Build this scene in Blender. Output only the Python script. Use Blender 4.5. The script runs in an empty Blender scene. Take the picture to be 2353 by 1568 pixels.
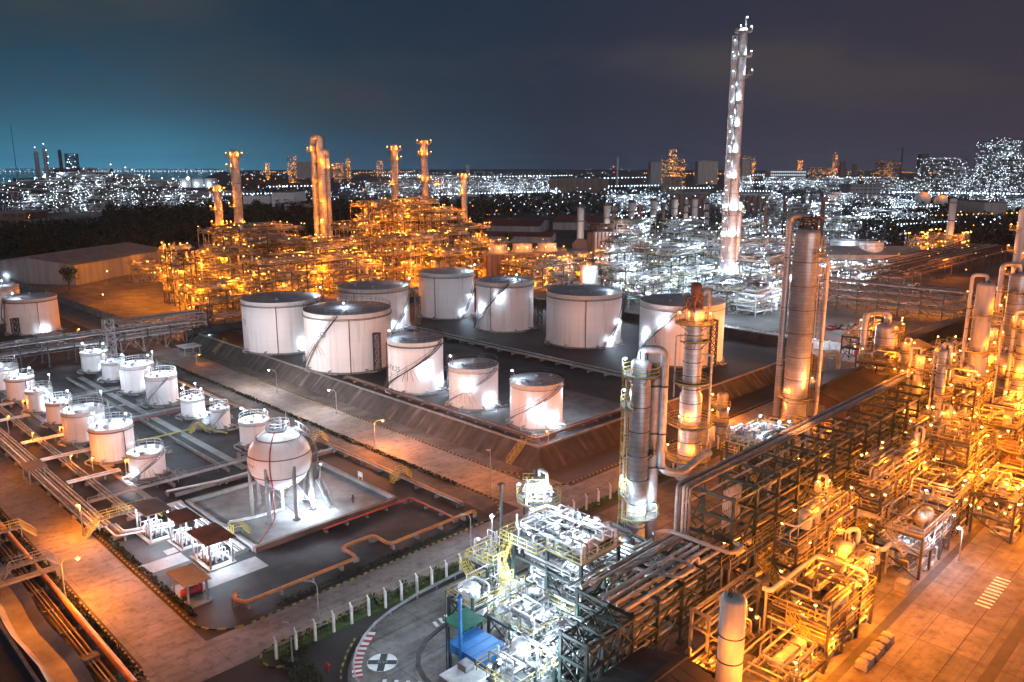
import bpy, math, random
from math import sin, cos, pi, sqrt, radians, atan2, hypot
from mathutils import Vector
D = bpy.data; SC = bpy.context.scene; COL = SC.collection
F_PX, CX, CY, HC, TH = 1830.0, 1176.5, 784.0, 50.0, radians(12.4)
Q = pi / 4                                   # the plant's grid is turned 45 degrees

def at(px, py, z=0.0):                       # a survey point of the photograph on the level z
    u = (px - CX) / F_PX; v = -(py - CY) / F_PX
    dy = cos(TH) + v * sin(TH); dz = -sin(TH) + v * cos(TH)
    t = (z - HC) / dz
    return Vector((u * t, dy * t, z))
def proj(X, Y, Z):
    dz = Z - HC; dep = Y * cos(TH) - dz * sin(TH); up = Y * sin(TH) + dz * cos(TH)
    return CX + F_PX * X / dep, CY - F_PX * up / dep
def lift(p, py):                             # height above p that reaches the row py
    lo, hi = -60.0, 400.0
    for _ in range(50):
        m = (lo + hi) / 2
        if proj(p[0], p[1], m)[1] > py: lo = m
        else: hi = m
    return lo
def W(a, b, z=0.0):                          # plant grid -> world
    return Vector(((a - b) * sqrt(.5), (a + b) * sqrt(.5), z))
def AB(p): return (p[0] + p[1]) * sqrt(.5), (p[1] - p[0]) * sqrt(.5)

# ------------------------------------------------------------------ mesh builder
class MB:
    def __init__(s): s.v = []; s.f = []; s.sm = []; s.mi = []; s.cur = 0
    def add(s, vs, fs, smooth=False):
        o = len(s.v); s.v.extend(vs)
        for f in fs: s.f.append(tuple(i + o for i in f)); s.sm.append(smooth); s.mi.append(s.cur)
    def box(s, x0, y0, z0, x1, y1, z1):
        s.add([(x0,y0,z0),(x1,y0,z0),(x1,y1,z0),(x0,y1,z0),(x0,y0,z1),(x1,y0,z1),(x1,y1,z1),(x0,y1,z1)],
              [(0,3,2,1),(4,5,6,7),(0,1,5,4),(1,2,6,5),(2,3,7,6),(3,0,4,7)])
    def obox(s, x, y, z0, sx, sy, sz, a=0.0):
        c, n = cos(a), sin(a); vs = []
        for z in (z0, z0 + sz):
            for dx, dy in ((-sx/2,-sy/2),(sx/2,-sy/2),(sx/2,sy/2),(-sx/2,sy/2)):
                vs.append((x + dx*c - dy*n, y + dx*n + dy*c, z))
        s.add(vs, [(0,3,2,1),(4,5,6,7),(0,1,5,4),(1,2,6,5),(2,3,7,6),(3,0,4,7)])
    @staticmethod
    def frame(p, q):
        d = Vector(q) - Vector(p); L = d.length or 1e-6; d /= L
        up = Vector((0,0,1)) if abs(d.z) < .95 else Vector((1,0,0))
        sx = d.cross(up).normalized(); sy = sx.cross(d)
        return sx, sy
    def beam(s, p, q, w, h=None):
        h = h or w; sx, sy = s.frame(p, q); vs = []
        for e in (p, q):
            e = Vector(e)
            for a, b in ((-1,-1),(1,-1),(1,1),(-1,1)): vs.append(tuple(e + sx*(a*w/2) + sy*(b*h/2)))
        s.add(vs, [(0,3,2,1),(4,5,6,7),(0,1,5,4),(1,2,6,5),(2,3,7,6),(3,0,4,7)])
    def cyl(s, p, q, r, r2=None, n=8, cap=True):
        r2 = r if r2 is None else r2; sx, sy = s.frame(p, q); vs = []
        for e, rr in ((p, r), (q, r2)):
            e = Vector(e)
            for i in range(n):
                t = 2*pi*i/n; vs.append(tuple(e + sx*(cos(t)*rr) + sy*(sin(t)*rr)))
        s.add(vs, [(i, (i+1)%n, n+(i+1)%n, n+i) for i in range(n)], True)
        if cap: 
            o = len(s.v) - 2*n
            s.v.extend(vs); 
            k = len(s.v) - 2*n
            s.f.append(tuple(k+i for i in range(n-1,-1,-1))); s.f.append(tuple(k+n+i for i in range(n)))
            s.sm += [False]*2; s.mi += [s.cur]*2
    def lathe(s, x, y, prof, n=32, smooth=True, a0=0.0, a1=2*pi):
        full = abs(a1 - a0 - 2*pi) < 1e-6; m = n if full else n + 1; vs = []; fs = []
        for r, z in prof:
            for i in range(m):
                t = a0 + (a1 - a0)*i/n; vs.append((x + r*cos(t), y + r*sin(t), z))
        for j in range(len(prof)-1):
            for i in range(n):
                k = (i+1) % m; fs.append((j*m+i, j*m+k, (j+1)*m+k, (j+1)*m+i))
        s.add(vs, fs, smooth)
    def tor(s, x, y, z, R, r, n=32, m=5, a0=0.0, a1=2*pi):
        pts = [(x + R*cos(a0+(a1-a0)*i/n), y + R*sin(a0+(a1-a0)*i/n), z) for i in range(n+1)]
        s.sweep(pts, r, m)
    def sweep(s, pts, r, n=6, cap=True):
        P = [Vector(p) for p in pts]; m = len(P); vs = []; prev = None
        for i in range(m):
            d = (P[min(i+1,m-1)] - P[max(i-1,0)])
            if d.length < 1e-9: d = Vector((0,0,1))
            d.normalize()
            if prev is None:
                up = Vector((0,0,1)) if abs(d.z) < .95 else Vector((1,0,0)); sx = d.cross(up).normalized()
            else:
                sx = prev - d*prev.dot(d)
                if sx.length < 1e-6: sx = d.orthogonal()
                sx.normalize()
            prev = sx; sy = sx.cross(d)
            for k in range(n):
                t = 2*pi*(k+.5)/n; vs.append(tuple(P[i] + sx*(cos(t)*r) + sy*(sin(t)*r)))
        fs = [(i*n+k, i*n+(k+1)%n, (i+1)*n+(k+1)%n, (i+1)*n+k) for i in range(m-1) for k in range(n)]
        if cap: fs += [tuple(range(n)), tuple((m-1)*n+k for k in range(n-1,-1,-1))]
        s.add(vs, fs, n > 4)
    def pipe(s, pts, r, n=7, bend=None, seg=4):
        bend = bend or 2.2*r; P = [Vector(p) for p in pts]; out = [P[0]]
        for i in range(1, len(P)-1):
            u = P[i-1]-P[i]; w = P[i+1]-P[i]; b = min(bend, u.length*.45, w.length*.45)
            A = P[i] + u.normalized()*b; B = P[i] + w.normalized()*b
            for k in range(seg+1):
                t = k/seg; out.append(A*(1-t)**2 + P[i]*(2*t*(1-t)) + B*t*t)
        out.append(P[-1]); s.sweep(out, r, n)
    def dome(s, x, y, z, r, h, n=20, k=5, flip=1):
        s.lathe(x, y, [(max(r*cos(pi/2*i/k), .001), z + flip*h*sin(pi/2*i/k)) for i in range(k+1)], n)
    def vvess(s, x, y, z, r, h, n=16):
        d = r*.5; s.lathe(x, y, [(.001,z)]+[(r*sin(pi/2*i/3), z+d*(1-cos(pi/2*i/3))) for i in range(1,4)]
                          + [(r*cos(pi/2*i/4)+1e-4, z+h-d+d*sin(pi/2*i/4)) for i in range(5)], n)
    def hvess(s, p, q, r, n=14):
        d = (Vector(q)-Vector(p)).normalized(); sx, sy = s.frame(p, q); p = Vector(p); q = Vector(q); vs = []; rings = []
        for i in range(4): rings.append((p - d*(r*.5*cos(pi/2*i/3)), max(r*sin(pi/2*i/3), .002)))
        for i in range(4): rings.append((q + d*(r*.5*sin(pi/2*i/3)), max(r*cos(pi/2*i/3), .002)))
        for c, rr in rings:
            for i in range(n): t = 2*pi*i/n; vs.append(tuple(c + sx*(cos(t)*rr) + sy*(sin(t)*rr)))
        s.add(vs, [(j*n+i, j*n+(i+1)%n, (j+1)*n+(i+1)%n, (j+1)*n+i) for j in range(len(rings)-1) for i in range(n)], True)
    def rail(s, pts, h=1.1, w=.05, step=1.6, closed=False, toe=False):
        P = [Vector(p) for p in pts]
        if closed: P.append(P[0])
        for p, q in zip(P, P[1:]):
            L = (q-p).length
            if L < .05: continue
            for zz in (h, h*.55): s.beam(p+Vector((0,0,zz)), q+Vector((0,0,zz)), w)
            if toe: s.beam(p+Vector((0,0,.08)), q+Vector((0,0,.08)), .03, .16)
            k = max(1, round(L/step))
            for i in range(k+1):
                e = p.lerp(q, i/k); s.beam(e, e+Vector((0,0,h)), w)
    def ringrail(s, x, y, z, R, a0, a1, h=1.1, w=.05, toe=False):
        n = max(4, int(abs(a1-a0)*R/1.3))
        pts = [(x+R*cos(a0+(a1-a0)*i/n), y+R*sin(a0+(a1-a0)*i/n), z) for i in range(n+1)]
        s.rail(pts, h, w, 9, toe=toe)
    def stairs(s, p, q, w=.9, rail=True):        # straight flight from p up to q
        p = Vector(p); q = Vector(q); d = q-p; hd = Vector((d.x,d.y,0)).normalized(); sd = Vector((-hd.y,hd.x,0))*(w/2)
        n = max(3, int(abs(d.z)/.24))
        for k in (-1,1):
            s.beam(p+sd*k, q+sd*k, .06, .24)
            if rail:
                u = Vector((0,0,1))
                s.beam(p+sd*k+u, q+sd*k+u, .05); s.beam(p+sd*k+u*.5, q+sd*k+u*.5, .05)
                for i in range(0, 5): e = p.lerp(q, i/4)+sd*k; s.beam(e, e+u, .05)
        for i in range(n):
            e = p.lerp(q, (i+.5)/n); s.beam(e-sd, e+sd, .24, .03)
    def ladder(s, x, y, z0, z1, a, cage=True):   # vertical ladder standing off in direction a
        t = Vector((-sin(a), cos(a), 0))*.24; c = Vector((x, y, 0))
        for k in (-1,1): s.beam(c+t*k+Vector((0,0,z0)), c+t*k+Vector((0,0,z1)), .06)
        n = int((z1-z0)/.5)
        for i in range(n): z = z0+.25+i*.5; s.beam(c-t+Vector((0,0,z)), c+t+Vector((0,0,z)), .035)
        if cage:
            o = c + Vector((cos(a), sin(a), 0))*.38
            for i in range(int((z1-z0-2.2)/1.2)+1):
                s.tor(o.x, o.y, z0+2.2+i*1.2, .38, .025, 8, 4, a-2.2, a+2.2)
            for da in (-1.2, 0, 1.2): s.beam((o.x+.38*cos(a+da), o.y+.38*sin(a+da), z0+2.2), (o.x+.38*cos(a+da), o.y+.38*sin(a+da), z1), .03)
    def lattice(s, x, y, z0, z1, w, bar=.14, step=None):   # square lattice mast
        step = step or w*1.1; h = w/2; C = [(x-h,y-h),(x+h,y-h),(x+h,y+h),(x-h,y+h)]
        for cx, cy in C: s.beam((cx,cy,z0),(cx,cy,z1), bar)
        n = max(1, round((z1-z0)/step)); dz = (z1-z0)/n
        for i in range(n):
            for k in range(4):
                p, q = C[k], C[(k+1)%4]; za, zb = z0+i*dz, z0+(i+1)*dz
                s.beam((*p,za),(*q,zb), bar*.7); s.beam((*q,za),(*p,zb), bar*.7); s.beam((*p,zb),(*q,zb), bar*.7)
    def bulb(s, x, y, z, r):
        a = [(x+r,y,z),(x-r,y,z),(x,y+r,z),(x,y-r,z),(x,y,z+r),(x,y,z-r)]
        s.add(a, [(0,2,4),(2,1,4),(1,3,4),(3,0,4),(2,0,5),(1,2,5),(3,1,5),(0,3,5)])
    def build(s, name, mat, parent=None, loc=None, rot=0.0):
        me = D.meshes.new(name); me.from_pydata(s.v, [], s.f)
        for m in (mat if isinstance(mat, (list, tuple)) else [mat]): me.materials.append(m)
        if s.f:
            me.polygons.foreach_set('use_smooth', s.sm); me.polygons.foreach_set('material_index', s.mi)
        me.update(); return link(name, me, parent, loc, rot)
def link(name, data, parent=None, loc=None, rot=0.0):
    o = D.objects.new(name, data); COL.objects.link(o)
    if parent: o.parent = parent
    if loc is not None: o.location = loc
    if rot: o.rotation_euler = (0, 0, rot)
    return o
LABELS = {}
def tag(o, label, cat, group=None):
    o['label'] = label; o['category'] = cat
    if not o.get('kind'): o['kind'] = 'thing'
    if group: o['group'] = group
    if label in LABELS: print('DUPLICATE LABEL', label)
    LABELS[label] = 1
    n = len(label.split())
    if not 4 <= n <= 16: print('LABEL LENGTH', n, label)
    return o
def thing(name, label, cat, loc=(0,0,0), rot=Q, group=None):
    o = D.objects.new(name, None); COL.objects.link(o); o.location = loc; o.rotation_euler = (0,0,rot)
    o.empty_display_size = .3
    return tag(o, label, cat, group)
def single(mb, name, mat, label, cat, loc=(0,0,0), rot=Q, group=None):
    return tag(mb.build(name, mat, None, loc, rot), label, cat, group)
def struct(mb, name, mat, loc=(0,0,0), rot=Q):
    o = mb.build(name, mat, None, loc, rot); o['kind'] = 'structure'; return o
def stuff(o): o['kind'] = 'stuff'; return o
def dup(o, parent=None, loc=None, rot=None):
    c = o.copy(); COL.objects.link(c); c.parent = parent
    if loc is not None: c.location = loc
    if rot is not None: c.rotation_euler = (0,0,rot)
    return c

# ------------------------------------------------------------------ materials
def nodes_of(name):
    m = D.materials.new(name); m.use_nodes = True; nt = m.node_tree
    return m, nt, nt.nodes['Principled BSDF']
def mat(name, col, rough=.6, metal=0.0, var=.25, scale=.6, bump=0.0, streak=False, spec=.4, dark=None, thr=(.38,.68), fine=0.0):
    m, nt, b = nodes_of(name); N = nt.nodes.new; L = nt.links.new
    b.inputs['Roughness'].default_value = rough; b.inputs['Metallic'].default_value = metal
    b.inputs['Specular IOR Level'].default_value = spec
    g = N('ShaderNodeNewGeometry'); mp = N('ShaderNodeMapping')
    L(g.outputs['Position'], mp.inputs['Vector'])
    mp.inputs['Scale'].default_value = (scale, scale, scale*(.08 if streak else 1))
    nz = N('ShaderNodeTexNoise'); nz.inputs['Scale'].default_value = 1; nz.inputs['Detail'].default_value = 6; nz.inputs['Roughness'].default_value = .62
    L(mp.outputs['Vector'], nz.inputs['Vector'])
    cr = N('ShaderNodeValToRGB'); cr.color_ramp.elements[0].position = thr[0]; cr.color_ramp.elements[1].position = thr[1]
    d = dark or [c*(1-var) for c in col]; cr.color_ramp.elements[0].color = (*d, 1)
    cr.color_ramp.elements[1].color = (*[min(1, c*(1+var*.35)) for c in col], 1)
    L(nz.outputs['Fac'], cr.inputs['Fac']); last = cr.outputs['Color']
    if fine:
        n2 = N('ShaderNodeTexNoise'); n2.inputs['Scale'].default_value = 4.5; n2.inputs['Detail'].default_value = 3
        L(g.outputs['Position'], n2.inputs['Vector'])
        mx = N('ShaderNodeMix'); mx.data_type = 'RGBA'; mx.blend_type = 'MULTIPLY'; mx.inputs[0].default_value = fine
        L(last, mx.inputs[6]); L(n2.outputs['Fac'], mx.inputs[7]); last = mx.outputs[2]
    L(last, b.inputs['Base Color'])
    if bump:
        bp = N('ShaderNodeBump'); bp.inputs['Strength'].default_value = bump; bp.inputs['Distance'].default_value = .05
        n3 = N('ShaderNodeTexNoise'); n3.inputs['Scale'].default_value = 3; L(g.outputs['Position'], n3.inputs['Vector'])
        L(n3.outputs['Fac'], bp.inputs['Height']); L(bp.outputs['Normal'], b.inputs['Normal'])
    return m
def slab_mat(name, c1, c2, joint, sx=.16, sy=.25, rough=.75, stain=.35):   # jointed concrete on the plant grid
    m, nt, b = nodes_of(name); N = nt.nodes.new; L = nt.links.new
    g = N('ShaderNodeNewGeometry'); mp = N('ShaderNodeMapping'); mp.inputs['Rotation'].default_value = (0,0,-Q)
    L(g.outputs['Position'], mp.inputs['Vector'])
    br = N('ShaderNodeTexBrick'); br.offset = 0.0; br.inputs['Scale'].default_value = 1
    br.inputs['Brick Width'].default_value = 1/sx; br.inputs['Row Height'].default_value = 1/sy
    br.inputs['Mortar Size'].default_value = .05; br.inputs['Mortar Smooth'].default_value = .4
    br.inputs['Color1'].default_value = (*c1,1); br.inputs['Color2'].default_value = (*c2,1); br.inputs['Mortar'].default_value = (*joint,1)
    L(mp.outputs['Vector'], br.inputs['Vector'])
    nz = N('ShaderNodeTexNoise'); nz.inputs['Scale'].default_value = .22; nz.inputs['Detail'].default_value = 7; nz.inputs['Roughness'].default_value = .6
    L(g.outputs['Position'], nz.inputs['Vector'])
    cr = N('ShaderNodeValToRGB'); cr.color_ramp.elements[0].position = .35; cr.color_ramp.elements[1].position = .7
    cr.color_ramp.elements[0].color = (1-stain,)*3+(1,); cr.color_ramp.elements[1].color = (1.1,1.1,1.1,1)
    L(nz.outputs['Fac'], cr.inputs['Fac'])
    mx = N('ShaderNodeMix'); mx.data_type = 'RGBA'; mx.blend_type = 'MULTIPLY'; mx.inputs[0].default_value = 1
    L(br.outputs['Color'], mx.inputs[6]); L(cr.outputs['Color'], mx.inputs[7])
    n2 = N('ShaderNodeTexNoise'); n2.inputs['Scale'].default_value = .9; n2.inputs['Detail'].default_value = 8; n2.inputs['Roughness'].default_value = .7; L(g.outputs['Position'], n2.inputs['Vector'])
    c2r = N('ShaderNodeValToRGB'); e = c2r.color_ramp.elements; e[0].position = .36; e[0].color = (.5,.48,.46,1); e[1].position = .5; e[1].color = (1,1,1,1); L(n2.outputs['Fac'], c2r.inputs[0])
    m3 = N('ShaderNodeMapping'); m3.inputs['Scale'].default_value = (.035,1.3,1); L(mp.outputs['Vector'], m3.inputs['Vector'])          # tyre tracks along the road
    n3 = N('ShaderNodeTexNoise'); n3.inputs['Scale'].default_value = 1; n3.inputs['Detail'].default_value = 4; L(m3.outputs[0], n3.inputs['Vector'])
    c3r = N('ShaderNodeValToRGB'); e = c3r.color_ramp.elements; e[0].position = .36; e[0].color = (.72,.71,.70,1); e[1].position = .52; e[1].color = (1,1,1,1); L(n3.outputs['Fac'], c3r.inputs[0])
    mm = N('ShaderNodeMix'); mm.data_type = 'RGBA'; mm.blend_type = 'MULTIPLY'; mm.inputs[0].default_value = .8; L(mx.outputs[2], mm.inputs[6]); L(c2r.outputs[0], mm.inputs[7])
    mn = N('ShaderNodeMix'); mn.data_type = 'RGBA'; mn.blend_type = 'MULTIPLY'; mn.inputs[0].default_value = .7; L(mm.outputs[2], mn.inputs[6]); L(c3r.outputs[0], mn.inputs[7]); L(mn.outputs[2], b.inputs['Base Color'])
    b.inputs['Roughness'].default_value = rough
    return m
def glow(name, col, k):
    m = D.materials.new(name); m.use_nodes = True; nt = m.node_tree; nt.nodes.clear()
    e = nt.nodes.new('ShaderNodeEmission'); o = nt.nodes.new('ShaderNodeOutputMaterial')
    e.inputs['Color'].default_value = (*col,1); e.inputs['Strength'].default_value = k
    nt.links.new(e.outputs[0], o.inputs['Surface']); m.cycles.emission_sampling = 'NONE'
    return m
M = dict(
 ground = mat('ground_soil', (.085,.08,.08), .9, 0, .8, .012, fine=.3),
 asphalt= mat('yard_asphalt', (.072,.068,.07), .75, 0, .72, .09, spec=.3, fine=.5, bump=.2),
 farm   = mat('farm_floor', (.062,.058,.062), .7, 0, .65, .06, spec=.3, fine=.5, bump=.2),
 gravel = mat('grey_gravel', (.17,.165,.165), .9, 0, .45, .3, fine=.6, bump=.4),
 bank   = mat('bund_bank', (.085,.08,.077), .9, 0, .55, .35, fine=.7, bump=.5),
 road   = slab_mat('concrete_road', (.24,.228,.22), (.222,.212,.205), (.165,.158,.15), .16, .14),
 pave   = slab_mat('plant_pavement', (.25,.24,.225), (.16,.152,.145), (.07,.065,.06), .14, .17, stain=.55),
 slab   = mat('concrete_slab', (.38,.375,.365), .8, 0, .35, .25, fine=.4, bump=.15),
 kerb   = mat('kerb_concrete', (.27,.26,.25), .85, 0, .3, .8, fine=.4),
 black  = mat('black_paint', (.02,.02,.02), .6, 0, .3),
 yellow = mat('yellow_paint', (.48,.39,.11), .55, 0, .25, 1.5),
 kerby  = mat('kerb_yellow', (.34,.25,.06), .7, 0, .5, 1.2),
 white  = mat('white_paint', (.72,.72,.71), .5, 0, .3, .8),
 red    = mat('red_paint', (.36,.035,.03), .5, 0, .3, 1.2),
 rust   = mat('rusty_red', (.15,.075,.055), .7, 0, .4, 1.2),
 tank   = mat('tank_white', (.70,.69,.69), .42, 0, .16, .45, streak=True, thr=(.3,.75)),
 roofp  = mat('tank_roof', (.42,.42,.44), .5, 0, .3, .25),
 steelg = mat('green_steel', (.034,.052,.042), .55, 0, .4, .6),
 steel  = mat('galvanised_steel', (.34,.35,.36), .5, .25, .35, .7),
 dsteel = mat('dark_steel', (.055,.055,.06), .6, .1, .4, .8),
 clad   = mat('aluminium_cladding', (.56,.56,.56), .42, .35, .3, .9, fine=.25),
 cladd  = mat('dull_cladding', (.36,.35,.34), .5, .25, .35, .8, fine=.3),
 pipe   = mat('pipe_cladding', (.42,.42,.42), .42, .3,
 .35, .8),
 dpipe  = mat('dark_pipe_cladding', (.17,.16,.15), .5, .2, .35, .8),  # pipe cladding in a darker tone
 pale   = mat('pale_vessel_paint', (.55,.54,.52), .5, 0, .25, .6, streak=True),
 deck   = mat('grating_deck', (.2,.21,.215), .7, .2, .4, 1.4),
 rooff  = mat('dark_roofing', (.05,.05,.055), .7, 0, .4, .3),
 roofr  = mat('red_roofing', (.17,.05,.045), .7, 0, .35, .2),
 roofg  = mat('grey_roofing', (.22,.225,.23), .65, 0, .3, .2),
 wall   = mat('beige_wall', (.42,.385,.34), .8, 0, .25, .3, streak=True),
 wallg  = mat('grey_wall', (.3,.3,.31), .8, 0, .3, .3, streak=True),
 brown  = mat('brown_wall', (.19,.12,.095), .8, 0, .35, .3, streak=True),
 blue   = mat('blue_sheet', (.03,.2,.52), .45, 0, .25, .8),
 greens = mat('green_sheet', (.02,.17,.10), .5, 0, .3, .8),
 leaf   = mat('foliage', (.05,.095,.03), .8, 0, .6, .9, fine=.5),
 leafd  = mat('dark_foliage', (.035,.05,.028), .85, 0, .6, .12, fine=.5),
 bark   = mat('bark', (.09,.065,.045), .9, 0, .4, 2),
 grass  = mat('grass_blades', (.06,.12,.025), .85, 0, .6, .5, fine=.6),
 water  = mat('canal_lining', (.30,.31,.33), .5, 0, .45, .2),
 ink    = mat('black_lettering', (.03,.03,.035), .6, 0, .1),
 orange = mat('orange_pipe_paint', (.45,.17,.05), .5, 0, .35, 1.0),
 cool   = glow('cool_lamp', (.76,.88,1.0), 22), warm = glow('warm_lamp', (1.0,.48,.10), 16), wire = mat('fence_wire', (.3,.28,.16), .6, .2),
 apron = mat('unit_paving', (.11,.105,.10), .85, 0, .5, .12, fine=.4),
 coolf  = glow('cool_far_lamp', (.66,.83,1.0), 4), cooln = glow('dim_far_lamp', (.45,.62,.85), .9), warmf = glow('warm_far_lamp', (1.0,.36,.06), 4),
 coolb = glow('cool_mid_lamp', (.74,.87,1.0), 8), warmb = glow('warm_mid_lamp', (1.0,.42,.07), 8),
 redf   = glow('red_beacon', (1.0,.03,.05), 9), win = glow('lit_window', (.75,.9,1.0), 1.6),
)
def tank_mat():
    m, nt, b = nodes_of('tank_plate_paint'); N = nt.nodes.new; L = nt.links.new
    tc = N('ShaderNodeTexCoord'); sp = N('ShaderNodeSeparateXYZ'); L(tc.outputs['Object'], sp.inputs[0])
    at2 = N('ShaderNodeMath'); at2.operation = 'ARCTAN2'; L(sp.outputs['Y'], at2.inputs[0]); L(sp.outputs['X'], at2.inputs[1])
    mu = N('ShaderNodeMath'); mu.operation = 'MULTIPLY'; mu.inputs[1].default_value = 9; L(at2.outputs[0], mu.inputs[0])
    cb = N('ShaderNodeCombineXYZ'); L(mu.outputs[0], cb.inputs[0]); L(sp.outputs['Z'], cb.inputs[1])
    br = N('ShaderNodeTexBrick'); br.inputs['Scale'].default_value = 1; br.inputs['Brick Width'].default_value = 5.6; br.inputs['Row Height'].default_value = 1.9; br.inputs['Mortar Size'].default_value = .035; br.inputs['Mortar Smooth'].default_value = .3
    br.inputs['Color1'].default_value = (.72,.71,.71,1); br.inputs['Color2'].default_value = (.685,.68,.68,1); br.inputs['Mortar'].default_value = (.635,.62,.615,1); L(cb.outputs[0], br.inputs['Vector'])
    mp = N('ShaderNodeMapping'); mp.inputs['Scale'].default_value = (1.5,1.5,.07); L(tc.outputs['Object'], mp.inputs[0]); nz = N('ShaderNodeTexNoise'); nz.inputs['Scale'].default_value = 1; nz.inputs['Detail'].default_value = 6; L(mp.outputs[0], nz.inputs['Vector'])
    cr = N('ShaderNodeValToRGB'); e = cr.color_ramp.elements; e[0].position = .27; e[0].color = (.80,.765,.74,1); e[1].position = .47; e[1].color = (1,1,1,1); L(nz.outputs['Fac'], cr.inputs[0])
    mx = N('ShaderNodeMix'); mx.data_type = 'RGBA'; mx.blend_type = 'MULTIPLY'; mx.inputs[0].default_value = 1; L(br.outputs['Color'], mx.inputs[6]); L(cr.outputs[0], mx.inputs[7]); L(mx.outputs[2], b.inputs['Base Color']); b.inputs['Roughness'].default_value = .4
    return m
M['tank'] = tank_mat()
def hoop_mat(name, col, row, metal, rough):
    m, nt, b = nodes_of(name); N = nt.nodes.new; L = nt.links.new
    tc = N('ShaderNodeTexCoord'); sp = N('ShaderNodeSeparateXYZ'); L(tc.outputs['Object'], sp.inputs[0])
    a = N('ShaderNodeMath'); a.operation = 'ARCTAN2'; L(sp.outputs['Y'], a.inputs[0]); L(sp.outputs['X'], a.inputs[1])
    cb = N('ShaderNodeCombineXYZ'); L(a.outputs[0], cb.inputs[0]); L(sp.outputs['Z'], cb.inputs[1])
    br = N('ShaderNodeTexBrick'); br.inputs['Scale'].default_value = 1; br.offset = .37; br.inputs['Brick Width'].default_value = 3.1; br.inputs['Row Height'].default_value = row; br.inputs['Mortar Size'].default_value = .035; br.inputs['Mortar Smooth'].default_value = .2
    br.inputs['Color1'].default_value = (*col,1); br.inputs['Color2'].default_value = (*[c*.86 for c in col],1); br.inputs['Mortar'].default_value = (*[c*.62 for c in col],1); L(cb.outputs[0], br.inputs['Vector'])
    g = N('ShaderNodeNewGeometry'); nz = N('ShaderNodeTexNoise'); nz.inputs['Scale'].default_value = .7; nz.inputs['Detail'].default_value = 5; L(g.outputs['Position'], nz.inputs['Vector'])
    cr = N('ShaderNodeValToRGB'); e = cr.color_ramp.elements; e[0].position = .3; e[0].color = (.72,.70,.68,1); e[1].position = .6; e[1].color = (1,1,1,1); L(nz.outputs['Fac'], cr.inputs[0])
    mx = N('ShaderNodeMix'); mx.data_type = 'RGBA'; mx.blend_type = 'MULTIPLY'; mx.inputs[0].default_value = 1; L(br.outputs['Color'], mx.inputs[6]); L(cr.outputs[0], mx.inputs[7]); L(mx.outputs[2], b.inputs['Base Color'])
    b.inputs['Metallic'].default_value = metal; b.inputs['Roughness'].default_value = rough; return m
M['colclad'] = hoop_mat('column_cladding', (.6,.6,.6), .62, .6, .36)
COOL = (.66,.83,1.0); WARM = (1.0,.235,.012); AMB = (1.0,.25,.008)
NL = [0]
def spot(loc, target, col, w, ang, r=.5):  # aimed spot added to tint a surface, no fixture built
    l = D.lights.new('added_spot', 'SPOT'); l.energy = w; l.color = col; l.shadow_soft_size = r; l.spot_size = radians(ang); l.spot_blend = .5
    o = link('added_spot', l, None, loc); o.rotation_euler = (Vector(target)-Vector(loc)).to_track_quat('-Z','Y').to_euler(); return o
def plight(loc, col, w, r=.25, parent=None):  # serves real lamps and added fill lights alike
    l = D.lights.new('lamp_and_fill_light', 'POINT'); l.energy = w; l.color = col; l.shadow_soft_size = r
    o = link('lamp_and_fill_light', l, parent, loc); NL[0] += 1
    return o
def lamp_mesh(name, glowm, h=1.5):
    b = MB(); b.beam((0,0,0),(0,0,h), .07); b.beam((0,0,h),(.25,0,h), .05); b.cur = 1; b.bulb(.3,0,h, .16); b.cur = 0
    b.box(.12,-.12,h+.1,.5,.12,h+.18)
    me = D.meshes.new(name); me.from_pydata(b.v, [], b.f); me.materials.append(M['steel']); me.materials.append(glowm)
    me.polygons.foreach_set('material_index', b.mi); me.update(); return me
LAMP = {'c': lamp_mesh('cool_deck_lamp', M['cool']), 'w': lamp_mesh('warm_deck_lamp', M['warm'])}
LAMP['a'] = LAMP['w']; LAMP['cf'] = lamp_mesh('cool_far_deck_lamp', M['coolb']); LAMP['wf'] = LAMP['af'] = lamp_mesh('warm_far_deck_lamp', M['warmb'])
def lamp(parent, x, y, z, kind='w', s=1.0, W_=0, rot=0.0, name='lamp'):
    o = link(name, LAMP[kind+'f' if s >= 1.5 else kind], parent, (x,y,z), rot); o.scale = (s,s,s)
    if W_: plight((x+.35*cos(rot), y+.35*sin(rot), z+1.5*s-.1), COOL if kind == 'c' else WARM, W_, .3, parent)
    return o
def wrap_text(txt, size, R, phi, z, parent, mat_, sphere=0.0, name='lettering'):
    cu = D.curves.new('t', 'FONT'); cu.body = txt; cu.size = size; cu.align_x = 'CENTER'; cu.resolution_u = 3
    to = D.objects.new('t', cu); COL.objects.link(to)
    me = D.meshes.new_from_object(to.evaluated_get(bpy.context.evaluated_depsgraph_get()))
    D.objects.remove(to)
    for v in me.vertices:
        zz = z + v.co.y; rr = R + .03
        if sphere: rr = sqrt(max(.01, (R+.03)**2 - (zz-sphere)**2))
        a = phi + v.co.x/R; v.co = (rr*cos(a), rr*sin(a), zz)
    me.name = name; me.materials.clear(); me.materials.append(mat_)
    return link(name, me, parent)
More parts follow.
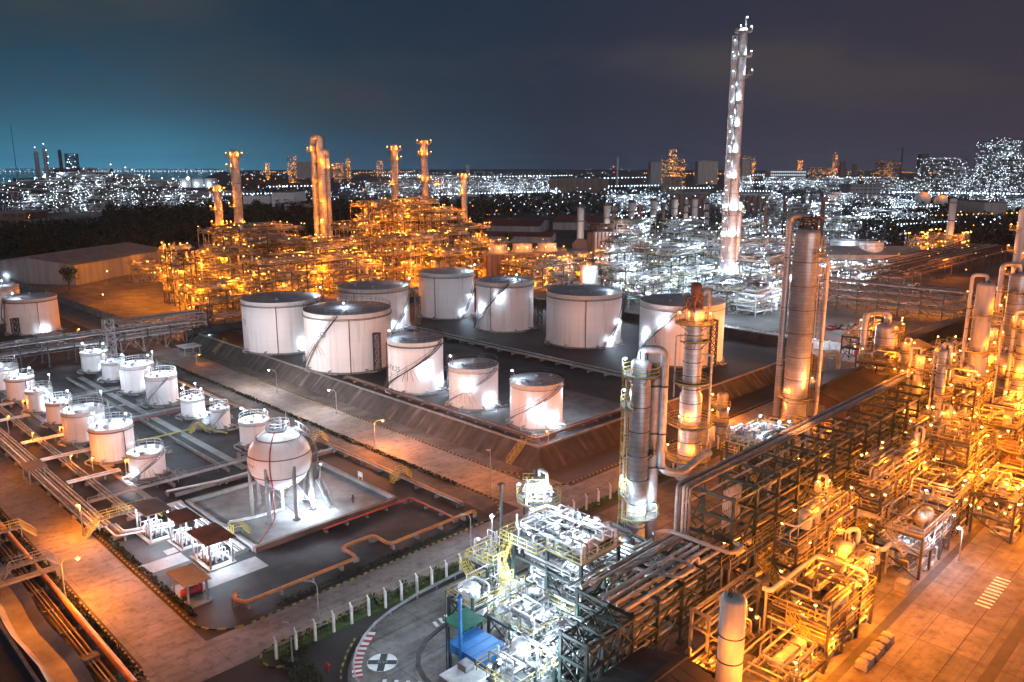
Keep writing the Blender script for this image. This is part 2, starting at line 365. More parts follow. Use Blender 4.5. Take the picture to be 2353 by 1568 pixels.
# ------------------------------------------------------------------ camera, world, sun
cam = D.cameras.new('camera'); co = link('camera', cam); co.location = (0,0,HC); co.rotation_euler = (pi/2 - TH, 0, 0)
cam.sensor_width = 36; cam.lens = 36*F_PX/2353; cam.clip_start = .5; cam.clip_end = 30000
SC.camera = co
SC.render.resolution_x = 1024; SC.render.resolution_y = 682
SC.view_settings.view_transform = 'Standard'; SC.view_settings.look = 'None'; SC.view_settings.exposure = .55; SC.view_settings.gamma = 1
SC.render.filter_size = 1.7
cy = SC.cycles; cy.use_denoising = True; cy.denoiser = 'OPENIMAGEDENOISE'; cy.use_light_tree = True; cy.max_bounces = 4
cy.diffuse_bounces = 2; cy.glossy_bounces = 2; cy.transmission_bounces = 2; cy.use_adaptive_sampling = True; cy.adaptive_threshold = .05; cy.light_sampling_threshold = .025; cy.sample_clamp_indirect = 3; cy.caustics_reflective = False; cy.caustics_refractive = False
world = D.worlds.new('World'); SC.world = world; world.use_nodes = True
def build_world():
    nt = world.node_tree; nt.nodes.clear(); N = nt.nodes.new; L = nt.links.new
    tc = N('ShaderNodeTexCoord'); sp = N('ShaderNodeSeparateXYZ'); L(tc.outputs['Generated'], sp.inputs[0])
    def ramp(sock, pts):
        r = N('ShaderNodeValToRGB'); e = r.color_ramp.elements
        while len(e) < len(pts): e.new(.5)
        for k, (p, c) in zip(e, pts): k.position = p; k.color = (*c,1)
        L(sock, r.inputs[0]); return r.outputs[0]
    def math_(op, a, b=None, c=None):
        m = N('ShaderNodeMath'); m.operation = op
        for i, q in enumerate((a,b,c)):
            if q is None: continue
            if hasattr(q, 'links'): L(q, m.inputs[i])
            else: m.inputs[i].default_value = q
        return m.outputs[0]
    def mix(f, a, b, mode='MIX'):
        m = N('ShaderNodeMix'); m.data_type = 'RGBA'; m.blend_type = mode
        if hasattr(f,'links'): L(f, m.inputs[0])
        else: m.inputs[0].default_value = f
        for s_, q in ((6,a),(7,b)):
            if hasattr(q,'links'): L(q, m.inputs[s_])
            else: m.inputs[s_].default_value = (*q,1)
        return m.outputs[2]
    x01 = math_('MULTIPLY_ADD', sp.outputs['X'], .9, .5)              # west .. east
    base = ramp(x01, [(.0,(.018,.056,.108)),(.3,(.018,.048,.096)),(.5,(.022,.045,.092)),(.72,(.046,.050,.092)),(1,(.066,.057,.088))])
    el = sp.outputs['Z']
    low = math_('POWER', math_('SUBTRACT', 1.0, math_('MAXIMUM', el, 0.0)), 17.0)
    glowc = ramp(x01, [(.0,(.08,.40,.62)),(.14,(.09,.45,.68)),(.32,(.035,.14,.23)),(.55,(.012,.022,.035)),(1,(.022,.022,.035))])
    c = mix(low, base, mix(1.0, base, glowc, 'ADD'))
    # lit undersides of thin clouds, seen as soft brownish patches high up
    mp = N('ShaderNodeMapping'); mp.inputs['Scale'].default_value = (1.3,1.3,5.0); mp.inputs['Location'].default_value = (.3,.2,.4); L(tc.outputs['Generated'], mp.inputs[0])
    nz = N('ShaderNodeTexNoise'); nz.inputs['Scale'].default_value = 2.1; nz.inputs['Detail'].default_value = 5; nz.inputs['Roughness'].default_value = .5; L(mp.outputs[0], nz.inputs['Vector'])
    cl = ramp(nz.outputs['Fac'], [(.47,(0,0,0)),(.68,(1,1,1))])
    hi = ramp(el, [(.02,(0,0,0)),(.11,(1,1,1))])
    cf = mix(1.0, cl, hi, 'MULTIPLY')
    c = mix(cf, c, ramp(x01, [(.1,(.075,.098,.115)),(.5,(.068,.080,.108)),(.85,(.118,.092,.10))]))
    sky = N('ShaderNodeTexSky'); sky.sky_type = 'NISHITA'; sky.sun_disc = False; sky.sun_elevation = radians(2); sky.sun_rotation = radians(150)
    b1 = N('ShaderNodeBackground'); b1.inputs['Strength'].default_value = .37; L(c, b1.inputs['Color'])
    b2 = N('ShaderNodeBackground'); b2.inputs['Strength'].default_value = .002; L(sky.outputs[0], b2.inputs['Color'])
    ad = N('ShaderNodeAddShader'); L(b1.outputs[0], ad.inputs[0]); L(b2.outputs[0], ad.inputs[1])
    o = N('ShaderNodeOutputWorld'); L(ad.outputs[0], o.inputs['Surface'])
build_world()
fill_sun = D.lights.new('added_fill_sun', 'SUN'); fill_sun.energy = .54; fill_sun.angle = radians(50); fill_sun.color = (.96,.93,1.0)  # wide soft sun added as ambient fill, no moon in view
mo = link('added_fill_sun', fill_sun); mo.rotation_euler = (radians(76), 0, radians(16))

# ------------------------------------------------------------------ the ground and the roads
def sheet(name, rects, m, z):
    b = MB()
    for a0, b0, a1, b1 in rects: b.add([(a0,b0,z),(a1,b0,z),(a1,b1,z),(a0,b1,z)], [(0,1,2,3)])
    return struct(b, name, m)
def poly(name, pts, m, z, kind='structure'):
    b = MB(); b.add([(x,y,z) for x, y in pts], [tuple(range(len(pts)))]); return struct(b, name, m)
sheet('ground', [(-3000,-3000,9000,9000)], M['ground'], 0)
sheet('left_road', [(24.4,77.6,31.0,420)], M['road'], .03)
sheet('middle_road', [(79.2,77.6,87.2,420)], M['road'], .03)
poly('cross_road', [(14,71.2),(330,71.2),(330,77.6),(14,77.6)], M['road'], .034)
sheet('road_apron', [(87.2,77.6,91,84)], M['road'], .03)
sheet('tank_yard', [(31.8,118.6,74.5,228)], M['asphalt'], .024)
sheet('sphere_yard', [(31.8,78.6,74.5,118.4)], M['asphalt'], .022)
sheet('road_verge', [(74.7,81,78.8,228),(87.6,88,91.0,222)], M['gravel'], .026)
sheet('grass_strip', [(33,69.1,81,71.1),(83,69.1,330,71.0)], M['grass'], .02)
# plant pavement: the concrete round the white unit and the orange yard
poly('plant_pavement', [(37.6,20),(37.6,60.5),(39,62.6),(41.0,64.6),(43,66),(46,67.4),(50,68.2),(330,68.4),(330,20)], M['pave'], .036)
sheet('east_pavement', [(20,-60,400,19.9)], M['pave'], .036)
b = MB()
for a0,b0,a1,b1 in ((52,26.6,330,27.6),(52,15.6,99,16.8),(118,22,330,22.3)): b.add([(a0,b0,.045),(a1,b0,.045),(a1,b1,.045),(a0,b1,.045)],[(0,1,2,3)])
struct(b, 'drain_channel', M['dsteel'])
# embanked floor of the big tanks
def embankment():
    z = 3.0; C = [(94.5,87.8),(197,87.8),(197,221),(94.5,221)]; T = [(91.0,84.4),(200,84.4),(200,224.5),(91.0,224.5)]
    b = MB(); b.add([(x,y,z) for x,y in C], [(0,1,2,3)])
    for i in range(4):
        j = (i+1)%4; b.cur = 1 if i in (1,3) else 2
        p, q, r, t = T[i], T[j], C[j], C[i]; n = 40
        vs = []; 
        for k in range(n+1):
            f = k/n; w = .25*sin(k*1.7)+.15*sin(k*4.1)
            vs += [(p[0]+(q[0]-p[0])*f, p[1]+(q[1]-p[1])*f, 0.0), (t[0]+(r[0]-t[0])*f + (w*.3), t[1]+(r[1]-t[1])*f + (w*.3), z+.002)]
        b.add(vs, [(2*k,2*k+2,2*k+3,2*k+1) for k in range(n)])
    # low rim walls
    b.cur = 3
    for x0,y0,x1,y1 in ((94.3,87.6,94.7,221),(94.7,87.6,197,88.0)): b.box(x0,y0,z-.1,x1,y1,z+.22)
    def bank(name, sc):
        m, nt, bs = nodes_of(name); N = nt.nodes.new; L = nt.links.new
        g = N('ShaderNodeNewGeometry'); r = N('ShaderNodeMapping'); r.inputs['Rotation'].default_value = (0,0,-Q); L(g.outputs['Position'], r.inputs[0])
        mp = N('ShaderNodeMapping'); mp.inputs['Scale'].default_value = sc; L(r.outputs[0], mp.inputs[0])
        nz = N('ShaderNodeTexNoise'); nz.inputs['Scale'].default_value = 1; nz.inputs['Detail'].default_value = 5; L(mp.outputs[0], nz.inputs['Vector'])
        n2 = N('ShaderNodeTexNoise'); n2.inputs['Scale'].default_value = .5; n2.inputs['Detail'].default_value = 6; L(g.outputs['Position'], n2.inputs['Vector'])
        cr = N('ShaderNodeValToRGB'); e = cr.color_ramp.elements; e[0].position = .42; e[0].color = (.045,.042,.04,1); e[1].position = .78; e[1].color = (.2,.19,.18,1)
        k = e.new(.58); k.color = (.065,.06,.057,1); L(nz.outputs['Fac'], cr.inputs[0])
        mx = N('ShaderNodeMix'); mx.data_type = 'RGBA'; mx.blend_type = 'OVERLAY'; mx.inputs[0].default_value = .6; L(cr.outputs[0], mx.inputs[6]); L(n2.outputs['Fac'], mx.inputs[7])
        L(mx.outputs[2], bs.inputs['Base Color']); bs.inputs['Roughness'].default_value = .9; return m
    o = b.build('tank_farm_bund', [M['farm'], bank('bank_stripes_road', (.10,.75,.1)), bank('bank_stripes_cross', (.75,.10,.1)), M['kerb']], None, (0,0,0), Q)
    o['kind'] = 'structure'
    b = MB()
    for (x0,y0,x1,y1) in ((197,90,203,226),(92,221,203,226)):
        if x1-x0 < 10: b.add([(x0,y0,3),(x0+2.5,y0,5),(x1-2,y0,5),(x1+1,y0,0),(x0,y1,3),(x0+2.5,y1,5),(x1-2,y1,5),(x1+1,y1,0)], [(0,1,5,4),(1,2,6,5),(2,3,7,6),(0,3,2,1),(4,5,6,7)])
        else: b.add([(x0,y0,3),(x0,y0+2,4.4),(x0,y1-2,4.4),(x0,y1+1,0),(x1,y0,3),(x1,y0+2,4.4),(x1,y1-2,4.4),(x1,y1+1,0)], [(1,0,4,5),(2,1,5,6),(3,2,6,7),(0,1,2,3),(7,6,5,4)])
    struct(b, 'far_bund_ridge', M['bank'])
    b = MB()
    for x0,y0,x1,y1 in ((103,210,127,219),(100,128,113,140),(97,111,108,124),(96,91,112,112),(96,90,125,111)):
        b.add([(x0,y0,3.012),(x1,y0,3.012),(x1,y1,3.012),(x0,y1,3.012)],[(0,1,2,3)]); 
        for v in range(len(b.v)-4, len(b.v)): b.v[v] = (b.v[v][0], b.v[v][1], 3.012+.004*(v//4))
    struct(b, 'tank_pads', M['gravel'])
embankment()
sheet('far_service_road', [(205,60,213,330)], M['road'], .05)
sheet('unit_apron', [(80,232,330,420)], M['pave'], .02)
sheet('refinery_apron', [(214,78,420,230)], M['apron'], .042)

# striped kerbs
def kerb(name, pts, dark_=M['black'], light=M['kerby'], step=1.0, w=.2, h=.16):
    b = MB(); k = 0
    for p, q in zip(pts, pts[1:]):
        p = Vector((*p,0)); q = Vector((*q,0)); L_ = (q-p).length; n = max(1, int(L_/step))
        for i in range(n):
            b.cur = k%2; k += 1
            b.beam(p.lerp(q, i/n)+Vector((0,0,h/2)), p.lerp(q, (i+1)/n)+Vector((0,0,h/2)), w, h)
    o = b.build(name, [dark_, light], None, (0,0,0), Q); o['kind'] = 'structure'
arc = lambda cx_, cy_, r, a0, a1, n=8: [(cx_+r*cos(radians(a0+(a1-a0)*i/n)), cy_+r*sin(radians(a0+(a1-a0)*i/n))) for i in range(n+1)]
kerb('sphere_yard_kerb', [(31.4,215),(31.4,82)] + arc(36.2,82.2,4.8,180,270) + [(72.5,77.9)] + arc(72.5,84.2,6.3,270,360) + [(78.8,215)], step=.5)
kerb('far_verge_kerb', [(87.4,215),(87.4,90)] + arc(93,84,5.6,140,262,6) + [(200,78.2)], step=.5)
kerb('left_road_kerb', [(24.0,200),(24.0,75)], step=.5)
kerb('plant_corner_kerb', [(37.0,40),(37.0,60.8)] + [(38.4,62.9),(40.5,65),(42.6,66.6)], step=.5)
kerb('verge_island_kerb', arc(35.6,69.6,2.2,270,90,8) + [(60,71.5),(80,71.5)], step=.5)

def hedge_mesh(b, pts, w, h, rng, dens=26):
    for p, q in zip(pts, pts[1:]):
        p = Vector((*p,0)); q = Vector((*q,0)); L_ = (q-p).length; d = (q-p)/L_; s = Vector((-d.y,d.x,0))
        for i in range(int(L_*dens)):
            c = p + d*rng.uniform(0,L_) + s*rng.uniform(-w/2,w/2); z = rng.uniform(.03,h)*(1 if rng.random()>.1 else 1.3)
            r = rng.uniform(.1,.2); n = Vector((rng.gauss(0,1),rng.gauss(0,1),rng.gauss(0,1))).normalized(); u = n.orthogonal().normalized()*r; v = n.cross(u)
            c.z = z; b.add([tuple(c-u-v*.6),tuple(c+u-v*.6),tuple(c+u*.6+v),tuple(c-u*.6+v)],[(0,1,2,3)])
rng = random.Random(5)
b = MB(); hedge_mesh(b, [(23.3,178),(23.3,75.6)], .9, .8, rng)
tag(stuff(b.build('hedge', M['leafd'], None, (0,0,0), Q)), 'low dark hedge along the outer kerb of the left road', 'hedge')
b = MB(); hedge_mesh(b, [(32.1,124),(32.1,83)], .6, .5, rng); hedge_mesh(b, [(40,78.7),(72,78.7)], .5, .45, rng, 14); hedge_mesh(b, [(78.1,200),(78.1,90)], .5, .6, rng, 16)
tag(stuff(b.build('kerb_planting', M['leafd'], None, (0,0,0), Q)), 'ragged ground planting behind the striped yard kerb', 'planting')
b = MB(); hedge_mesh(b, [(38,70.6),(80,70.6)], 1.0, .45, rng, 20); hedge_mesh(b, [(84,70.5),(120,70.5)], 1, .4, rng, 12); hedge_mesh(b, [(34.4,62),(36.6,70)], 3, .4, rng, 20)
tag(stuff(b.build('grass', M['grass'], None, (0,0,0), Q)), 'rough green grass along the foot of the fence', 'grass')
for i, (a_, b_, s_) in enumerate(((47.6,70.5,1.1),(49.9,70.6,.8),(52.2,70.5,1.0),(54.8,70.6,.75),(57.4,70.5,.85),(60.0,70.6,.6))):   # small palms by the fence
    t = thing('palm_shrub', ['largest palm shrub behind the fence, outside the curved guard rail','small palm shrub just right of the largest one behind the fence','dense middle palm shrub behind the concrete fence posts','low palm shrub right of the middle one at the fence',
              'palm shrub behind the fence below the cool lamp post','smallest palm shrub behind the fence, rightmost of six'][i], 'shrub', W(a_,b_), Q, 'palm shrubs behind the fence')
    b = MB(); b.cyl((0,0,0),(0,0,.5*s_),.08,.05,6); b.build('trunk', M['bark'], t)
    b = MB()
    for k in range(16):
        an = k*2.4; u = Vector((cos(an),sin(an),0)); v = Vector((-sin(an),cos(an),0))*.12*s_; pts = [Vector((0,0,.5*s_)), u*.5*s_+Vector((0,0,(.9+.3*(k%3))*s_)), u*1.15*s_+Vector((0,0,(.45+.3*(k%3))*s_))]
        for p, q in zip(pts, pts[1:]): b.add([tuple(p-v),tuple(q-v),tuple(q+v),tuple(p+v)],[(0,1,2,3)])
    b.build('crown', M['leaf'], t)

# ------------------------------------------------------------------ storage tanks
def spiral(b, R, z0, z1, f0, f1, w=.75):
    n = max(10, int(abs(z1-z0)/.25)); out = []; o2 = []; o3 = []
    for i in range(n+1):
        t = i/n; a = f0+(f1-f0)*t; z = z0+(z1-z0)*t; c, s_ = cos(a), sin(a)
        out.append((c*(R+w+.1), s_*(R+w+.1), z)); o2.append((c*(R+w+.1), s_*(R+w+.1), z+1.0)); o3.append((c*(R+.12), s_*(R+.12), z))
        if i < n:
            ta = Vector((-s_,c,0))*.14; p = Vector((c*(R+.1),s_*(R+.1),z)); q = Vector((c*(R+w+.1),s_*(R+w+.1),z))
            b.add([tuple(p-ta),tuple(q-ta),tuple(q+ta),tuple(p+ta)],[(0,1,2,3)])
        if i%5 == 0: b.beam(out[-1], o2[-1], .05)
    b.sweep(out, .1, 4); b.sweep(o2, .04, 4); b.sweep(o3, .08, 4); b.sweep([(x,y,z-.5) for x,y,z in o2], .03, 4)
def storage_tank(xl, xr, yb, yt, z0, label, group, spots=(), stair=None, riser=None, rim_lamps=(), lattice=None, text=(), rails=True, roofm='roofp', W_=1000, side=(), name='storage_tank', top_w=420, front=True, rail_m='dsteel', shell='tank'):
    F_ = at((xl+xr)/2, yb, z0); d = hypot(F_.x, F_.y); R = (xr-xl)/2/F_PX*hypot(d, HC)*1.0
    for _ in range(3): R = (xr-xl)/2/F_PX*(F_.y*(1+R/d)*cos(TH)+HC*sin(TH))
    C = F_*(1+R/d) if front else F_; C.z = z0; h = lift(C, yt) - z0
    fc = atan2(-C.y, -C.x); A = lambda deg: fc + radians(deg)
    t = thing(name, label, 'storage tank', C, 0, group)
    n = 72 if R > 4 else 48
    b = MB(); b.lathe(0,0,[(R,0),(R,h*.25),(R,h*.5),(R,h*.75),(R,h),(R+.09,h),(R+.09,h+.12),(R,h+.12)],n); b.build('shell', M[shell], t)
    b = MB(); b.lathe(0,0,[(R-.02,h+.1),(R*.66,h+.1+R*.05),(R*.33,h+.1+R*.085),(.01,h+.1+R*.1)],n)
    b.build('roof', M[roofm], t)
    for x, y, e, r_ in ((0,0,.6+R*.1,.25),(R*.55,R*.3,R*.05+.5,.3),(-R*.4,-R*.5,R*.05+.45,.22),(R*.1,-R*.72,R*.04+.4,.35)):
        b = MB(); b.cyl((x,y,h),(x,y,h+e),r_,n=10); b.cyl((x,y,h+e),(x,y,h+e+.08),r_*1.35,n=10); b.build('roof_vent', M['steel'], t)
    b = MB(); b.lathe(0,0,[(R+.5,0),(R+.5,.28),(R+.02,.34)],n); b.build('foundation_ring', M['kerb'], t)
    b = MB(); b.tor(0,0,h*.91 if R > 5 else h*.9,R+.08,.07,n,5); b.build('wind_girder', M['dsteel' if R > 5 else 'steel'], t)
    if rails:
        b = MB(); b.ringrail(0,0,h+.1,R-.05,0,2*pi,1.1,.055 if R > 5 else .05); b.build('roof_railing', M[rail_m], t)
    if stair:
        b = MB(); spiral(b, R, .2, h, A(stair[0]), A(stair[1]))
        am = A((stair[0]+stair[1])/2); zm = h*.5; dx = Vector((-sin(am),cos(am),0))
        for k in (-.8,-.3,.3,.8): p = Vector((cos(am),sin(am),0))*(R+.9)+dx*k; b.beam((p.x,p.y,zm), (cos(am)*R+dx.x*k*2.2, sin(am)*R+dx.y*k*2.2, zm-2.6), .06)
        b.build('spiral_stair', M['dsteel' if R > 5 else 'steel'], t)
    if riser is not None:
        a = A(riser); u = Vector((cos(a),sin(a),0)); b = MB()
        b.pipe([u*(R+.25)+Vector((0,0,h*.93)), u*(R+.25)+Vector((0,0,.6)), u*(R+3)+Vector((0,0,.6))], .1, 6)
        b.tor(0,0,h*.93,R+.22,.06,n,5); b.build('foam_riser', M['rust'], t)
    for k, dg in enumerate((-60,-25,20,55)):           # inlet pipes at the foot
        a = A(dg); u = Vector((cos(a),sin(a),0)); v = Vector((-sin(a),cos(a),0)); b = MB()
        b.pipe([u*(R-.1)+Vector((0,0,.8)), u*(R+1.6)+Vector((0,0,.8)), u*(R+1.6)+Vector((0,0,.35)), u*(R+1.6)+v*2.2+Vector((0,0,.35))], .14, 6)
        b.cyl(u*(R+.7)+Vector((0,0,.8)), u*(R+.9)+Vector((0,0,.8)), .26, n=8)
        b.build('inlet_pipe', M['steel'], t)
    for dg, fz in spots:                               # bulkhead lamps that wash the wall
        a = A(dg); u = Vector((cos(a),sin(a),0)); b = MB(); z = fz*h
        b.beam(u*(R+.9)+Vector((0,0,z)), u*(R+.9)+Vector((0,0,z-.9)), .07); b.obox(u.x*(R+1.0), u.y*(R+1.0), z, .3,.3,.12, a); b.build('wall_lamp', M['dsteel'], t)
        plight(u*(R+1.0)+Vector((0,0,z-.12)), COOL, W_, .2, t)
    for dg, rr in rim_lamps:
        a = A(dg); u = Vector((cos(a),sin(a),0)); o = lamp(t, u.x*(R-.15)*rr, u.y*(R-.15)*rr, h+.1, 'c', 1.3, 0, a, 'roof_lamp')
        plight(u*((R-.15)*rr-.5)+Vector((0,0,h+1.9)), COOL, top_w, .2, t)
    if lattice:
        dg, off, fz = lattice; a = A(dg); u = Vector((cos(a),sin(a),0))*(R+off); b = MB(); b.lattice(u.x,u.y,0,h*fz,1.5,.17)
        b.box(u.x-.9,u.y-.9,h*fz,u.x+.9,u.y+.9,h*fz+.12); b.build('lattice_stair_tower', M['dsteel'], t)
    for tx, dg, fz, sz in text: wrap_text(tx, sz, R, A(dg), fz*h, t, M['ink'])
    return t, R, h
G1 = 'large white storage tanks in the bunded tank farm'
storage_tank(567,740,815,683,3,'large white tank at the far left of the bunded farm, with dark red riser pipe',G1,[(30,.22)],(38,105),-8,[(95,1)],None,[('TS',-68,.55,1.7)], False)
storage_tank(708,902,860,708,3,'widest white tank, nearest the road bank, with a lattice tower against its front',G1,[(-45,.78)],(-72,-12),1,[(-10,.45)],(34,1.0,.66),[('YSO',-40,.62,2.0)])
storage_tank(780,942,765,655,3,'white tank half hidden behind the widest tank, dark lattice tower at its right',G1,[(58,.47),(36,.16)],(28,88),-30,[(80,1)],(78,2.6,.72),[],False)
storage_tank(965,1090,735,623,3,'white tank farthest back in the bunded farm, in front of the orange refinery',G1,[(60,.48),(36,.16)],(30,86),-24,[(60,1),(85,1)],None,[],False)
storage_tank(1095,1225,765,643,3,'white tank with two wall lamps and a stair climbing right, behind the dark floor',G1,[(-12,.76),(-54,.5)],(-76,8),-28,[(40,.6)],(72,2.3,.62),[],True)
storage_tank(1255,1425,802,668,3,'large white tank with a bright red riser pipe down its middle',G1,[(66,.45),(44,.17)],(30,95),3,[(70,.8)],None,[],False)
storage_tank(1467,1655,845,690,3,'large white tank behind the rusty column, its right side lit orange',G1,[(-24,.74),(-56,.5)],(-76,4),None,[],(42,1.0,.78),[],False)
storage_tank(895,1020,908,777,3,'medium white tank marked U-TK25 with a diagonal stair across its front',G1,[(20,.52),(62,.2)],(-88,64),-88,[(-75,.9)],(82,1.6,.66),[('U-TK25',-58,.44,1.55),('A',-62,.34,.9)],True)
storage_tank(1033,1145,945,837,3,'medium white tank between the one marked U-TK25 and the front corner tank',G1,[(-12,.6),(42,.26)],(-88,60),None,[(-75,.9)],None,[],True)
storage_tank(1172,1292,990,873,3,'medium white tank at the front corner of the bunded farm',G1,[(-2,.52),(42,.23)],(-88,62),None,[(-75,.9)],None,[],True)
G2 = 'small white tanks in the lamp lit yard beside the left road'
S = [
 (193,249,857,808,'small white tank at the back of the yard beside the pipe bridge',dict(side=1)),
 (240,289,877,830,'second small tank of the rear row, in shade in front of the backmost one',{}),
 (284,356,906,836,'broad small tank with a large lit spot, third of the rear row',{}),
 (342,410,934,861,'broad small tank with brown stained wall, fourth of the rear row',{}),
 (420,472,961,915,'little bright white tank standing alone right of the stained tank',{}),
 (487,530,990,937,'little white tank with shiny banded wall near the mid road',{}),
 (555,621,1030,965,'white tank partly hidden behind the spherical tank',{}),
 (-18,44,899,842,'brightly lit white tank cut by the left edge of the view',{}),
 (23,81,923,867,'shaded small tank just right of the left edge tank, foot lit orange',{}),
 (69,123,949,895,'slender bright white tank, third from the left in the front row',{}),
 (114,168,978,921,'shaded small tank with rusty wall, fourth in the front row',{}),
 (155,243,1019,940,'large bright tank of the front row, with a glaring lamp on its right',{}),
 (218,310,1065,976,'large shaded tank in front of the glaring one, pipes down its wall',{}),
 (303,381,1103,1036,'small white tank nearest the sphere slab, with a stair across its front',{}),
]
for i, (xl,xr,yb,yt,lb,kw) in enumerate(S):
    bright = i in (0,2,4,7,9,11)
    storage_tank(xl,xr,yb,yt,0,lb,G2, [(38,.3)] if bright else ([(-48,.35)] if i == 13 else []), {3:(-70,20),13:(-50,45),2:(10,80),0:(20,90),5:(-60,30),11:(40,110),12:(95,170)}.get(i),
        {12:30,10:35,8:20}.get(i), [(60,.75),(-120,.8)] if i%2 == 0 else [(-60,.7)], None, [], True, 'tank', 1500 if bright else 500, (), 'storage_tank', 560, True, 'white')
G3 = 'large white tanks beyond the pipe bridge at the left edge'
storage_tank(26,134,770,682,0,'large white tank beyond the pipe bridge with a dark lattice tower at its front',G3,[(20,.13)],(-95,-60),12,[(-40,.9)],(-35,.9,.5),[],False, W_=1300)
storage_tank(-15,50,745,656,0,'white tank at the left edge behind the one with the lattice tower',G3,[(30,.2)],None,None,[(0,.8)],None,[],False)

sheet('pale_path', [(203.6,92,205.8,222),(214.6,86,236,89)], M['slab'], .07)
for b_ in (95,125,155,190): plight(W(209,b_,8), COOL, 4500, .4)  # cool lights added to brighten the far service road

b = MB()
for x0,y0,x1,y1 in ((39.4,118.8,40.6,206),(45.6,120.2,73,120.9),(34.6,116.6,44,117.2),(56,150.4,56.5,200)): b.add([(x0,y0,.034),(x1,y0,.034),(x1,y1,.034),(x0,y1,.034)],[(0,1,2,3)])
struct(b, 'drain_trench', M['black'])
sheet('yard_paths', [(41.0,119,42.0,206),(57.2,121.5,58.6,206),(42,174,58,175.2),(36,100,44,101.6),(32,96.6,37.5,99.6),(33,88,44,91.6)], M['slab'], .04)
# ------------------------------------------------------------------ the spherical tank on its slab
def slab_and_sphere():
    b = MB(); b.box(44.8,92.8,0,67.3,113.6,.25); struct(b, 'sphere_slab', M['slab'])
    def wall_(label, x0,y0,x1,y1, m, h=.75):
        b = MB(); b.box(x0,y0,0,x1,y1,h); b.box(x0-.04,y0-.04,h,x1+.04,y1+.04,h+.08); single(b, 'low_wall', M[m], label, 'wall', group='low walls round the sphere slab')
    wall_('low reddish wall on the near edge of the sphere slab', 44.5,92.3,67.6,92.8,'brown')
    wall_('pale low wall on the far right edge of the sphere slab', 67.3,92.9,67.7,113.6,'slab')
    wall_('pale low wall behind the sphere tank', 44.8,113.6,67.7,114.0,'slab')
    wall_('pale low wall at the left edge of the sphere slab', 44.4,92.9,44.8,114.0,'slab')
    g = at(651,1176); R = 4.55; zc = lift(g, 1052)
    t = thing('spherical_tank', 'white spherical gas tank on legs in the lit slab', 'spherical tank', g, 0)
    fc = atan2(-g.y,-g.x); b = MB()
    b.lathe(0,0,[(max(R*sin(pi*i/36),.002), zc-R*cos(pi*i/36)) for i in range(37)],72); b.build('shell', M['tank'], t)
    for el in (48,14,-24,-52):
        b = MB(); b.tor(0,0,zc+R*sin(radians(el)),R*cos(radians(el))+.07,.065,64,5); b.build('spray_ring', M['rust'], t)
    a = fc+radians(-18); u = Vector((cos(a),sin(a),0)); b = MB()
    pts = [u*((R+.12)*cos(radians(e)))+Vector((0,0,zc+(R+.12)*sin(radians(e)))) for e in range(80,-30,-6)]
    pts += [u*(R*.86)+Vector((0,0,zc-2.6)), u*(R*.86)+Vector((0,0,.9)), u*(R*.86+1.2)+Vector((0,0,.45)), u*(R+4)+Vector((0,0,.45)), u*(R+6.6)+Vector((0,0,.45))]
    b.sweep(pts,.09,6); b.build('water_riser', M['red'], t)
    for k in range(7):
        a = fc+radians(-27+51.4*k); u = Vector((cos(a),sin(a),0))*(R*.955); b = MB()
        b.cyl((u.x,u.y,.3),(u.x,u.y,zc-1.0),.3,n=12); b.lathe(u.x,u.y,[(.3,zc-1.6),(.3,zc-.2),(.02,zc+.5)],12); b.cyl((u.x,u.y,.25),(u.x,u.y,.55),.6,n=8)
        b.build('leg', M['cladd'], t)
        a2 = fc+radians(-27+51.4*(k+1)); w = Vector((cos(a2),sin(a2),0))*(R*.955); b = MB()
        if k in (0,2,4): b.beam((u.x,u.y,.9),(w.x,w.y,zc-2.2),.09); 
        if k in (0,2,4,1): b.beam((w.x,w.y,.9),(u.x,u.y,zc-2.2),.09)
        if b.v: b.build('brace', M['steel'], t)
    # winding stair on the right flank
    b = MB(); prev = None; out = []; o2 = []
    for i in range(64):
        f = i/63; e = radians(-62+132*f); a = fc+radians(96-22*sin(f*pi)-8*f); rr = max((R+.25)*cos(e), (R+.25)*.62 if f < .3 else 0); z = zc+(R+.2)*sin(e)
        if f < .3: rr = R+.25-.9*(.3-f)
        c = Vector((cos(a),sin(a),0)); p = c*rr+Vector((0,0,z)); q = c*(rr+.8)+Vector((0,0,z)); d = Vector((-sin(a),cos(a),0))*.12
        b.add([tuple(p-d),tuple(q-d),tuple(q+d),tuple(p+d)],[(0,1,2,3)]); out.append(q); o2.append(q+Vector((0,0,1)))
        if i%4 == 0: b.beam(q, q+Vector((0,0,1)), .05)
    base = out[0]; b.stairs((base.x+2.2,base.y-1.6,.25),(base.x,base.y,base.z),.8)
    b.sweep(out,.09,4); b.sweep(o2,.045,4); b.build('spiral_stair', M['steel'], t)
    b = MB(); b.lathe(0,0,[(.4,zc+R+.12),(1.75,zc+R-.02),(1.75,zc+R-.1),(.4,zc+R)],20); b.build('top_platform', M['deck'], t)
    p = b = MB(); b.ringrail(0,0,zc+R-.05,1.75,0,2*pi,1.1,.06); b.build('top_railing', M['white'], t)
    for k,(x,y,hh) in enumerate(((.2,.3,1.6),(-.5,.1,1.2),(.6,-.4,1.4),(-.2,-.7,1.0),(-1.0,.5,.9))):
        b = MB(); b.cyl((x,y,zc+R),(x,y,zc+R+hh),.16,n=8); b.cyl((x,y,zc+R+hh*.5),(x,y,zc+R+hh*.5+.12),.3,n=8); b.build('relief_valve', M['steel'], t)
    b = MB(); b.cyl((1.2,.2,zc+R),(1.2,.2,zc+R+2.4),.05,n=6); b.build('mast', M['steel'], t)
    b = MB(); b.cyl((0,0,.3),(0,0,zc-R+.2),.22,n=8); b.build('drain_pipe', M['white'], t)
    b = MB()
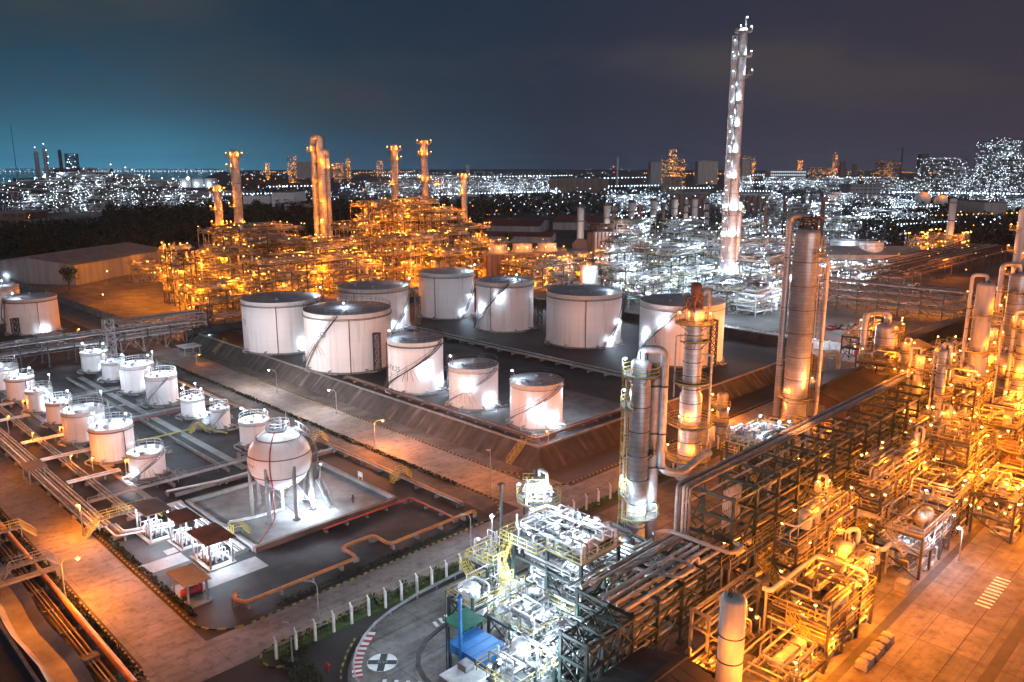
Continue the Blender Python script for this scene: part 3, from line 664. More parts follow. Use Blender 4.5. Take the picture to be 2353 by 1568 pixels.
    for k in (0,.35,.7): b.pipe([(0,-k,.55),(-3,-2.6-k,.55),(-6.4,-4.4-k,.55)],.1,6)
    b.build('outlet_line', M['white'], t)
    wrap_text('410-V1',.72,R,fc+radians(-62),zc-.25,t,M['ink'],zc)
    wrap_text('A',.3,R,fc+radians(-62),zc-1.75,t,M['ink'],zc)
    lamp(t,1.3,-1.0,zc+R,'c',.9,0); plight((.3,-2.4,zc+R+1.6),COOL,350,.2,t); plight((2.6,.2,zc+R+.3),COOL,450,.2,t); plight((-2.3,-.4,zc+R+1.0),COOL,80,.2,t)
    a = fc+radians(62); plight((cos(a)*(R+.4),sin(a)*(R+.4),2.0),COOL,2600,.15,t)
    a = fc+radians(8); plight((cos(a)*R*.5,sin(a)*R*.5,3.2),COOL,700,.15,t)
    a = fc+radians(140); plight((cos(a)*(R+1),sin(a)*(R+1),2.2),COOL,1000,.15,t)
    o = link('floodlight', LAMP['c'], t, (cos(fc+1.1)*(R+.3),sin(fc+1.1)*(R+.3),.25)); o.scale = (1,1,1.25)
slab_and_sphere()

# ------------------------------------------------------------------ open shelters with pump skids
def canopy(F, L_, R_, zr, label, group, roofm, rng, skid=True, over=.5, light=0, name='canopy_shelter', cat='shelter'):
    F, L_, R_ = at(*F), at(*L_), at(*R_); a0 = -Q
    u = W(0,-1); v = W(1,0); o = F; w = max(2.2, (L_-F).length); dd = max(2.2, (R_-F).length)   # grid aligned box
    t = thing(name, label, cat, W(*[sum(c)/2 for c in zip(AB(F), (AB(F)[0]+dd, AB(F)[1]+w))]), Q, group)
    hx, hy = dd/2, w/2
    b = MB(); b.box(-hx-.4,-hy-.4,0,hx+.4,hy+.4,.22); b.build('plinth', M['slab'], t)
    for sx in (-1,1):
        for sy in (-1,1): b = MB(); b.beam((sx*hx,sy*hy,.22),(sx*hx,sy*hy,zr),.2); b.build('post', M['steel'], t)
    b = MB(); n = 12; y0, y1 = -hy-over, hy+over; x0, x1 = -hx-over, hx+over
    b.box(x0,y0,zr,x1,y1,zr+.08)
    for i in range(n): x = x0+(x1-x0)*(i+.5)/n; b.box(x-.04,y0,zr+.08,x+.04,y1,zr+.13)
    b.build('roof', M[roofm], t)
    b = MB()
    for sy in (-hy,hy): b.beam((-hx,sy,zr-.12),(hx,sy,zr-.12),.14)
    for sx in (-hx,hx): b.beam((sx,-hy,zr-.12),(sx,hy,zr-.12),.14)
    b.build('roof_beam', M['steel'], t)
    if light:
        b = MB(); b.box(-.5,-.06,zr-.3,.5,.06,zr-.2); b.build('tube_lamp', M['cool'], t)
        plight((0,0,zr-.5),COOL,light,.3,t); plight((hx*.7,-hy*.9,zr-.7),COOL,light*.5,.3,t)
    if skid:
        for k in range(3):
            x = -hx*.6+k*hx*.6
            s = thing('pump_skid', '%s pump skid under the %s' % (['left','middle','right'][k], label.replace('open ','')[:60].rsplit(' under',1)[0]), 'pump', t.matrix_world @ Vector((0,0,0)), Q, 'pump skids under the lit shelters')
            cw = Vector(t.location) + W(1,0)*x; s.location = (cw.x, cw.y, .22)
            b = MB(); b.hvess((0,-hy*.5,.55),(0,hy*.2,.55),.28); b.build('motor', M['steel'], s)
            b = MB(); b.box(-.4,-hy*.7,0,.4,hy*.7,.16); b.build('base', M['dsteel'], s)
            b = MB()
            for q in range(5): y = -hy*.7+q*hy*.35; b.pipe([(-.35,y,.16),(-.35,y,1.3+.25*(q%3)),(.4,y,1.3+.25*(q%3)),(.4,y,.3)],.07,6)
            stuff(b.build('pipework', M['pipe'], s))
            b = MB(); b.cyl((.1,hy*.45,.16),(.1,hy*.45,1.6),.2,n=10); b.build('filter', M['steel'], s)
    return t
rng = random.Random(8)
GS = 'open canopy shelters by the sphere slab'
canopy((348,1250),(318,1225),(389,1234),4.2,'open shelter with grey roof, farthest of the three lit ones',GS,'roofg',rng,light=1500)
canopy((420,1266),(392,1246),(455,1255),4.0,'open shelter with tan roof, middle of the three lit ones',GS,'brown',rng,light=1300)
canopy((485,1312),(448,1281),(531,1291),3.6,'open shelter with brown roof, nearest of the three lit ones',GS,'brown',rng,light=1900)
t = canopy((435,1398),(395,1370),(470,1385),2.9,'unlit open shelter with pale roof over a red fire pump',GS,'roofg',rng,skid=False)
s = thing('fire_pump','red fire pump set under the unlit pale shelter','pump',t.location+Vector((0,0,.22)),Q)
b = MB(); b.hvess((-.9,0,.75),(.9,0,.75),.5); b.build('tank', M['red'], s); b = MB(); b.box(-1.3,-.5,0,1.3,.5,.25); b.build('base', M['dsteel'], s); b = MB(); b.cyl((1.3,0,.25),(1.3,0,1.3),.25,n=10); b.build('pump', M['red'], s)
canopy((426,822),(412,816),(443,814),2.6,'small pale canopy beside the mid road near the pipe bridge',GS,'white',rng,skid=False)
canopy((70,1113),(52,1100),(88,1103),2.4,'small grey canopy over valves at the left road pipes',GS,'roofg',rng,skid=False)
canopy((96,797),(78,790),(110,788),2.6,'white canopy at the foot of the left edge tanks',GS,'white',rng,skid=False)

# ------------------------------------------------------------------ lamp posts
def lamp_post(head, base, kind, label, group, w=0, arm=True, lit=True, z0=0.0, bz=.16):
    B = at(*base, z0); h = max(2.5, lift(B, head[1]) - z0); X = (head[0]-proj(B.x,B.y,z0+h)[0])*B.y/F_PX
    t = thing('lamp_post', label, 'lamp post', B, 0, group); b = MB()
    b.cyl((0,0,0),(0,0,h*.86),.085,.06,8); b.cyl((0,0,0),(0,0,.5),.14,n=8)
    b.sweep([(0,0,h*.86),(X*.15,0,h*.95),(X*.5,0,h*1.0),(X*.9,0,h)] if abs(X) > .35 else [(0,0,h*.86),(0,0,h)],.05,5); b.build('pole', M['steel'], t)
    b = MB(); b.box(X-.35,-.14,h-.02,X+.3,.14,h+.1); b.build('lamp_head', M['steel'], t)
    if lit:
        b = MB(); b.bulb(X,0,h-.1,bz); b.build('lamp_bulb', M['cool' if kind == 'c' else 'warm'], t)
        if w: plight((X,-.05,h-.3), COOL if kind == 'c' else WARM, w, .25, t)
    return t
GP = 'lamp posts along the roads and yards'
P_ = [
 ((1130,1185),(1131,1268),'c','brightest cool lamp post behind the guard rail at the cross road',1500,1,.3),
 ((1062,1182),(1082,1258),'c','unlit lamp post with curved arm left of the bright cool lamp',0,0,.16),
 ((182,1282),(152,1385),'w','orange street lamp arching over the left road',7500,1,.26),
 ((178,1160),(192,1232),'w','orange lamp on the pipe track above the yellow footbridge',4500,1,.22),
 ((617,850),(637,903),'c','cool lamp post at the bank foot below the widest tank',676,1,.2),
 ((755,896),(774,952),'c','cool lamp post on the mid road verge below tank U-TK25',676,1,.2),
 ((880,966),(862,1036),'w','orange street lamp over the middle of the mid road',7000,1,.22),
 ((1122,1035),(1127,1142),'c','tall unlit lamp pole at the corner where the roads meet',0,0,.16),
 ((703,1336),(733,1425),'c','unlit lamp pole at the near kerb of the sphere yard',0,0,.16),
 ((654,1432),(672,1520),'c','unlit lamp pole on the grass corner island',0,0,.16),
 ((234,782),(238,812),'c','cool lamp post behind the backmost small tank',572,1,.18),
 ((349,807),(352,835),'c','cool lamp post right of the broad small tanks',676,1,.18),
 ((32,814),(37,845),'c','cool lamp post behind the left edge small tank',520,1,.18),
 ((112,860),(117,893),'c','cool lamp post behind the slender bright tank',676,1,.18),
 ((231,898),(236,935),'c','cool lamp post in the dark middle of the tank yard',780,1,.18),
 ((448,880),(452,912),'c','cool lamp post beside the little tank standing alone',572,1,.18),
 ((737,1065),(737,1100),'c','cool lamp post behind the right flank of the sphere',0,1,.14),
 ((181,760),(179,775),'w','orange star like lamp beyond the pipe bridge on the dark bank',500,1,.24),
 ((460,761),(460,782),'w','orange lamp on the crest of the bank beside the pipe bridge',1800,1,.2),
 ((458,817),(452,836),'w','low orange lamp at the bank foot by the small pale canopy',300,1,.16),
 ((338,740),(335,757),'w','bright orange lamp where the pipe bridge crosses the mid road',600,1,.2),
 ((236,676),(240,700),'w','orange lamp by the yard wall left of the orange refinery',900,1,.22),
 ((246,623),(246,650),'w','orange lamp in front of the long tan warehouse wall',900,1,.25),
 ((80,617),(84,640),'w','orange lamp at the far left behind the dark tree',600,1,.22),
 ((126,628),(126,650),'w','pair mate orange lamp left of the long warehouse gable',600,1,.22),
 ((359,595),(359,615),'w','orange lamp above the right end of the long warehouse',500,1,.2),
 ((10,632),(10,652),'c','cool lamp at the left edge above the white tanks',400,1,.24),
 ((1647,928),(1649,960),'w','orange lamp left of a cool lamp beside the cross road, right of the rusty column',9000,1,.22),
 ((1673,938),(1671,985),'c','cool white lamp post between the rusty column and the tall banded column',500,1,.24),
 ((1950,765),(1950,800),'w','orange lamp standing on the road right of the tall banded column',900,1,.22),
 ((1955,790),(1957,820),'c','cool lamp below the orange one right of the tall banded column',300,1,.2),
 ((1866,868),(1864,920),'w','lamp post beside the dark gable roof next to the banded column',600,1,.18),
 ((2133,793),(2133,830),'w','orange lamp under the eave of the dark roofed hall',900,1,.2),
]
for hd, bs, kd, lb, w, lit, bz in P_: lamp_post(hd, bs, kd, lb, GP, w, True, lit, 0, bz)
lamp_post((1256,1000),(1260,1022),'w','short orange lamp at the front corner of the tank farm',GP,350,True,1,3.0,.14)
GB = 'small orange bollard lamps along the left road pipe track'
for i,(x,y,d) in enumerate(((20,956,42),(76,994,30),(54,921,26),(139,983,28),(290,1056,36),(164,1056,22),(423,888,20),(213,1063,20))):
    lamp_post((x,y),(x+1,y+d),'w',['leftmost','second from left','rear left','middle','rightmost','front middle','isolated far right','low third from right'][i]+' small orange pipe track lamp among the small tanks',GB,600,False,1,0,.13)

# ------------------------------------------------------------------ fence, guard rail
def fence(label, a0, a1, bb, step, seed):
    t = thing('concrete_fence', label, 'fence', W(a0, bb), Q, 'wire fences on concrete posts'); n = max(1, round((a1-a0)/step)); r = random.Random(seed)
    for i in range(n+1):
        x = (a1-a0)*i/n; b = MB(); b.box(x-.13,-.11,0,x+.13,.11,2.15); b.beam((x,0,2.15),(x-.0,.32,2.5),.12); b.build('post', M['white'], t)
    b = MB()
    for z in (.25,.9,1.55,2.1,2.5):
        for i in range(n): b.beam(((a1-a0)*i/n,0 if z < 2.2 else .3,z),((a1-a0)*(i+1)/n,0 if z < 2.2 else .3,z),.03 if z > 2 else .012)
    for i in range(int((a1-a0)*2.6)): x = i/2.6; b.beam((x,0,.1),(x+.4,0,2.1),.008)
    b.build('wire_mesh', M['wire'], t)
fence('wire fence with pale concrete posts curving behind the guard rail', 34.8, 81, 69.35, 2.32, 1)
fence('wire fence with pale posts right of the white lit tower platform', 83, 140, 70.2, 2.85, 2)
t = thing('guard_rail','grey steel guard rail curving round the white pavement','guard rail',W(0,0),Q)
GRP = [(81,68.6),(66.8,68.6),(58.7,68.5),(52.5,68.2),(48.1,67.5),(45.2,66.6),(42.9,65.4),(41.1,64.0),(39.4,62.2),(38.2,60),(37.6,57)]
b = MB()
for dz in (.62,.74,.86): b.sweep([(x,y,dz) for x,y in GRP],.075,5)
b.build('rail_beam', M['steel'], t)
for p, q in zip(GRP, GRP[1:]):
    n = max(1, int(hypot(q[0]-p[0], q[1]-p[1])/2.4))
    for i in range(n): x = p[0]+(q[0]-p[0])*i/n; y = p[1]+(q[1]-p[1])*i/n; b = MB(); b.obox(x,y+.12,0,.12,.12,.8); b.build('post', M['steel'], t)

# ------------------------------------------------------------------ pipe tracks at grade
def track(label, pts, offs, r, z, m, sleep=5.0, name='pipe_track', cat='pipeline', kids=True):
    t = thing(name, label, cat, (0,0,0), Q, 'pipe tracks at ground level'); P = [Vector((*p,0)) for p in pts]
    def off(k):
        out = []
        for i, p in enumerate(P):
            d1 = (P[i]-P[i-1]).normalized() if i else None; d2 = (P[i+1]-P[i]).normalized() if i < len(P)-1 else None
            n1 = Vector((-d1.y,d1.x,0)) if d1 else None; n2 = Vector((-d2.y,d2.x,0)) if d2 else None
            nn = n1 if n2 is None else n2 if n1 is None else (n1+n2)/max(.3, 1+n1.dot(n2)); out.append(p+nn*k+Vector((0,0,z)))
        return out
    for j, k in enumerate(offs):
        b = MB(); rr = r*(1,.7,1.2,.8)[j%4] if len(offs) > 1 else r; b.pipe(off(k), rr, 8, rr*4); b.build('pipe', M[m[j%len(m)]], t)
    for p, q in zip(P, P[1:]):
        L_ = (q-p).length; d = (q-p).normalized(); s = Vector((-d.y,d.x,0)); w = max(offs)-min(offs)+.8; c0 = (max(offs)+min(offs))/2
        for i in range(int(L_/sleep)+1):
            c = p + d*min(L_, i*sleep+.4) + s*c0; b = MB(); b.obox(c.x,c.y,0,.3,w,z-r*.9, atan2(d.y,d.x)); b.build('sleeper', M['kerb'], t)
    return t
track('bundle of grey pipes along the left road beside the tank yard', [(32.6,205),(32.6,113)], [-1.6,-1.2,-.7,-.2,.4,.9], .17, .9, ['pipe','steel','white','pipe'], 6)
track('second bundle of pipes between the left road pipes and small tanks', [(37,205),(37,114),(44,114)], [-.5,0,.5], .14, .7, ['steel','pipe'], 6)
track('white and red pipes bending toward the lit shelters', [(33.6,113),(33.6,109.5),(40,107.5)], [-.9,-.45,0,.45], .13, .8, ['white','rust','pipe'], 3)
track('white pipe bundle along the left edge of the sphere slab', [(43.2,114),(43.2,93.4)], [-.7,-.3,.15,.5], .13, .7, ['white','pipe'], 4)
track('orange pipe with a square loop along the near kerb of the sphere yard', [(37.4,83.6),(36.6,82.4),(37,80.6),(52.5,80.6),(52.5,84.4),(57.6,84.4),(57.6,80.6),(72.4,80.6),(72.6,80.2)], [0], .24, .8, ['orange'], 4.2)
track('red fire main round the near edge of the sphere slab', [(54,91.2),(69.4,91.2),(69.4,80.9)], [0], .15, .55, ['red'], 3.4)
track('orange pipe along the road edge behind the sphere', [(73.6,84),(73.6,150),(72.6,160),(72.6,205)], [0,.55], .16, .7, ['orange','steel'], 5)
track('pale pipes along the back edge of the sphere yard', [(73,118.4),(52,118.4),(44,120)], [0,.5], .13, .6, ['white','steel'], 4)
track('thick orange lit pipe along the outer left kerb', [(22.4,180),(22.4,74)], [0], .36, 1.0, ['orange'], 6)
track('thin pipes lying beside the thick orange pipe', [(21.2,180),(21.2,74)], [-.6,-.2,.25], .1, .5, ['rust','steel'], 6)
track('dull red and dark pipes along the crest of the bank by the front corner tank', [(96.2,150),(96.2,90.2),(128,90.2)], [0,.5,1.0], .16, 3.5, ['rust','steel','dpipe'], 4)
track('grey pipe corridor crossing the tank farm between the tanks', [(141,205),(141,98)], [-1.2,-.6,0,.6,1.2], .2, 3.8, ['steel','pipe','dsteel'], 5)
track('pipe corridor behind the mid road tanks', [(117,216),(117,128)], [-.8,0,.8], .18, 3.6, ['steel','dsteel'], 5)
track('yellow rimmed pale pipe crossing the small tank yard', [(45,147),(61,147),(63.5,140)], [0], .16, .5, ['yellow'], 4)
track('red hydrant line between the small tanks', [(48,160),(64,160),(73,157)], [0], .12, .5, ['red'], 4)
for i,(bb,x0,x1) in enumerate(((134,34,42),(148,34,42),(160,34,41),(178,34,40),(190,34,40))):
    track(['nearest','second','third','fourth','farthest'][i]+' short pale pipe leading from the track to a front row tank', [(x0,bb),(x1,bb)], [-.4,0,.4], .16, .8, ['white','pipe'], 2.5)
for i,(bb,a0,a1) in enumerate(((123.6,34,64),(162,44,72),(186,44,70))):
    t = thing('pipe_sleeper_way', ['low railed pipe way in front of the last small tank','low railed pipe way across the middle of the tank yard','low railed pipe way at the back of the tank yard'][i], 'pipe rack', W(a0,bb), Q, 'low pipe ways in the tank yard')
    b = MB(); b.rail([(0,0,0),(a1-a0,0,0)],1.1,.06,3.2); b.rail([(0,.9,0),(a1-a0,.9,0)],1.1,.06,3.2); b.build('railing', M['steel'], t)
    for k in range(2): b = MB(); b.cyl((0,.25+.4*k,.6),(a1-a0,.25+.4*k,.6),.12,n=6); b.build('pipe', M['pipe'], t)

def crossover(label, a, b_, rot, L_=3.0, h=1.5, m='yellow', w=.9):
    t = thing('crossover_stair', label, 'walkway', W(a,b_), rot, 'yellow crossover stairs and footbridges'); b = MB()
    b.box(-L_/2,-w/2,h-.1,L_/2,w/2,h); b.build('deck', M['deck'], t)
    for s in (-1,1):
        b = MB(); b.stairs((s*(L_/2+h*.9),0,0),(s*L_/2,0,h),w); b.build('stair', M[m], t)
        b = MB(); b.rail([(-L_/2,s*w/2,h),(L_/2,s*w/2,h)],1.0,.06,1.2); b.build('railing', M[m], t)
    for s in (-1,1): b = MB(); b.beam((s*L_/2,0,0),(s*L_/2,0,h-.1),.14); b.build('leg', M['steel'], t)
crossover('long yellow footbridge over the left road pipe bundle', 35.2, 113, Q, 6.5, 2.1)
crossover('yellow stair over the pipe at the bottom left corner', 22.6, 119, Q, 2.6, 1.8)
crossover('pale metal stair over the thick orange pipe', 21.8, 107.5, Q, 4.0, 1.5, 'steel')
crossover('small yellow stair over pipes at the left edge of the slab', 45, 98.5, Q, 1.4, 1.2)
crossover('yellow stair over the road edge pipe right of the sphere', 73.4, 124, Q, 1.4, 1.3)
crossover('yellow stair over the road edge pipe nearest the road corner', 73.4, 99, Q, 1.4, 1.3)
crossover('small yellow stair between the bright small tanks', 60.5, 146, Q, 1.2, 1.1)
t = thing('bank_stair','yellow stair climbing the road bank at the front corner','stair',W(90.6,91.5),Q); b = MB(); b.stairs((0,0,.1),(3.9,0,3.05),1.0); b.build('stair_flight', M['yellow'], t); b = MB(); b.rail([(3.9,-.5,3.05),(6.4,-.5,3.05)],1.0,.06,1); b.build('railing', M['yellow'], t)
t = thing('bank_stair','yellow stair on the far bank beside the orange lamp','stair',W(91.6,206),Q); b = MB(); b.stairs((0,0,.1),(3.4,0,3.05),1.2); b.build('stair_flight', M['yellow'], t)
t = thing('notice_board','small white notice board on the far edge of the sphere slab','sign',W(68.3,103),Q); b = MB(); b.box(-.06,-.6,.9,.06,.6,1.7); b.build('panel', M['white'], t)
for s in (-.5,.5): b = MB(); b.beam((0,s,0),(0,s,.9),.1); b.build('leg', M['white'], t)
b = MB(); b.cyl((0,0,0),(0,0,1.1),.14,n=10); b.cyl((0,0,1.1),(0,0,1.3),.2,.05,10); b.cyl((-.3,0,.7),(.3,0,.7),.1,n=8); single(b,'fire_hydrant',M['dsteel'],'dark hydrant standing on the lit sphere slab','hydrant',W(62.5,96.5,.25))
# lined channel, dark roof corner at the bottom left
b = MB(); vs = []
for k in range(31):
    y = 40+k*4; w = .25*sin(k*1.3)
    vs += [(16.4+w,y,.9),(17.2+w,y,.05),(18.9+w,y,.05),(19.9+w,y,.8)]
b.add(vs, [(4*k+j,4*k+j+1,4*k+j+5,4*k+j+4) for k in range(30) for j in range(3)]); struct(b,'storm_channel',M['water'])
sheet('outer_bank',[(19.6,60,24.0,240)],M['bank'],.021)
t = thing('low_building','low dark flat roofed building cut by the bottom left corner','building',W(9,84),Q)
b = MB(); b.box(-8,-14,0,6,10,3.2); b.build('wall', M['wallg'], t); b = MB(); b.box(-8,-14,3.2,6.2,10.2,3.35); b.build('roof', M['rooff'], t)
b = MB(); b.box(5.9,-14,3.35,6.2,10.2,3.6); b.box(-8,9.9,3.35,5.9,10.2,3.6); b.build('parapet', M['kerb'], t)
b = MB(); b.box(0,0,0,1.6,.9,.7); single(b,'concrete_block',M['kerb'],'pale concrete block lying beside the channel','block',W(20.2,82))
b = MB(); b.box(-3.6,0,1.2,3.6,1.0,1.5); b.box(-3.5,.1,0,-3,.9,1.2); b.box(3,.1,0,3.5,.9,1.2); single(b,'culvert_beam',M['kerb'],'pale concrete beam bridging the outer pipes','beam',W(20.8,103.5))
t = thing('valve_stand','red valve manifold beside the outer left kerb','valve',W(22.6,126),Q); b = MB(); b.pipe([(0,-1.5,.2),(0,-1.5,1.2),(0,1.5,1.2),(0,1.5,.2)],.12,6); b.build('pipe', M['red'], t); b = MB(); b.tor(0,0,1.6,.3,.05,12,4); b.cyl((0,0,1.2),(0,0,1.6),.05,n=6); b.build('hand_wheel', M['red'], t)

for a_,b_,w in ((27.5,145,2400),(27.5,190,3000),(29,84,2500),(84,90,4000),(100,74,2200),(130,74,2800),(83,250,3500),(27,240,3500)): plight(W(a_,b_,8.5), WARM, w, .4)  # orange fill added along the roads, without posts

for a_,b_,w in ((83,165,6500),(83,140,6500),(84,115,3800)): plight(W(a_,b_,8.5), (1,.74,.64), w*.75, .4)  # pinkish fill added over the mid road
for a_,b_,z_,w in ((48,61,8,900),(62,66,9,800),(42,58,7,700),(54,150,9,2600),(54,185,9,2600),(50,135,9,1500),(66,170,9,1800),(56,105,11,900),(110,118,10,1200),(112,100,9,900),(105,160,14,1600)): plight(W(a_,b_,z_), COOL, w, .4)  # cool fill added over yards, pavement and tank fronts

for a_,b_,z_,w in ((44,70.2,4,260),(54,70.2,4,260),(64,70.4,4,260),(100,94,7,500),(112,94,7,500)): plight(W(a_,b_,z_), COOL, w, .3)  # low cool fill added for the fence grass and bund corner

GLW = 'low concrete walls of the tank yard'
for lb,x0,y0,x1,y1 in (('low concrete wall behind the sphere yard in front of the small tanks',44.6,118.0,73.6,118.35),('low concrete wall along the front row of small tanks',45.9,122,46.2,206),('low concrete wall between the two rows of small tanks',55.0,122,55.3,206),('low concrete wall across the tank yard behind the nearest tanks',46.4,161.6,73.6,161.9),('low concrete wall at the back of the tank yard',46.4,186.4,73.6,186.7)):
    b = MB(); b.box(x0,y0,0,x1,y1,.5); b.box(x0-.05,y0-.05,.5,x1+.05,y1+.05,.56); single(b,'low_wall',M['kerb'],lb,'wall',group=GLW)
for a_,b_,w in ((27.6,118,1600),(27.6,100,1800),(27.5,280,3500)): plight(W(a_,b_,8.5), WARM, w, .4)  # more orange fill added over the left road
# ------------------------------------------------------------------ process plant kit
def tangle(b, x0,y0,z0,x1,y1,z1, n, r, rad=(.05,.16), valves=True):
    for i in range(n):
        p = Vector((r.uniform(x0,x1), r.uniform(y0,y1), z0 if r.random() < .55 else r.uniform(z0,z1))); pts = [p.copy()]; ax = r.choice((2,2,0,1))
        for k in range(r.randint(2,5)):
            lo = (x0,y0,z0)[ax]; hi = (x1,y1,z1)[ax]; L_ = (hi-lo)*r.uniform(.25,.8); v = p[ax]
            v = v + L_ if v + L_ <= hi and (r.random() < .6 or v - L_ < lo) else v - L_
            v = min(hi, max(lo, v))
            if abs(v-p[ax]) > .25: p[ax] = v; pts.append(p.copy())
            ax = r.choice([q for q in (0,1,2) if q != ax])
        if len(pts) < 2: continue
        rr = r.uniform(*rad)**1.0; b.pipe(pts, rr, 5, rr*2.5, 2)
        if valves and r.random() < .6:
            q = pts[0].lerp(pts[1], .5); b.bulb(q.x,q.y,q.z, rr*2.4)
            if r.random() < .5: b.cyl(q, q+Vector((0,0,.5)), rr*.5, n=5)
def hframe(b, x0, x1, ys, zs, w): 
    pass
def pipe_rack(label, a0, a1, b0, b1, levels, step, steel='steelg', n=6, seed=1, group=None, brace=True, pm=('pipe','clad','cladd'), rr=(.09,.22), top_x=0, loc=None, rot=Q, cat='pipe rack', side_beams=True, pk=None):
    L_, Wd = a1-a0, b1-b0; t = thing('pipe_rack', label, cat, loc or W(a0,b0), rot, group); r = random.Random(seed); k = max(1, round(L_/step)); proto = None; H = levels[-1]
    for i in range(k+1):
        if proto is None:
            b = MB()
            for y in (0,Wd): b.beam((0,y,0),(0,y,H+.1),.32,.26); b.beam((0,y,0),(0,y,.35),.7)
            for z in levels: b.beam((0,-.3,z-.15),(0,Wd+.3,z-.15),.2,.32)
            proto = b.build('portal_frame', M[steel], t); 
        else: dup(proto, t, (L_*i/k,0,0))
    b = MB()
    for y in (0,Wd):
        for z in levels:
            if side_beams or z == H: b.beam((0,y,z-.5),(L_,y,z-.5),.14,.22)
    if brace:
        for i in range(0,k,1 if k < 8 else 3):
            xa, xb = L_*i/k, L_*(i+1)/k
            for y in (0,Wd):
                zz = [0]+[z-.5 for z in levels]
                for q in range(0,len(zz)-1,2 if len(zz) > 4 else 1):
                    z2 = zz[min(q+2,len(zz)-1)]
                    b.beam((xa,y,zz[q]),(xb,y,z2),.13); 
                    if (i+q)%2 == 0: b.beam((xb,y,zz[q]),(xa,y,z2),.13)
        for y0, y1 in ((0,Wd),):
            for z0, z1 in zip([0]+levels, levels): b.beam((0,y0,z0),(0,y1,z1-.4),.11)
    for i in range(min(top_x,k)):
        xa, xb = L_*i/k, L_*(i+1)/k; b.beam((xa,0,H-.3),(xb,Wd,H-.3),.14); b.beam((xb,0,H-.3),(xa,Wd,H-.3),.14)
    b.build('longitudinal_beam', M[steel], t)
    for li, z in enumerate(levels):
        kk = pk[li] if pk else n
        for j in range(kk):
            y = Wd*(j+.5+r.uniform(-.3,.3))/kk; q = r.uniform(*rr); xs = 0 if r.random() < .7 else L_*r.uniform(0,.4); xe = L_ if r.random() < .75 else L_*r.uniform(.5,.95); b = MB()
            pts = [(xs,y,z+q),(xe,y,z+q)]
            if r.random() < .3: xm = xs+(xe-xs)*r.uniform(.3,.7); pts = [(xs,y,z+q),(xm,y,z+q),(xm,y,z+q+.9),(xm+1.5,y,z+q+.9),(xm+1.5,y,z+q),(xe,y,z+q)]
            if xs > 0: pts = [(xs,y,z+q-r.uniform(1,3))]+pts
            b.pipe(pts, q, 7, q*2.5, 3); b.build('pipe', M[pm[j%len(pm)]], t)
    return t
def platform(t, x, y, z, R, a0, a1, w, railm='yellow', lamps=(), kind='w', power=0, deckm='deck'):
    b = MB(); n = 24; b.lathe(x,y,[(R+.05,z),(R+w,z),(R+w,z-.1),(R+.05,z-.1)],n,False,a0,a1)
    for i in range(4):
        a = a0+(a1-a0)*(i+.5)/4; c, s = cos(a), sin(a); b.beam((x+R*c,y+R*s,z-1.1),(x+(R+w)*c,y+(R+w)*s,z-.1),.1)
    p = b.build('platform', M[deckm], t); b = MB(); b.ringrail(x,y,z,R+w-.05,a0,a1,1.1,.06,True); b.build('railing', M[railm], p)
    for a in lamps: lamp(t, x+(R+w)*cos(a), y+(R+w)*sin(a), z, kind, 1.2, power, a+pi)
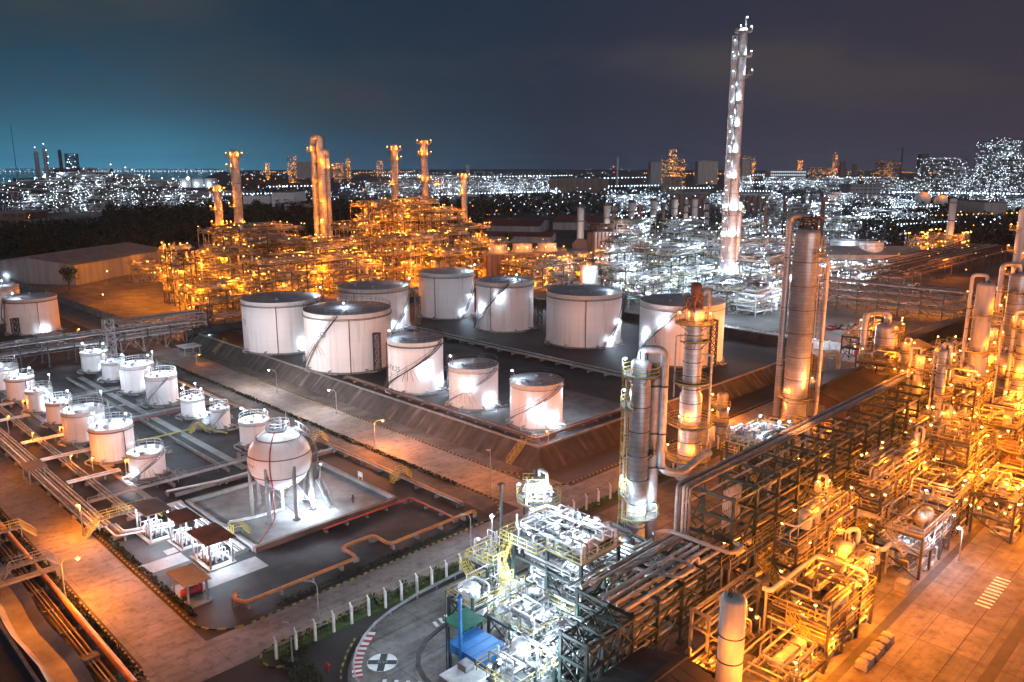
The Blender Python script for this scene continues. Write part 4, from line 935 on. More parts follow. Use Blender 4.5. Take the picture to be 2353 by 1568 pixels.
def column(label, loc, r, h, plats=(), bands=2.6, arch=None, kind='w', power=140, shell='colclad', railm='yellow', ladder_a=None, group=None, taper=None, name='distillation_column', cat='column', rot=None, skirt=True, extra=True, lights=True, bandm='dsteel', seed=0, riser=None):
    t = thing(name, label, cat, loc, 0, group); fc = atan2(-loc[1],-loc[0]); A = lambda d: fc+radians(d); r1 = taper or r
    b = MB(); b.lathe(0,0,[(r*1.06,0),(r*1.02,h*.06),(r,h*.07),(r,h*.5),(r1,h*.5+(r-r1)*1.5),(r1,h-r1*.5),(r1*.92,h-r1*.28),(r1*.7,h-r1*.1),(r1*.35,h-.02),(.02,h)],32 if r > .6 else 16); b.build('shell', M[shell], t)
    if bands:
        for i in range(1,int(h/bands)): 
            z = i*bands; rr = r if z < h*.5 else r1; b = MB(); b.tor(0,0,z,rr+.03,.07,28,4); b.build('band', M[bandm], t)
    for (z, d0, d1, w, lm) in plats:
        rr = r if z < h*.5 else r1
        platform(t,0,0,z,rr,A(d0),A(d1),w,railm,[A(d) for d in lm] if lights else [],kind,power)
    if ladder_a is not None:
        a = A(ladder_a); b = MB(); b.ladder((r+.35)*cos(a),(r+.35)*sin(a),.5,h-1.5,a); b.build('ladder', M[railm], t)
    if arch:
        d, off, rr, zb, rise = arch; a = A(d); u = Vector((cos(a),sin(a),0)); b = MB()
        b.pipe([(0,0,h-.1),(0,0,h+rise),u*(r+off)+Vector((0,0,h+rise)),u*(r+off)+Vector((0,0,zb))],rr,12,rr*2.4,6); b.build('overhead_pipe', M[shell], t)
        b = MB()
        for z in (h*.3,h*.6,h*.85):
            if z > zb: b.beam(u*(r-.1)+Vector((0,0,z)),u*(r+off+rr)+Vector((0,0,z)),.16); b.tor(u.x*(r+off),u.y*(r+off),z,rr+.05,.08,16,4)
        if b.v: b.build('pipe_bracket', M['dsteel'], t)
    for (d, off, rr, z0, z1) in (riser or ()):
        a = A(d); u = Vector((cos(a),sin(a),0)); b = MB(); b.pipe([u*(r1-.1)+Vector((0,0,z1)),u*(r+off)+Vector((0,0,z1)),u*(r+off)+Vector((0,0,z0))],rr,9); b.build('riser_pipe', M['pipe'], t)
        b = MB()
        for z in range(int(z0)+4,int(z1)-1,6): b.beam(u*(r-.1)+Vector((0,0,z)),u*(r+off)+Vector((0,0,z)),.12); b.tor(u.x*(r+off),u.y*(r+off),z,rr+.03,.06,12,4)
        b.build('pipe_bracket', M['dsteel'], t)
    if extra:
        rr_ = random.Random(seed+int(h*10)); b = MB()
        for k in range(3): x, y = rr_.uniform(-.6,.6)*r1, rr_.uniform(-.6,.6)*r1; b.cyl((x,y,h-.4),(x,y,h+rr_.uniform(.4,1.1)),.12,n=7)
        b.build('top_nozzle', M['dsteel'], t)
    return t
def proc(label, a, b_, Wd, Dp, levels, seed, kind='w', power=500, steel='dsteel', railm='yellow', bay=5.0, deckp=.8, vess=1.0, pip=1.0, lamps=4, lights=3, name='process_structure', cat='process unit', group=None, vm=('pale','cladd','clad'), pm='pipe', ls=1.2, rot=Q, loc=None, railing=True, prad=(.06,.18), xb=True, stair=True, lz=False):
    t = thing(name, label, cat, loc or W(a,b_), rot, group); r = random.Random(seed); nx = max(1, round(Wd/bay)); ny = max(1, round(Dp/bay)); H = levels[-1]
    X = [Wd*i/nx for i in range(nx+1)]; Y = [Dp*i/ny for i in range(ny+1)]
    b = MB()
    for x in X:
        for y in Y: b.beam((x,y,0),(x,y,H+(r.choice((0,0,1.5)) if r.random() < .4 else 0)),.28)
    for z in levels:
        for x in X: b.beam((x,0,z-.2),(x,Dp,z-.2),.18,.28)
        for y in Y: b.beam((0,y,z-.2),(Wd,y,z-.2),.18,.28)
    zz = [0]+list(levels)
    if xb:
        for q in range(len(zz)-1):
            i = r.randrange(nx); 
            for y in (0,Dp): b.beam((X[i],y,zz[q]),(X[i+1],y,zz[q+1]-.3),.13); b.beam((X[i+1],y,zz[q]),(X[i],y,zz[q+1]-.3),.13)
            i = r.randrange(ny)
            for x in (0,Wd): b.beam((x,Y[i],zz[q]),(x,Y[i+1],zz[q+1]-.3),.13)
    b.build('steel_frame', M[steel], t)
    for li, z in enumerate(levels):
        b = MB(); cells = []
        for i in range(nx):
            for j in range(ny):
                if r.random() < deckp: b.box(X[i]-.1,Y[j]-.1,z-.06,X[i+1]+.1,Y[j+1]+.1,z); cells.append((i,j))
        if not cells: continue
        d = b.build('deck', M['deck'], t)
        if railing:
            b = MB(); b.rail([(-.1,-.1,z),(Wd+.1,-.1,z),(Wd+.1,Dp+.1,z),(-.1,Dp+.1,z)],1.1,.07,2.2,True); b.build('railing', M[railm], d)
        if stair and li:
            b = MB(); z0 = levels[li-1]; x = -1.0 if li%2 else Wd+1.0; b.stairs((x,Dp*.25,z0),(x,Dp*.25+(z-z0)*1.1,z),.9); b.build('stair', M[railm], t)
    zl = [0]+list(levels)
    for li, z in enumerate(zl):
        top = zl[li+1]-.4 if li+1 < len(zl) else z+3.0
        nv = int(vess*Wd*Dp/34*r.uniform(.6,1.2)+.5)
        for q in range(nv):
            hh = min(top-z-.3, 4.5); x, y = r.uniform(.8,Wd-.8), r.uniform(.8,Dp-.8); b = MB()
            if r.random() < .5: b.vvess(x,y,z,min(.35+r.random()*.75,Dp*.3),hh*r.uniform(.7,1.0),12); nm = 'vessel'
            else:
                L_ = min(r.uniform(2,5),Wd*.7); x = min(x, Wd-L_) if Wd > L_+.6 else .3; rr = r.uniform(.35,.8); b.hvess((x,y,z+rr+.4),(x+L_,y,z+rr+.4),rr,12); b.box(x+.3,y-.4,z,x+.6,y+.4,z+rr); b.box(x+L_-.6,y-.4,z,x+L_-.3,y+.4,z+rr); nm = 'drum'
            b.build(nm, M[r.choice(vm)], t)
        b = MB(); tangle(b,.1,.1,z+.1,Wd-.1,Dp-.1,top,int((pip*Wd*Dp/9+3)*.7),r,prad)
        stuff(b.build('pipework', M[pm], t))
        b = MB(); tangle(b,.1,.1,z+.1,Wd-.1,Dp-.1,top,int((pip*Wd*Dp/9+3)*.35),r,prad)
        stuff(b.build('dark_pipework', M['dpipe'], t))
        for q in range(lamps):
            s = r.random(); e = r.choice((0,0,1,2,3)); x, y = ((s*Wd,0),(s*Wd,Dp),(0,s*Dp),(Wd,s*Dp))[e]
            lamp(t, x, y, r.uniform(2,H) if lz else z+(.3 if z else 2.2), kind, ls, 0, r.uniform(0,6.28))
        if power:
            for q in range(lights):
                plight((r.uniform(-.5,Wd+.5),r.uniform(-.8,Dp*.6),min(top,z+2.6)), COOL if kind == 'c' else (AMB if kind == 'a' else WARM), power*r.uniform(.6,1.3), .3, t)
    return t
# ------------------------------------------------------------------ the right hand plant
GR = 'steel pipe racks'
pipe_rack('dark green steel pipe rack end with cross braced top, bottom centre', 50.9,57.9,41.2,44.4,[2.4,4.8,7.2],2.35,'steelg',2,3,GR,True,top_x=3,pk=[3,2,0])
pipe_rack('lower green pipe rack between the braced rack end and the high rack', 57.9,75.6,41.3,48.3,[2.4,4.2,5.8,7.2],4.9,'steelg',6,4,GR,True,pk=[8,7,7,6],rr=(.1,.24),pm=('clad','pipe','clad'))
hr = pipe_rack('long high green steel pipe rack running to the back right', 76.8,168,41.5,48.5,[3,5.6,8.2,10.8,13.4],5.5,'steelg',6,5,GR,True,pk=[4,4,4,5,0],pm=('dpipe','pipe','dpipe'))
for j in range(5):                                    # bundle over the top left edge, dropping down the rack end
    y = 6.7-.44*j; b = MB(); q = (.17,.13,.16,.11,.15,.2)[j]; zl = 7.55+.02*j
    b.pipe([(91.2,y,13.62),(-1.2-.25*j*0,y,13.62),(-1.2,y,zl+.1),(-14-2*(j%3),y,zl+.1)] if j < 5 else [(91.2,y,13.62),(-.6,y,13.62),(-.6,y,10)], q, 9, .5, 4); b.build('top_pipe', M[('pipe','dpipe','clad')[j%3]], hr)
for j in range(9):                                    # short vertical tubes seen inside the end frame
    b = MB(); b.cyl((6+.5*j,4.6,6.2),(6+.5*j,4.6,11.2),.12,n=7); b.build('vertical_pipe', M['clad'], hr)
t = thing('loop_pipe','wide shiny pipe loop bending over the lower rack','pipeline',W(62,41),Q); b = MB(); b.pipe([(10.5,8.2,8.1),(12.4,7.4,8.1),(12.4,-1.0,8.1),(15,-1.0,8.1),(15,.5,8.1)],.24,10,.9,5); b.build('pipe', M['clad'], t)
b = MB(); b.pipe([(-3.2,9.5,6.2),(4.2,9.5,6.2),(4.2,.4,7.9),(7.4,.4,7.9),(7.4,3.6,7.9),(4.9,3.6,7.9)],.2,10,.8,5); b.build('branch_pipe', M['clad'], t)
b = MB(); b.beam((12.4,3,7.2),(12.4,3,7.9),.15); b.beam((4.2,4,5),(4.2,4,7),.15); b.build('support', M['steelg'], t)
t = thing('cross_pipes','grey pipes crossing from the white tower platform to the rack','pipeline',W(69,50),Q)
for j in range(5):
    b = MB(); b.pipe([(-1+.9*j,8,5.9),(-1+.9*j,-1.4,5.9),(-1+.9*j,-1.4,6.8),(-1+.9*j,-6,6.8)],.16+.03*(j%3),8); b.build('pipe', M['clad'], t)
for y in (7,3.5,0): b = MB(); b.beam((-1.3,y,0),(-1.3,y,5.7),.2); b.beam((3.2,y,0),(3.2,y,5.7),.2); b.beam((-1.3,y,5.65),(3.2,y,5.65),.2); b.build('trestle', M['steelg'], t)
pipe_rack('low yellow lit pipe way between the high rack and the orange yard', 66,150,37.6,39.6,[3.4,5.2],5.2,'steel',3,6,GR,False,pm=('pale','pipe'),rr=(.1,.2))
t = thing('railed_walkway','yellow railed walkway on top of the low pipe way','walkway',W(74,39.9),Q); b = MB(); b.box(0,0,6.3,66,1.1,6.4); b.build('deck', M['deck'], t); b = MB(); b.rail([(0,0,6.4),(66,0,6.4)],1.1,.06,1.8); b.rail([(0,1.1,6.4),(66,1.1,6.4)],1.1,.06,1.8); b.build('railing', M['yellow'], t)
for i in range(12): b = MB(); b.beam((i*6,.1,0),(i*6,.1,6.3),.18); b.beam((i*6,1,0),(i*6,1,6.3),.18); b.build('post', M['steel'], t)

GC = 'process columns of the right hand plant'
p = at(1457,1310)
c1 = column('tall shiny twin column left of the rack, with bent overhead pipe', p, 1.22, 27.6, [(25.6,-150,120,1.1,(-100,)),(21.6,-170,-20,1.2,(-110,)),(15.5,-160,-60,.9,()),(10.4,-150,-40,1.1,(-120,)),(7.8,-40,120,1.6,(60,)),(16.0,60,150,1.0,())], 3.1, None, 'c', 420, 'colclad', 'yellow', -70, GC, None, riser=[(-78,.5,.13,2,25)])
b = MB(); b.vvess(1.9,1.2,0,.85,26,20); b.build('second_shell', M['clad'], c1)
b = MB(); b.pipe([(0,0,27.4),(0,0,28.6),(2.9,.6,28.6),(2.9,.6,13.2),(5.6,1.2,12.4),(9,4.2,13.8),(10,5.2,13.8)],.52,14,1.3,6); b.build('overhead_pipe', M['clad'], c1)
for z in (24,18,13.6): b = MB(); b.beam((1.0,.2,z),(3.6,.7,z),.2); b.beam((1.0,.9,z-1),(3.4,.9,z),.16); b.tor(2.9,.6,z,.58,.1,16,4); b.build('pipe_bracket', M['dsteel'], c1)
plight((-.5,-1.6,28.4),COOL,350,.2,c1); plight((.4,-1.9,9.4),COOL,260,.2,c1); plight((-1.9,-1.2,12),COOL,220,.2,c1); plight((1.2,2.8,18),COOL,260,.2,c1)
p = at(1578,1100)
c2 = column('rust topped column with several round platforms, in front of the tank lit orange', p, 1.75, 28.6, [(26.0,-180,180,1.6,(-60,60)),(23.2,-60,120,1.0,()),(16.4,-180,180,1.5,()),(9.6,-180,180,1.8,(-30,)),(3.8,-180,180,1.9,(-90,40))], 2.2, None, 'w', 300, 'colclad', 'yellow', 150, GC, 1.45, riser=[(80,1.2,.2,2,21),(-70,1.1,.12,14,24)])
b = MB(); b.cyl((0,0,28.4),(0,0,30.4),.5,n=12); b.vvess(0,0,30.2,.85,2.2,14); b.build('top_condenser', M['rust'], c2)
r = random.Random(4); b = MB(); tangle(b,-1.2,-1.2,26.2,1.2,1.2,31.5,16,r,(.06,.2)); stuff(b.build('pipework', M['rust'], c2))
b = MB(); b.pipe([(1.0,.2,27),(1.0,.2,31),(2.3,.4,31),(2.3,.4,26.2)],.28,10,.5,5); b.build('arched_pipe', M['cladd'], c2)
plight((0,-2.6,27.4),WARM,380,.2,c2); plight((1.8,-1.2,27.2),WARM,300,.2,c2); plight((-.2,-2.3,11.2),WARM,420,.2,c2); plight((-.3,-2.4,5.6),WARM,420,.2,c2)
p = at(1822,972)
c3 = column('broad tall banded column with an arched pipe down its left side', p, 2.3, 38.6, [(34,30,120,1.2,()),(5.5,-150,150,1.0,(-40,))], 4.6, (-96,1.05,.62,1.0,2.2), 'w', 220, 'colclad', 'yellow', 100, GC, None, riser=[(84,1.7,.42,1,33)])
b = MB(); r = random.Random(9); tangle(b,-1.8,-1.8,38.2,1.8,1.8,41,12,r,(.08,.25)); stuff(b.build('pipework', M['dsteel'], c3))
b = MB(); b.add([(1.2,0,41),(3.6,-.3,40.2),(3.6,.9,40.2),(1.2,1.2,41),(1.2,0,40.9),(3.6,-.3,40.1),(3.6,.9,40.1),(1.2,1.2,40.9)],[(0,1,2,3),(7,6,5,4),(0,4,5,1),(1,5,6,2),(2,6,7,3),(3,7,4,0)]); b.beam((1.3,.6,38.4),(1.3,.6,41),.12); b.build('red_vane', M['red'], c3)
for i in range(8):                                    # finer insulation hoops
    pass
p = at(2026,882); column('short fat banded column with a large arched pipe on its left', p, 2.5, 14.6, [(13.0,20,160,1.2,(70,)),(2.2,-120,160,1.4,(0,))], 1.9, (-92,2.2,.8,.5,2.2), 'w', 300, 'colclad', 'yellow', 100, GC, riser=[(60,1.2,.5,.5,9)])
p = at(2137,1078); column('slim column standing in front of the rack end with a small elbow on top', p, .78, 20.8, [(18.5,-20,170,1.3,(60,)),(13.2,-20,170,1.2,(80,)),(8.4,0,170,1.2,(60,)),(4.2,0,170,1.2,(60,))], 2.4, (60,.4,.3,16,1.0), 'w', 260, 'colclad', 'yellow', 110, GC, riser=[(-80,.5,.16,1,20)])
p = at(2216,1050); column('tall pale column with lamp washed side, right of the slim column', p, 1.42, 31.0, [(25.6,-30,160,1.5,(70,)),(19.3,-40,160,1.5,(60,)),(12.0,-40,160,1.5,(70,)),(6.2,-90,160,1.8,(60,-60))], 0, (-84,.75,.3,1,1.1), 'w', 520, 'pale', 'yellow', 110, GC, riser=[(-60,1.0,.16,1,25),(100,1.6,.2,1,24)])
p = at(2302,930); column('banded column with dark crowded top near the right edge', p, 1.75, 28.5, [(24.6,-60,170,1.4,(80,)),(17.8,-40,170,1.4,(60,)),(10.2,-40,170,1.5,(70,))], 2.2, (-88,1.4,.5,1,1.6), 'w', 420, 'colclad', 'yellow', 120, GC, riser=[(60,1.2,.3,1,22)])
p = at(2325,725); column('orange lit column at the far right with three lamps down its left', p, 2.0, 36.5, [(29,-150,-20,2.0,(-90,)),(22,-150,-20,2.0,(-90,)),(14,-150,-20,2.0,(-90,)),(6,-150,150,1.6,(-90,0))], 0, (85,1.6,.7,1,2.4), 'w', 900, 'pale', 'yellow', None, GC)
p = at(2347,640); column('slim column cut by the right edge', p, 1.6, 38, [(30,-120,60,1.5,()),], 4, None, 'w', 300, 'cladd', 'yellow', None, GC)
p = W(61.3,32.5); column('smooth white column with dark hoops beside the dark roof, bottom right', p, 1.2, 11.7, [], 2.55, None, 'w', 0, 'pale', 'yellow', None, GC, name='white_column')
p = W(91.7,34.6); t = column('stubby orange lit vessel with twin arched pipes in the orange yard', p, 1.3, 5.8, [], 1.6, (-70,.7,.35,.4,.9), 'w', 0, 'pale', 'yellow', None, GC)
b = MB(); b.pipe([(.5,.3,5.5),(.5,.3,6.8),(1.9,.6,6.8),(1.9,.6,.5)],.3,10,.6,5); b.build('second_arch', M['pale'], t); b = MB(); b.vvess(2.6,2.0,0,1.0,5.2,16); b.build('twin_vessel', M['cladd'], t)
p = at(2322,1135); column('squat rusty brown drum near the right edge', p, 1.95, 8.6, [(7.6,-180,180,1.2,(-60,))], 2.2, None, 'w', 420, 'brown', 'yellow', None, GC)
p = at(2052,1130); column('wide round vessel with a circular railed top in the orange yard', p, 2.6, 4.6, [(4.3,-180,180,1.0,(-140,-30,60))], 0, None, 'w', 420, 'pale', 'yellow', None, GC)
p = at(1655,1015); column('short column beside the cool lit pump deck, left of the banded column', p, 1.0, 9.5, [(7.2,-160,40,1.2,(-90,)),(4.4,-160,40,1.2,(-70,))], 1.6, None, 'w', 240, 'cladd', 'yellow', None, GC)

# arched pipes
t = thing('arched_pipe','pair of shiny arched pipes beyond the dark gable roof','pipeline',at(1884,868),0); b = MB(); b.pipe([(0,0,0),(0,0,6.2),(4.6,1,6.2),(4.6,1,1)],.5,12,1.5,6); b.build('outer_pipe', M['clad'], t); b = MB(); b.pipe([(.9,.2,0),(.9,.2,5.2),(3.6,.8,5.2),(3.6,.8,1)],.3,10,1,5); b.build('inner_pipe', M['cladd'], t)

# sheds
def shed(label, a0,a1,b0,b1,eave,ridge,roofm,wallm,along='a',name='shed',cat='building',group=None,door=True,loc=None,rot=Q,over=.5):
    L_, Wd = a1-a0, b1-b0; t = thing(name,label,cat,loc or W(a0,b0),rot,group); e = over
    b = MB(); b.box(0,0,0,L_,Wd,eave)
    if along == 'a': b.add([(0,0,eave),(0,Wd,eave),(0,Wd/2,ridge-.1)],[(0,2,1)]); b.add([(L_,0,eave),(L_,Wd,eave),(L_,Wd/2,ridge-.1)],[(0,1,2)])
    else: b.add([(0,0,eave),(L_,0,eave),(L_/2,0,ridge-.1)],[(0,1,2)]); b.add([(0,Wd,eave),(L_,Wd,eave),(L_/2,Wd,ridge-.1)],[(0,2,1)])
    b.build('wall', M[wallm], t); b = MB()
    if along == 'a': P4 = [((-e,-e,eave-.1),(L_+e,-e,eave-.1),(L_+e,Wd/2,ridge),(-e,Wd/2,ridge)),((L_+e,Wd+e,eave-.1),(-e,Wd+e,eave-.1),(-e,Wd/2,ridge),(L_+e,Wd/2,ridge))]
    else: P4 = [((-e,Wd+e,eave-.1),(-e,-e,eave-.1),(L_/2,-e,ridge),(L_/2,Wd+e,ridge)),((L_+e,-e,eave-.1),(L_+e,Wd+e,eave-.1),(L_/2,Wd+e,ridge),(L_/2,-e,ridge))]
    for q in P4:
        up = Vector((0,0,.15)); b.add([tuple(Vector(v)) for v in q]+[tuple(Vector(v)+up) for v in q],[(3,2,1,0),(4,5,6,7),(0,1,5,4),(1,2,6,5),(2,3,7,6),(3,0,4,7)])
        n = int(((Vector(q[1])-Vector(q[0])).length)/1.5)
        for i in range(1,n): p0 = Vector(q[0]).lerp(Vector(q[1]),i/n)+up; p1 = Vector(q[3]).lerp(Vector(q[2]),i/n)+up; b.beam(p0,p1,.08)
    b.build('roof', M[roofm], t); b = MB()
    if along == 'a': b.box(-e,Wd/2-.35,ridge+.05,L_+e,Wd/2+.35,ridge+.3)
    else: b.box(L_/2-.35,-e,ridge+.05,L_/2+.35,Wd+e,ridge+.3)
    b.build('ridge_cap', M[roofm], t)
    if door: b = MB(); b.box(-.08,Wd*.35,0,0.0,Wd*.6,min(eave*.8,4)); b.build('door', M['wallg'], t)
    return t
shed('dark gable roofed shed cut by the bottom edge beside the white column', 43,57.6,31.2,39.6,4.2,5.3,'rooff','brown','a')
shed('dark gable roofed shed behind the banded column', 153.5,178,58.5,75,3.4,5.8,'rooff','brown','a')
shed('dark roofed hall with beige gable wall above the high rack', 206,250,56,73,5.6,8.6,'rooff','wall','a')

# white lit tower platform
def white_tower():
    r = random.Random(12); t = thing('tower_platform','white lit tall platform crowded with pipework, beside the fence','platform',W(60.8,50.2),Q); z = 8.0; X1, Y1 = 7.4, 11.0
    b = MB()
    for x in (.4,X1-.4):
        for y in (.4,5.4,Y1-.4): b.beam((x,y,0),(x,y,z-.1),.36)
    for zz in (2.6,5.2,z-.25):
        for x in (.4,X1-.4): b.beam((x,.4,zz),(x,Y1-.4,zz),.2,.3)
        for y in (.4,5.4,Y1-.4): b.beam((.4,y,zz),(X1-.4,y,zz),.2,.3)
    for y in (.4,Y1-.4): b.beam((.4,y,0),(X1-.4,y,5),.14); b.beam((X1-.4,y,0),(.4,y,5),.14)
    b.beam((.4,.4,0),(.4,5.4,5),.14); b.beam((.4,5.4,0),(.4,.4,5),.14); b.build('steel_frame', M['steelg'], t)
    b = MB(); b.box(0,0,z-.08,X1,Y1,z); d = b.build('deck', M['deck'], t); b = MB(); b.box(-1.6,5.2,z-.08,-.02,Y1,z); b.build('side_deck', M['deck'], t)
    b = MB(); b.rail([(0,0,z),(X1,0,z),(X1,Y1,z),(-1.6,Y1,z),(-1.6,5.2,z),(0,5.2,z),(0,0,z)],1.1,.07,1.3,False,True); b.build('railing', M['yellow'], d)
    for k,(zz,x,y) in enumerate(((6.2,-4.4,9.2),(4.2,-4.4,6.4),(2.2,-4.4,9.2))):
        b = MB(); b.box(x,y,zz-.08,x+2.2,y+1.8,zz); dd = b.build('landing', M['deck'], t); b = MB(); b.rail([(x,y,zz),(x,y+1.8,zz),(x+2.2,y+1.8,zz)],1.1,.07,.9,False,True); b.rail([(x+2.2,y,zz),(x,y,zz)],1.1,.07,.9); b.build('railing', M['yellow'], dd)
        b = MB(); b.beam((x+.2,y+.2,0),(x+.2,y+.2,zz),.16); b.beam((x+2,y+1.6,0),(x+2,y+1.6,zz),.16); b.build('landing_post', M['steelg'], t)
    for p, q in (((-2.2,9.8,6.2),(-1.2,9.8,8.0)),((-3.2,8.2,4.2),(-3.2,9.2,6.2)),((-3.6,8.2,4.2),(-3.6,9.2,2.2)),((-3.2,9.2,2.2),(-3.2,5.2,0))):
        b = MB(); b.stairs(p if p[2] < q[2] else q, q if p[2] < q[2] else p, .9); b.build('stair', M['yellow'], t)
    for zz in (.2,2.8,5.4,z): 
        b = MB(); tangle(b,.3,.3,zz,X1-.3,Y1-.3,zz+(2.2 if zz < 8 else 2.6),30 if zz == z else 22,r,(.06,.2)); stuff(b.build('pipework', M['white' if zz == z else 'clad'], t)); b = MB(); tangle(b,.3,.3,zz,X1-.3,Y1-.3,zz+(2.2 if zz < 8 else 2.6),16,r,(.05,.13)); stuff(b.build('dark_pipework', M['dpipe'], t))
    for x, y in ((1.2,1),(X1-.6,3),(3,Y1-.6),(X1-.4,Y1-.5),(-1.4,6),(2,5),(0.2,3)): lamp(t,x,y,z,'c',1.4,0,r.uniform(0,6))
    for x, y, zz, w in ((2,2.5,10.6,340),(5.4,3.5,10.8,340),(3.4,6.5,11,340),(5.8,9,10.6,300),(-.8,8.4,10,260),(1.5,2,6.8,300),(5,6,6.8,260),(-3.3,8.4,7.6,220),(-3.3,7.4,3.4,240),(2,8,3.6,260),(6,2,3.2,200),(8.6,5,4,260)): plight((x,y,zz),COOL,w*1.9,.2,t)
    for i,(x,y,s,h) in enumerate(((4.4,5.6,.42,2.4),(5.3,5.2,.42,2.4))):
        b = MB(); b.vvess(0,0,.4,s,h,16)
        for q in (-.25,.25): b.beam((q,.1,0),(q,.1,.6),.08)
        b.cyl((0,0,h+.3),(0,0,h+.8),.06,n=6); single(b,'pressure_vessel',M['wallg'],['left','right'][i]+' of two slim blue grey vessels on the white lit platform','vessel',W(60.8+x,50.2+y,z),Q,'blue grey vessels on the white platform')
    for i,(x,y,L_,rr) in enumerate(((1.0,1.4,3.4,.45),(1.2,3.4,2.6,.38),(4.6,1.6,2.2,.5),(.8,9.2,3.0,.42),(5.0,8.6,1.8,.5))):
        t2 = thing('heat_exchanger',['front left','second','front right','rear left','rear right'][i]+' drum on the white lit platform deck','vessel',W(60.8+x,50.2+y,z),Q,'drums on the white platform'); b = MB(); b.hvess((0,0,rr+.35),(L_,0,rr+.35),rr,14); b.build('shell', M['clad'], t2)
        for q in (.4,L_-.4): b = MB(); b.box(q-.1,-rr*.8,0,q+.1,rr*.8,rr+.1); b.build('saddle', M['steelg'], t2)
        b = MB(); b.pipe([(L_*.5,0,rr*2+.2),(L_*.5,0,rr*2+1.1),(L_*.5+.8,.3,rr*2+1.1),(L_*.5+.8,.3,.1)],.1,7); b.build('nozzle_pipe', M['pipe'], t2)
    # vessel tower behind
    g = at(1238,1190,6.0); g.z = 0
    t3 = column('white lit vessel with a round railed deck, behind the tall platform', g, 1.0, 11.6, [(8.6,-180,180,1.9,(-100,))], 1.8, (40,.5,.22,8,1.0), 'c', 220, 'colclad', 'yellow', None, None, name='vessel_tower', cat='vessel')
    b = MB(); b.box(-2.0,-.9,10.4,1.0,1.1,10.48); b.rail([(-2,-.9,10.48),(1,-.9,10.48),(1,1.1,10.48),(-2,1.1,10.48)],1.1,.07,.8,True); b.build('upper_deck', M['yellow'], t3)
    for x,y in ((-1.9,-.8),(-1.9,1.0)): b = MB(); b.beam((x,y,0),(x,y,10.4),.2); b.build('support_post', M['steelg'], t3)
    b = MB(); tangle(b,-2,-2,8.7,1.8,1,11.4,26,r,(.06,.16)); stuff(b.build('pipework', M['white'], t3))
    plight((-1.2,-2.2,10.4),COOL,380,.2,t3); plight((.6,-2.0,11.6),COOL,280,.2,t3)
    t4 = thing('pole','dark green bare pole at the corner of the white lit platform','pole',W(61.2,63),Q); b = MB(); b.cyl((0,0,0),(0,0,13.4),.17,n=8); b.build('shaft', M['steelg'], t4); b = MB(); b.box(-.3,-.3,13.4,.3,.3,13.55); b.build('cap', M['dsteel'], t4)
white_tower()
GW = 'small units in the white lit corner'
proc('low white lit pipe unit with yellow railings by the green roof', 52.5,58.6,6.6,4.0,[2.6],21,'c',264,'steelg','yellow',3.2,.5,1.4,4.5,2,4,group=GW,vm=('clad','white'),pm='clad',prad=(.05,.13))
proc('low white lit pump deck in front of the tall platform', 53.6,50.6,6.4,6.6,[2.2],22,'c',312,'steelg','yellow',3.2,.35,1.6,5,2,5,group=GW,vm=('clad','wallg'),pm='clad',prad=(.05,.13))
proc('white lit pipe unit at the bottom edge next to the blue canopy', 45.6,45.2,5.4,5.0,[2.8],23,'c',312,'steelg','yellow',2.7,.4,1.5,5,2,5,group=GW,vm=('clad','white'),pm='clad',prad=(.05,.14))
proc('white lit low pipe unit between the rack end and the pump deck', 51.5,45.4,6.2,4.6,[1.8],24,'c',288,'steelg','yellow',3.1,.5,1.6,5,1,4,group=GW,vm=('clad','wallg'),pm='pipe',prad=(.05,.14))
proc('small yellow railed valve deck near the curved pavement', 57.6,61.6,3.6,3.4,[2.4,4.6],25,'c',240,'steelg','yellow',3.4,.8,.8,4,1,2,group=GW,vm=('white','clad'),pm='clad',prad=(.04,.1))
proc('white lit pipe unit under the tall platform beside the rack', 69.4,50,5.6,8.2,[2.4,4.4],26,'c',264,'steelg','yellow',2.8,.3,1.2,4,1,3,group=GW,vm=('clad','pipe'),pm='pipe',prad=(.06,.18))
t = thing('vertical_pipe','thick shiny vertical pipe with elbow in the white lit corner','pipeline',at(1216,1440),Q); b = MB(); b.pipe([(0,0,0),(0,0,4.6),(0,-1.8,5.0)],.36,14,.8,5); b.build('pipe', M['clad'], t); b = MB(); b.box(-.9,-.9,0,.9,.9,.5); b.build('base', M['white'], t)
# pump deck lit cool on the rack
t = thing('pump_deck','cool lit pump deck on top of the rack beside the banded column','platform',W(98.5,49.2),Q); b = MB(); b.box(0,0,11.3,9.5,6.2,11.42); d = b.build('deck', M['deck'], t); b = MB(); b.rail([(0,0,11.42),(9.5,0,11.42),(9.5,6.2,11.42),(0,6.2,11.42)],1.1,.07,1.1,True,True); b.build('railing', M['yellow'], d)
b = MB()
for x in (.3,4.7,9.2):
    for y in (.3,5.9): b.beam((x,y,0),(x,y,11.3),.3)
for zz in (4,8,11.1):
    for y in (.3,5.9): b.beam((.3,y,zz),(9.2,y,zz),.2)
b.build('steel_frame', M['steelg'], t); r = random.Random(3); b = MB(); tangle(b,.4,.4,11.4,9.2,5.8,13.4,34,r,(.06,.16)); stuff(b.build('pipework', M['clad'], t))
for k in range(5): b = MB(); b.vvess(1.4+1.7*k,2.0+1.8*(k%2),11.42,.32,1.6+.5*(k%3),12); b.build('vessel', M['clad'], t)
for x, y in ((.4,.4),(9,.6),(.5,5.8),(8.8,5.6)): lamp(t,x,y,11.42,'c',1.3,0,r.uniform(0,6))
for x, y in ((1.5,1),(4.5,4),(7.5,1.5),(8.5,5)): plight((x,y,14.2),COOL,300,.2,t)
b = MB(); b.pipe([(9,1.2,12),(11.4,1.2,12),(11.4,-1,12.4),(11.4,-1,9)],.3,10,.9,5); b.build('elbow_pipe', M['clad'], t)

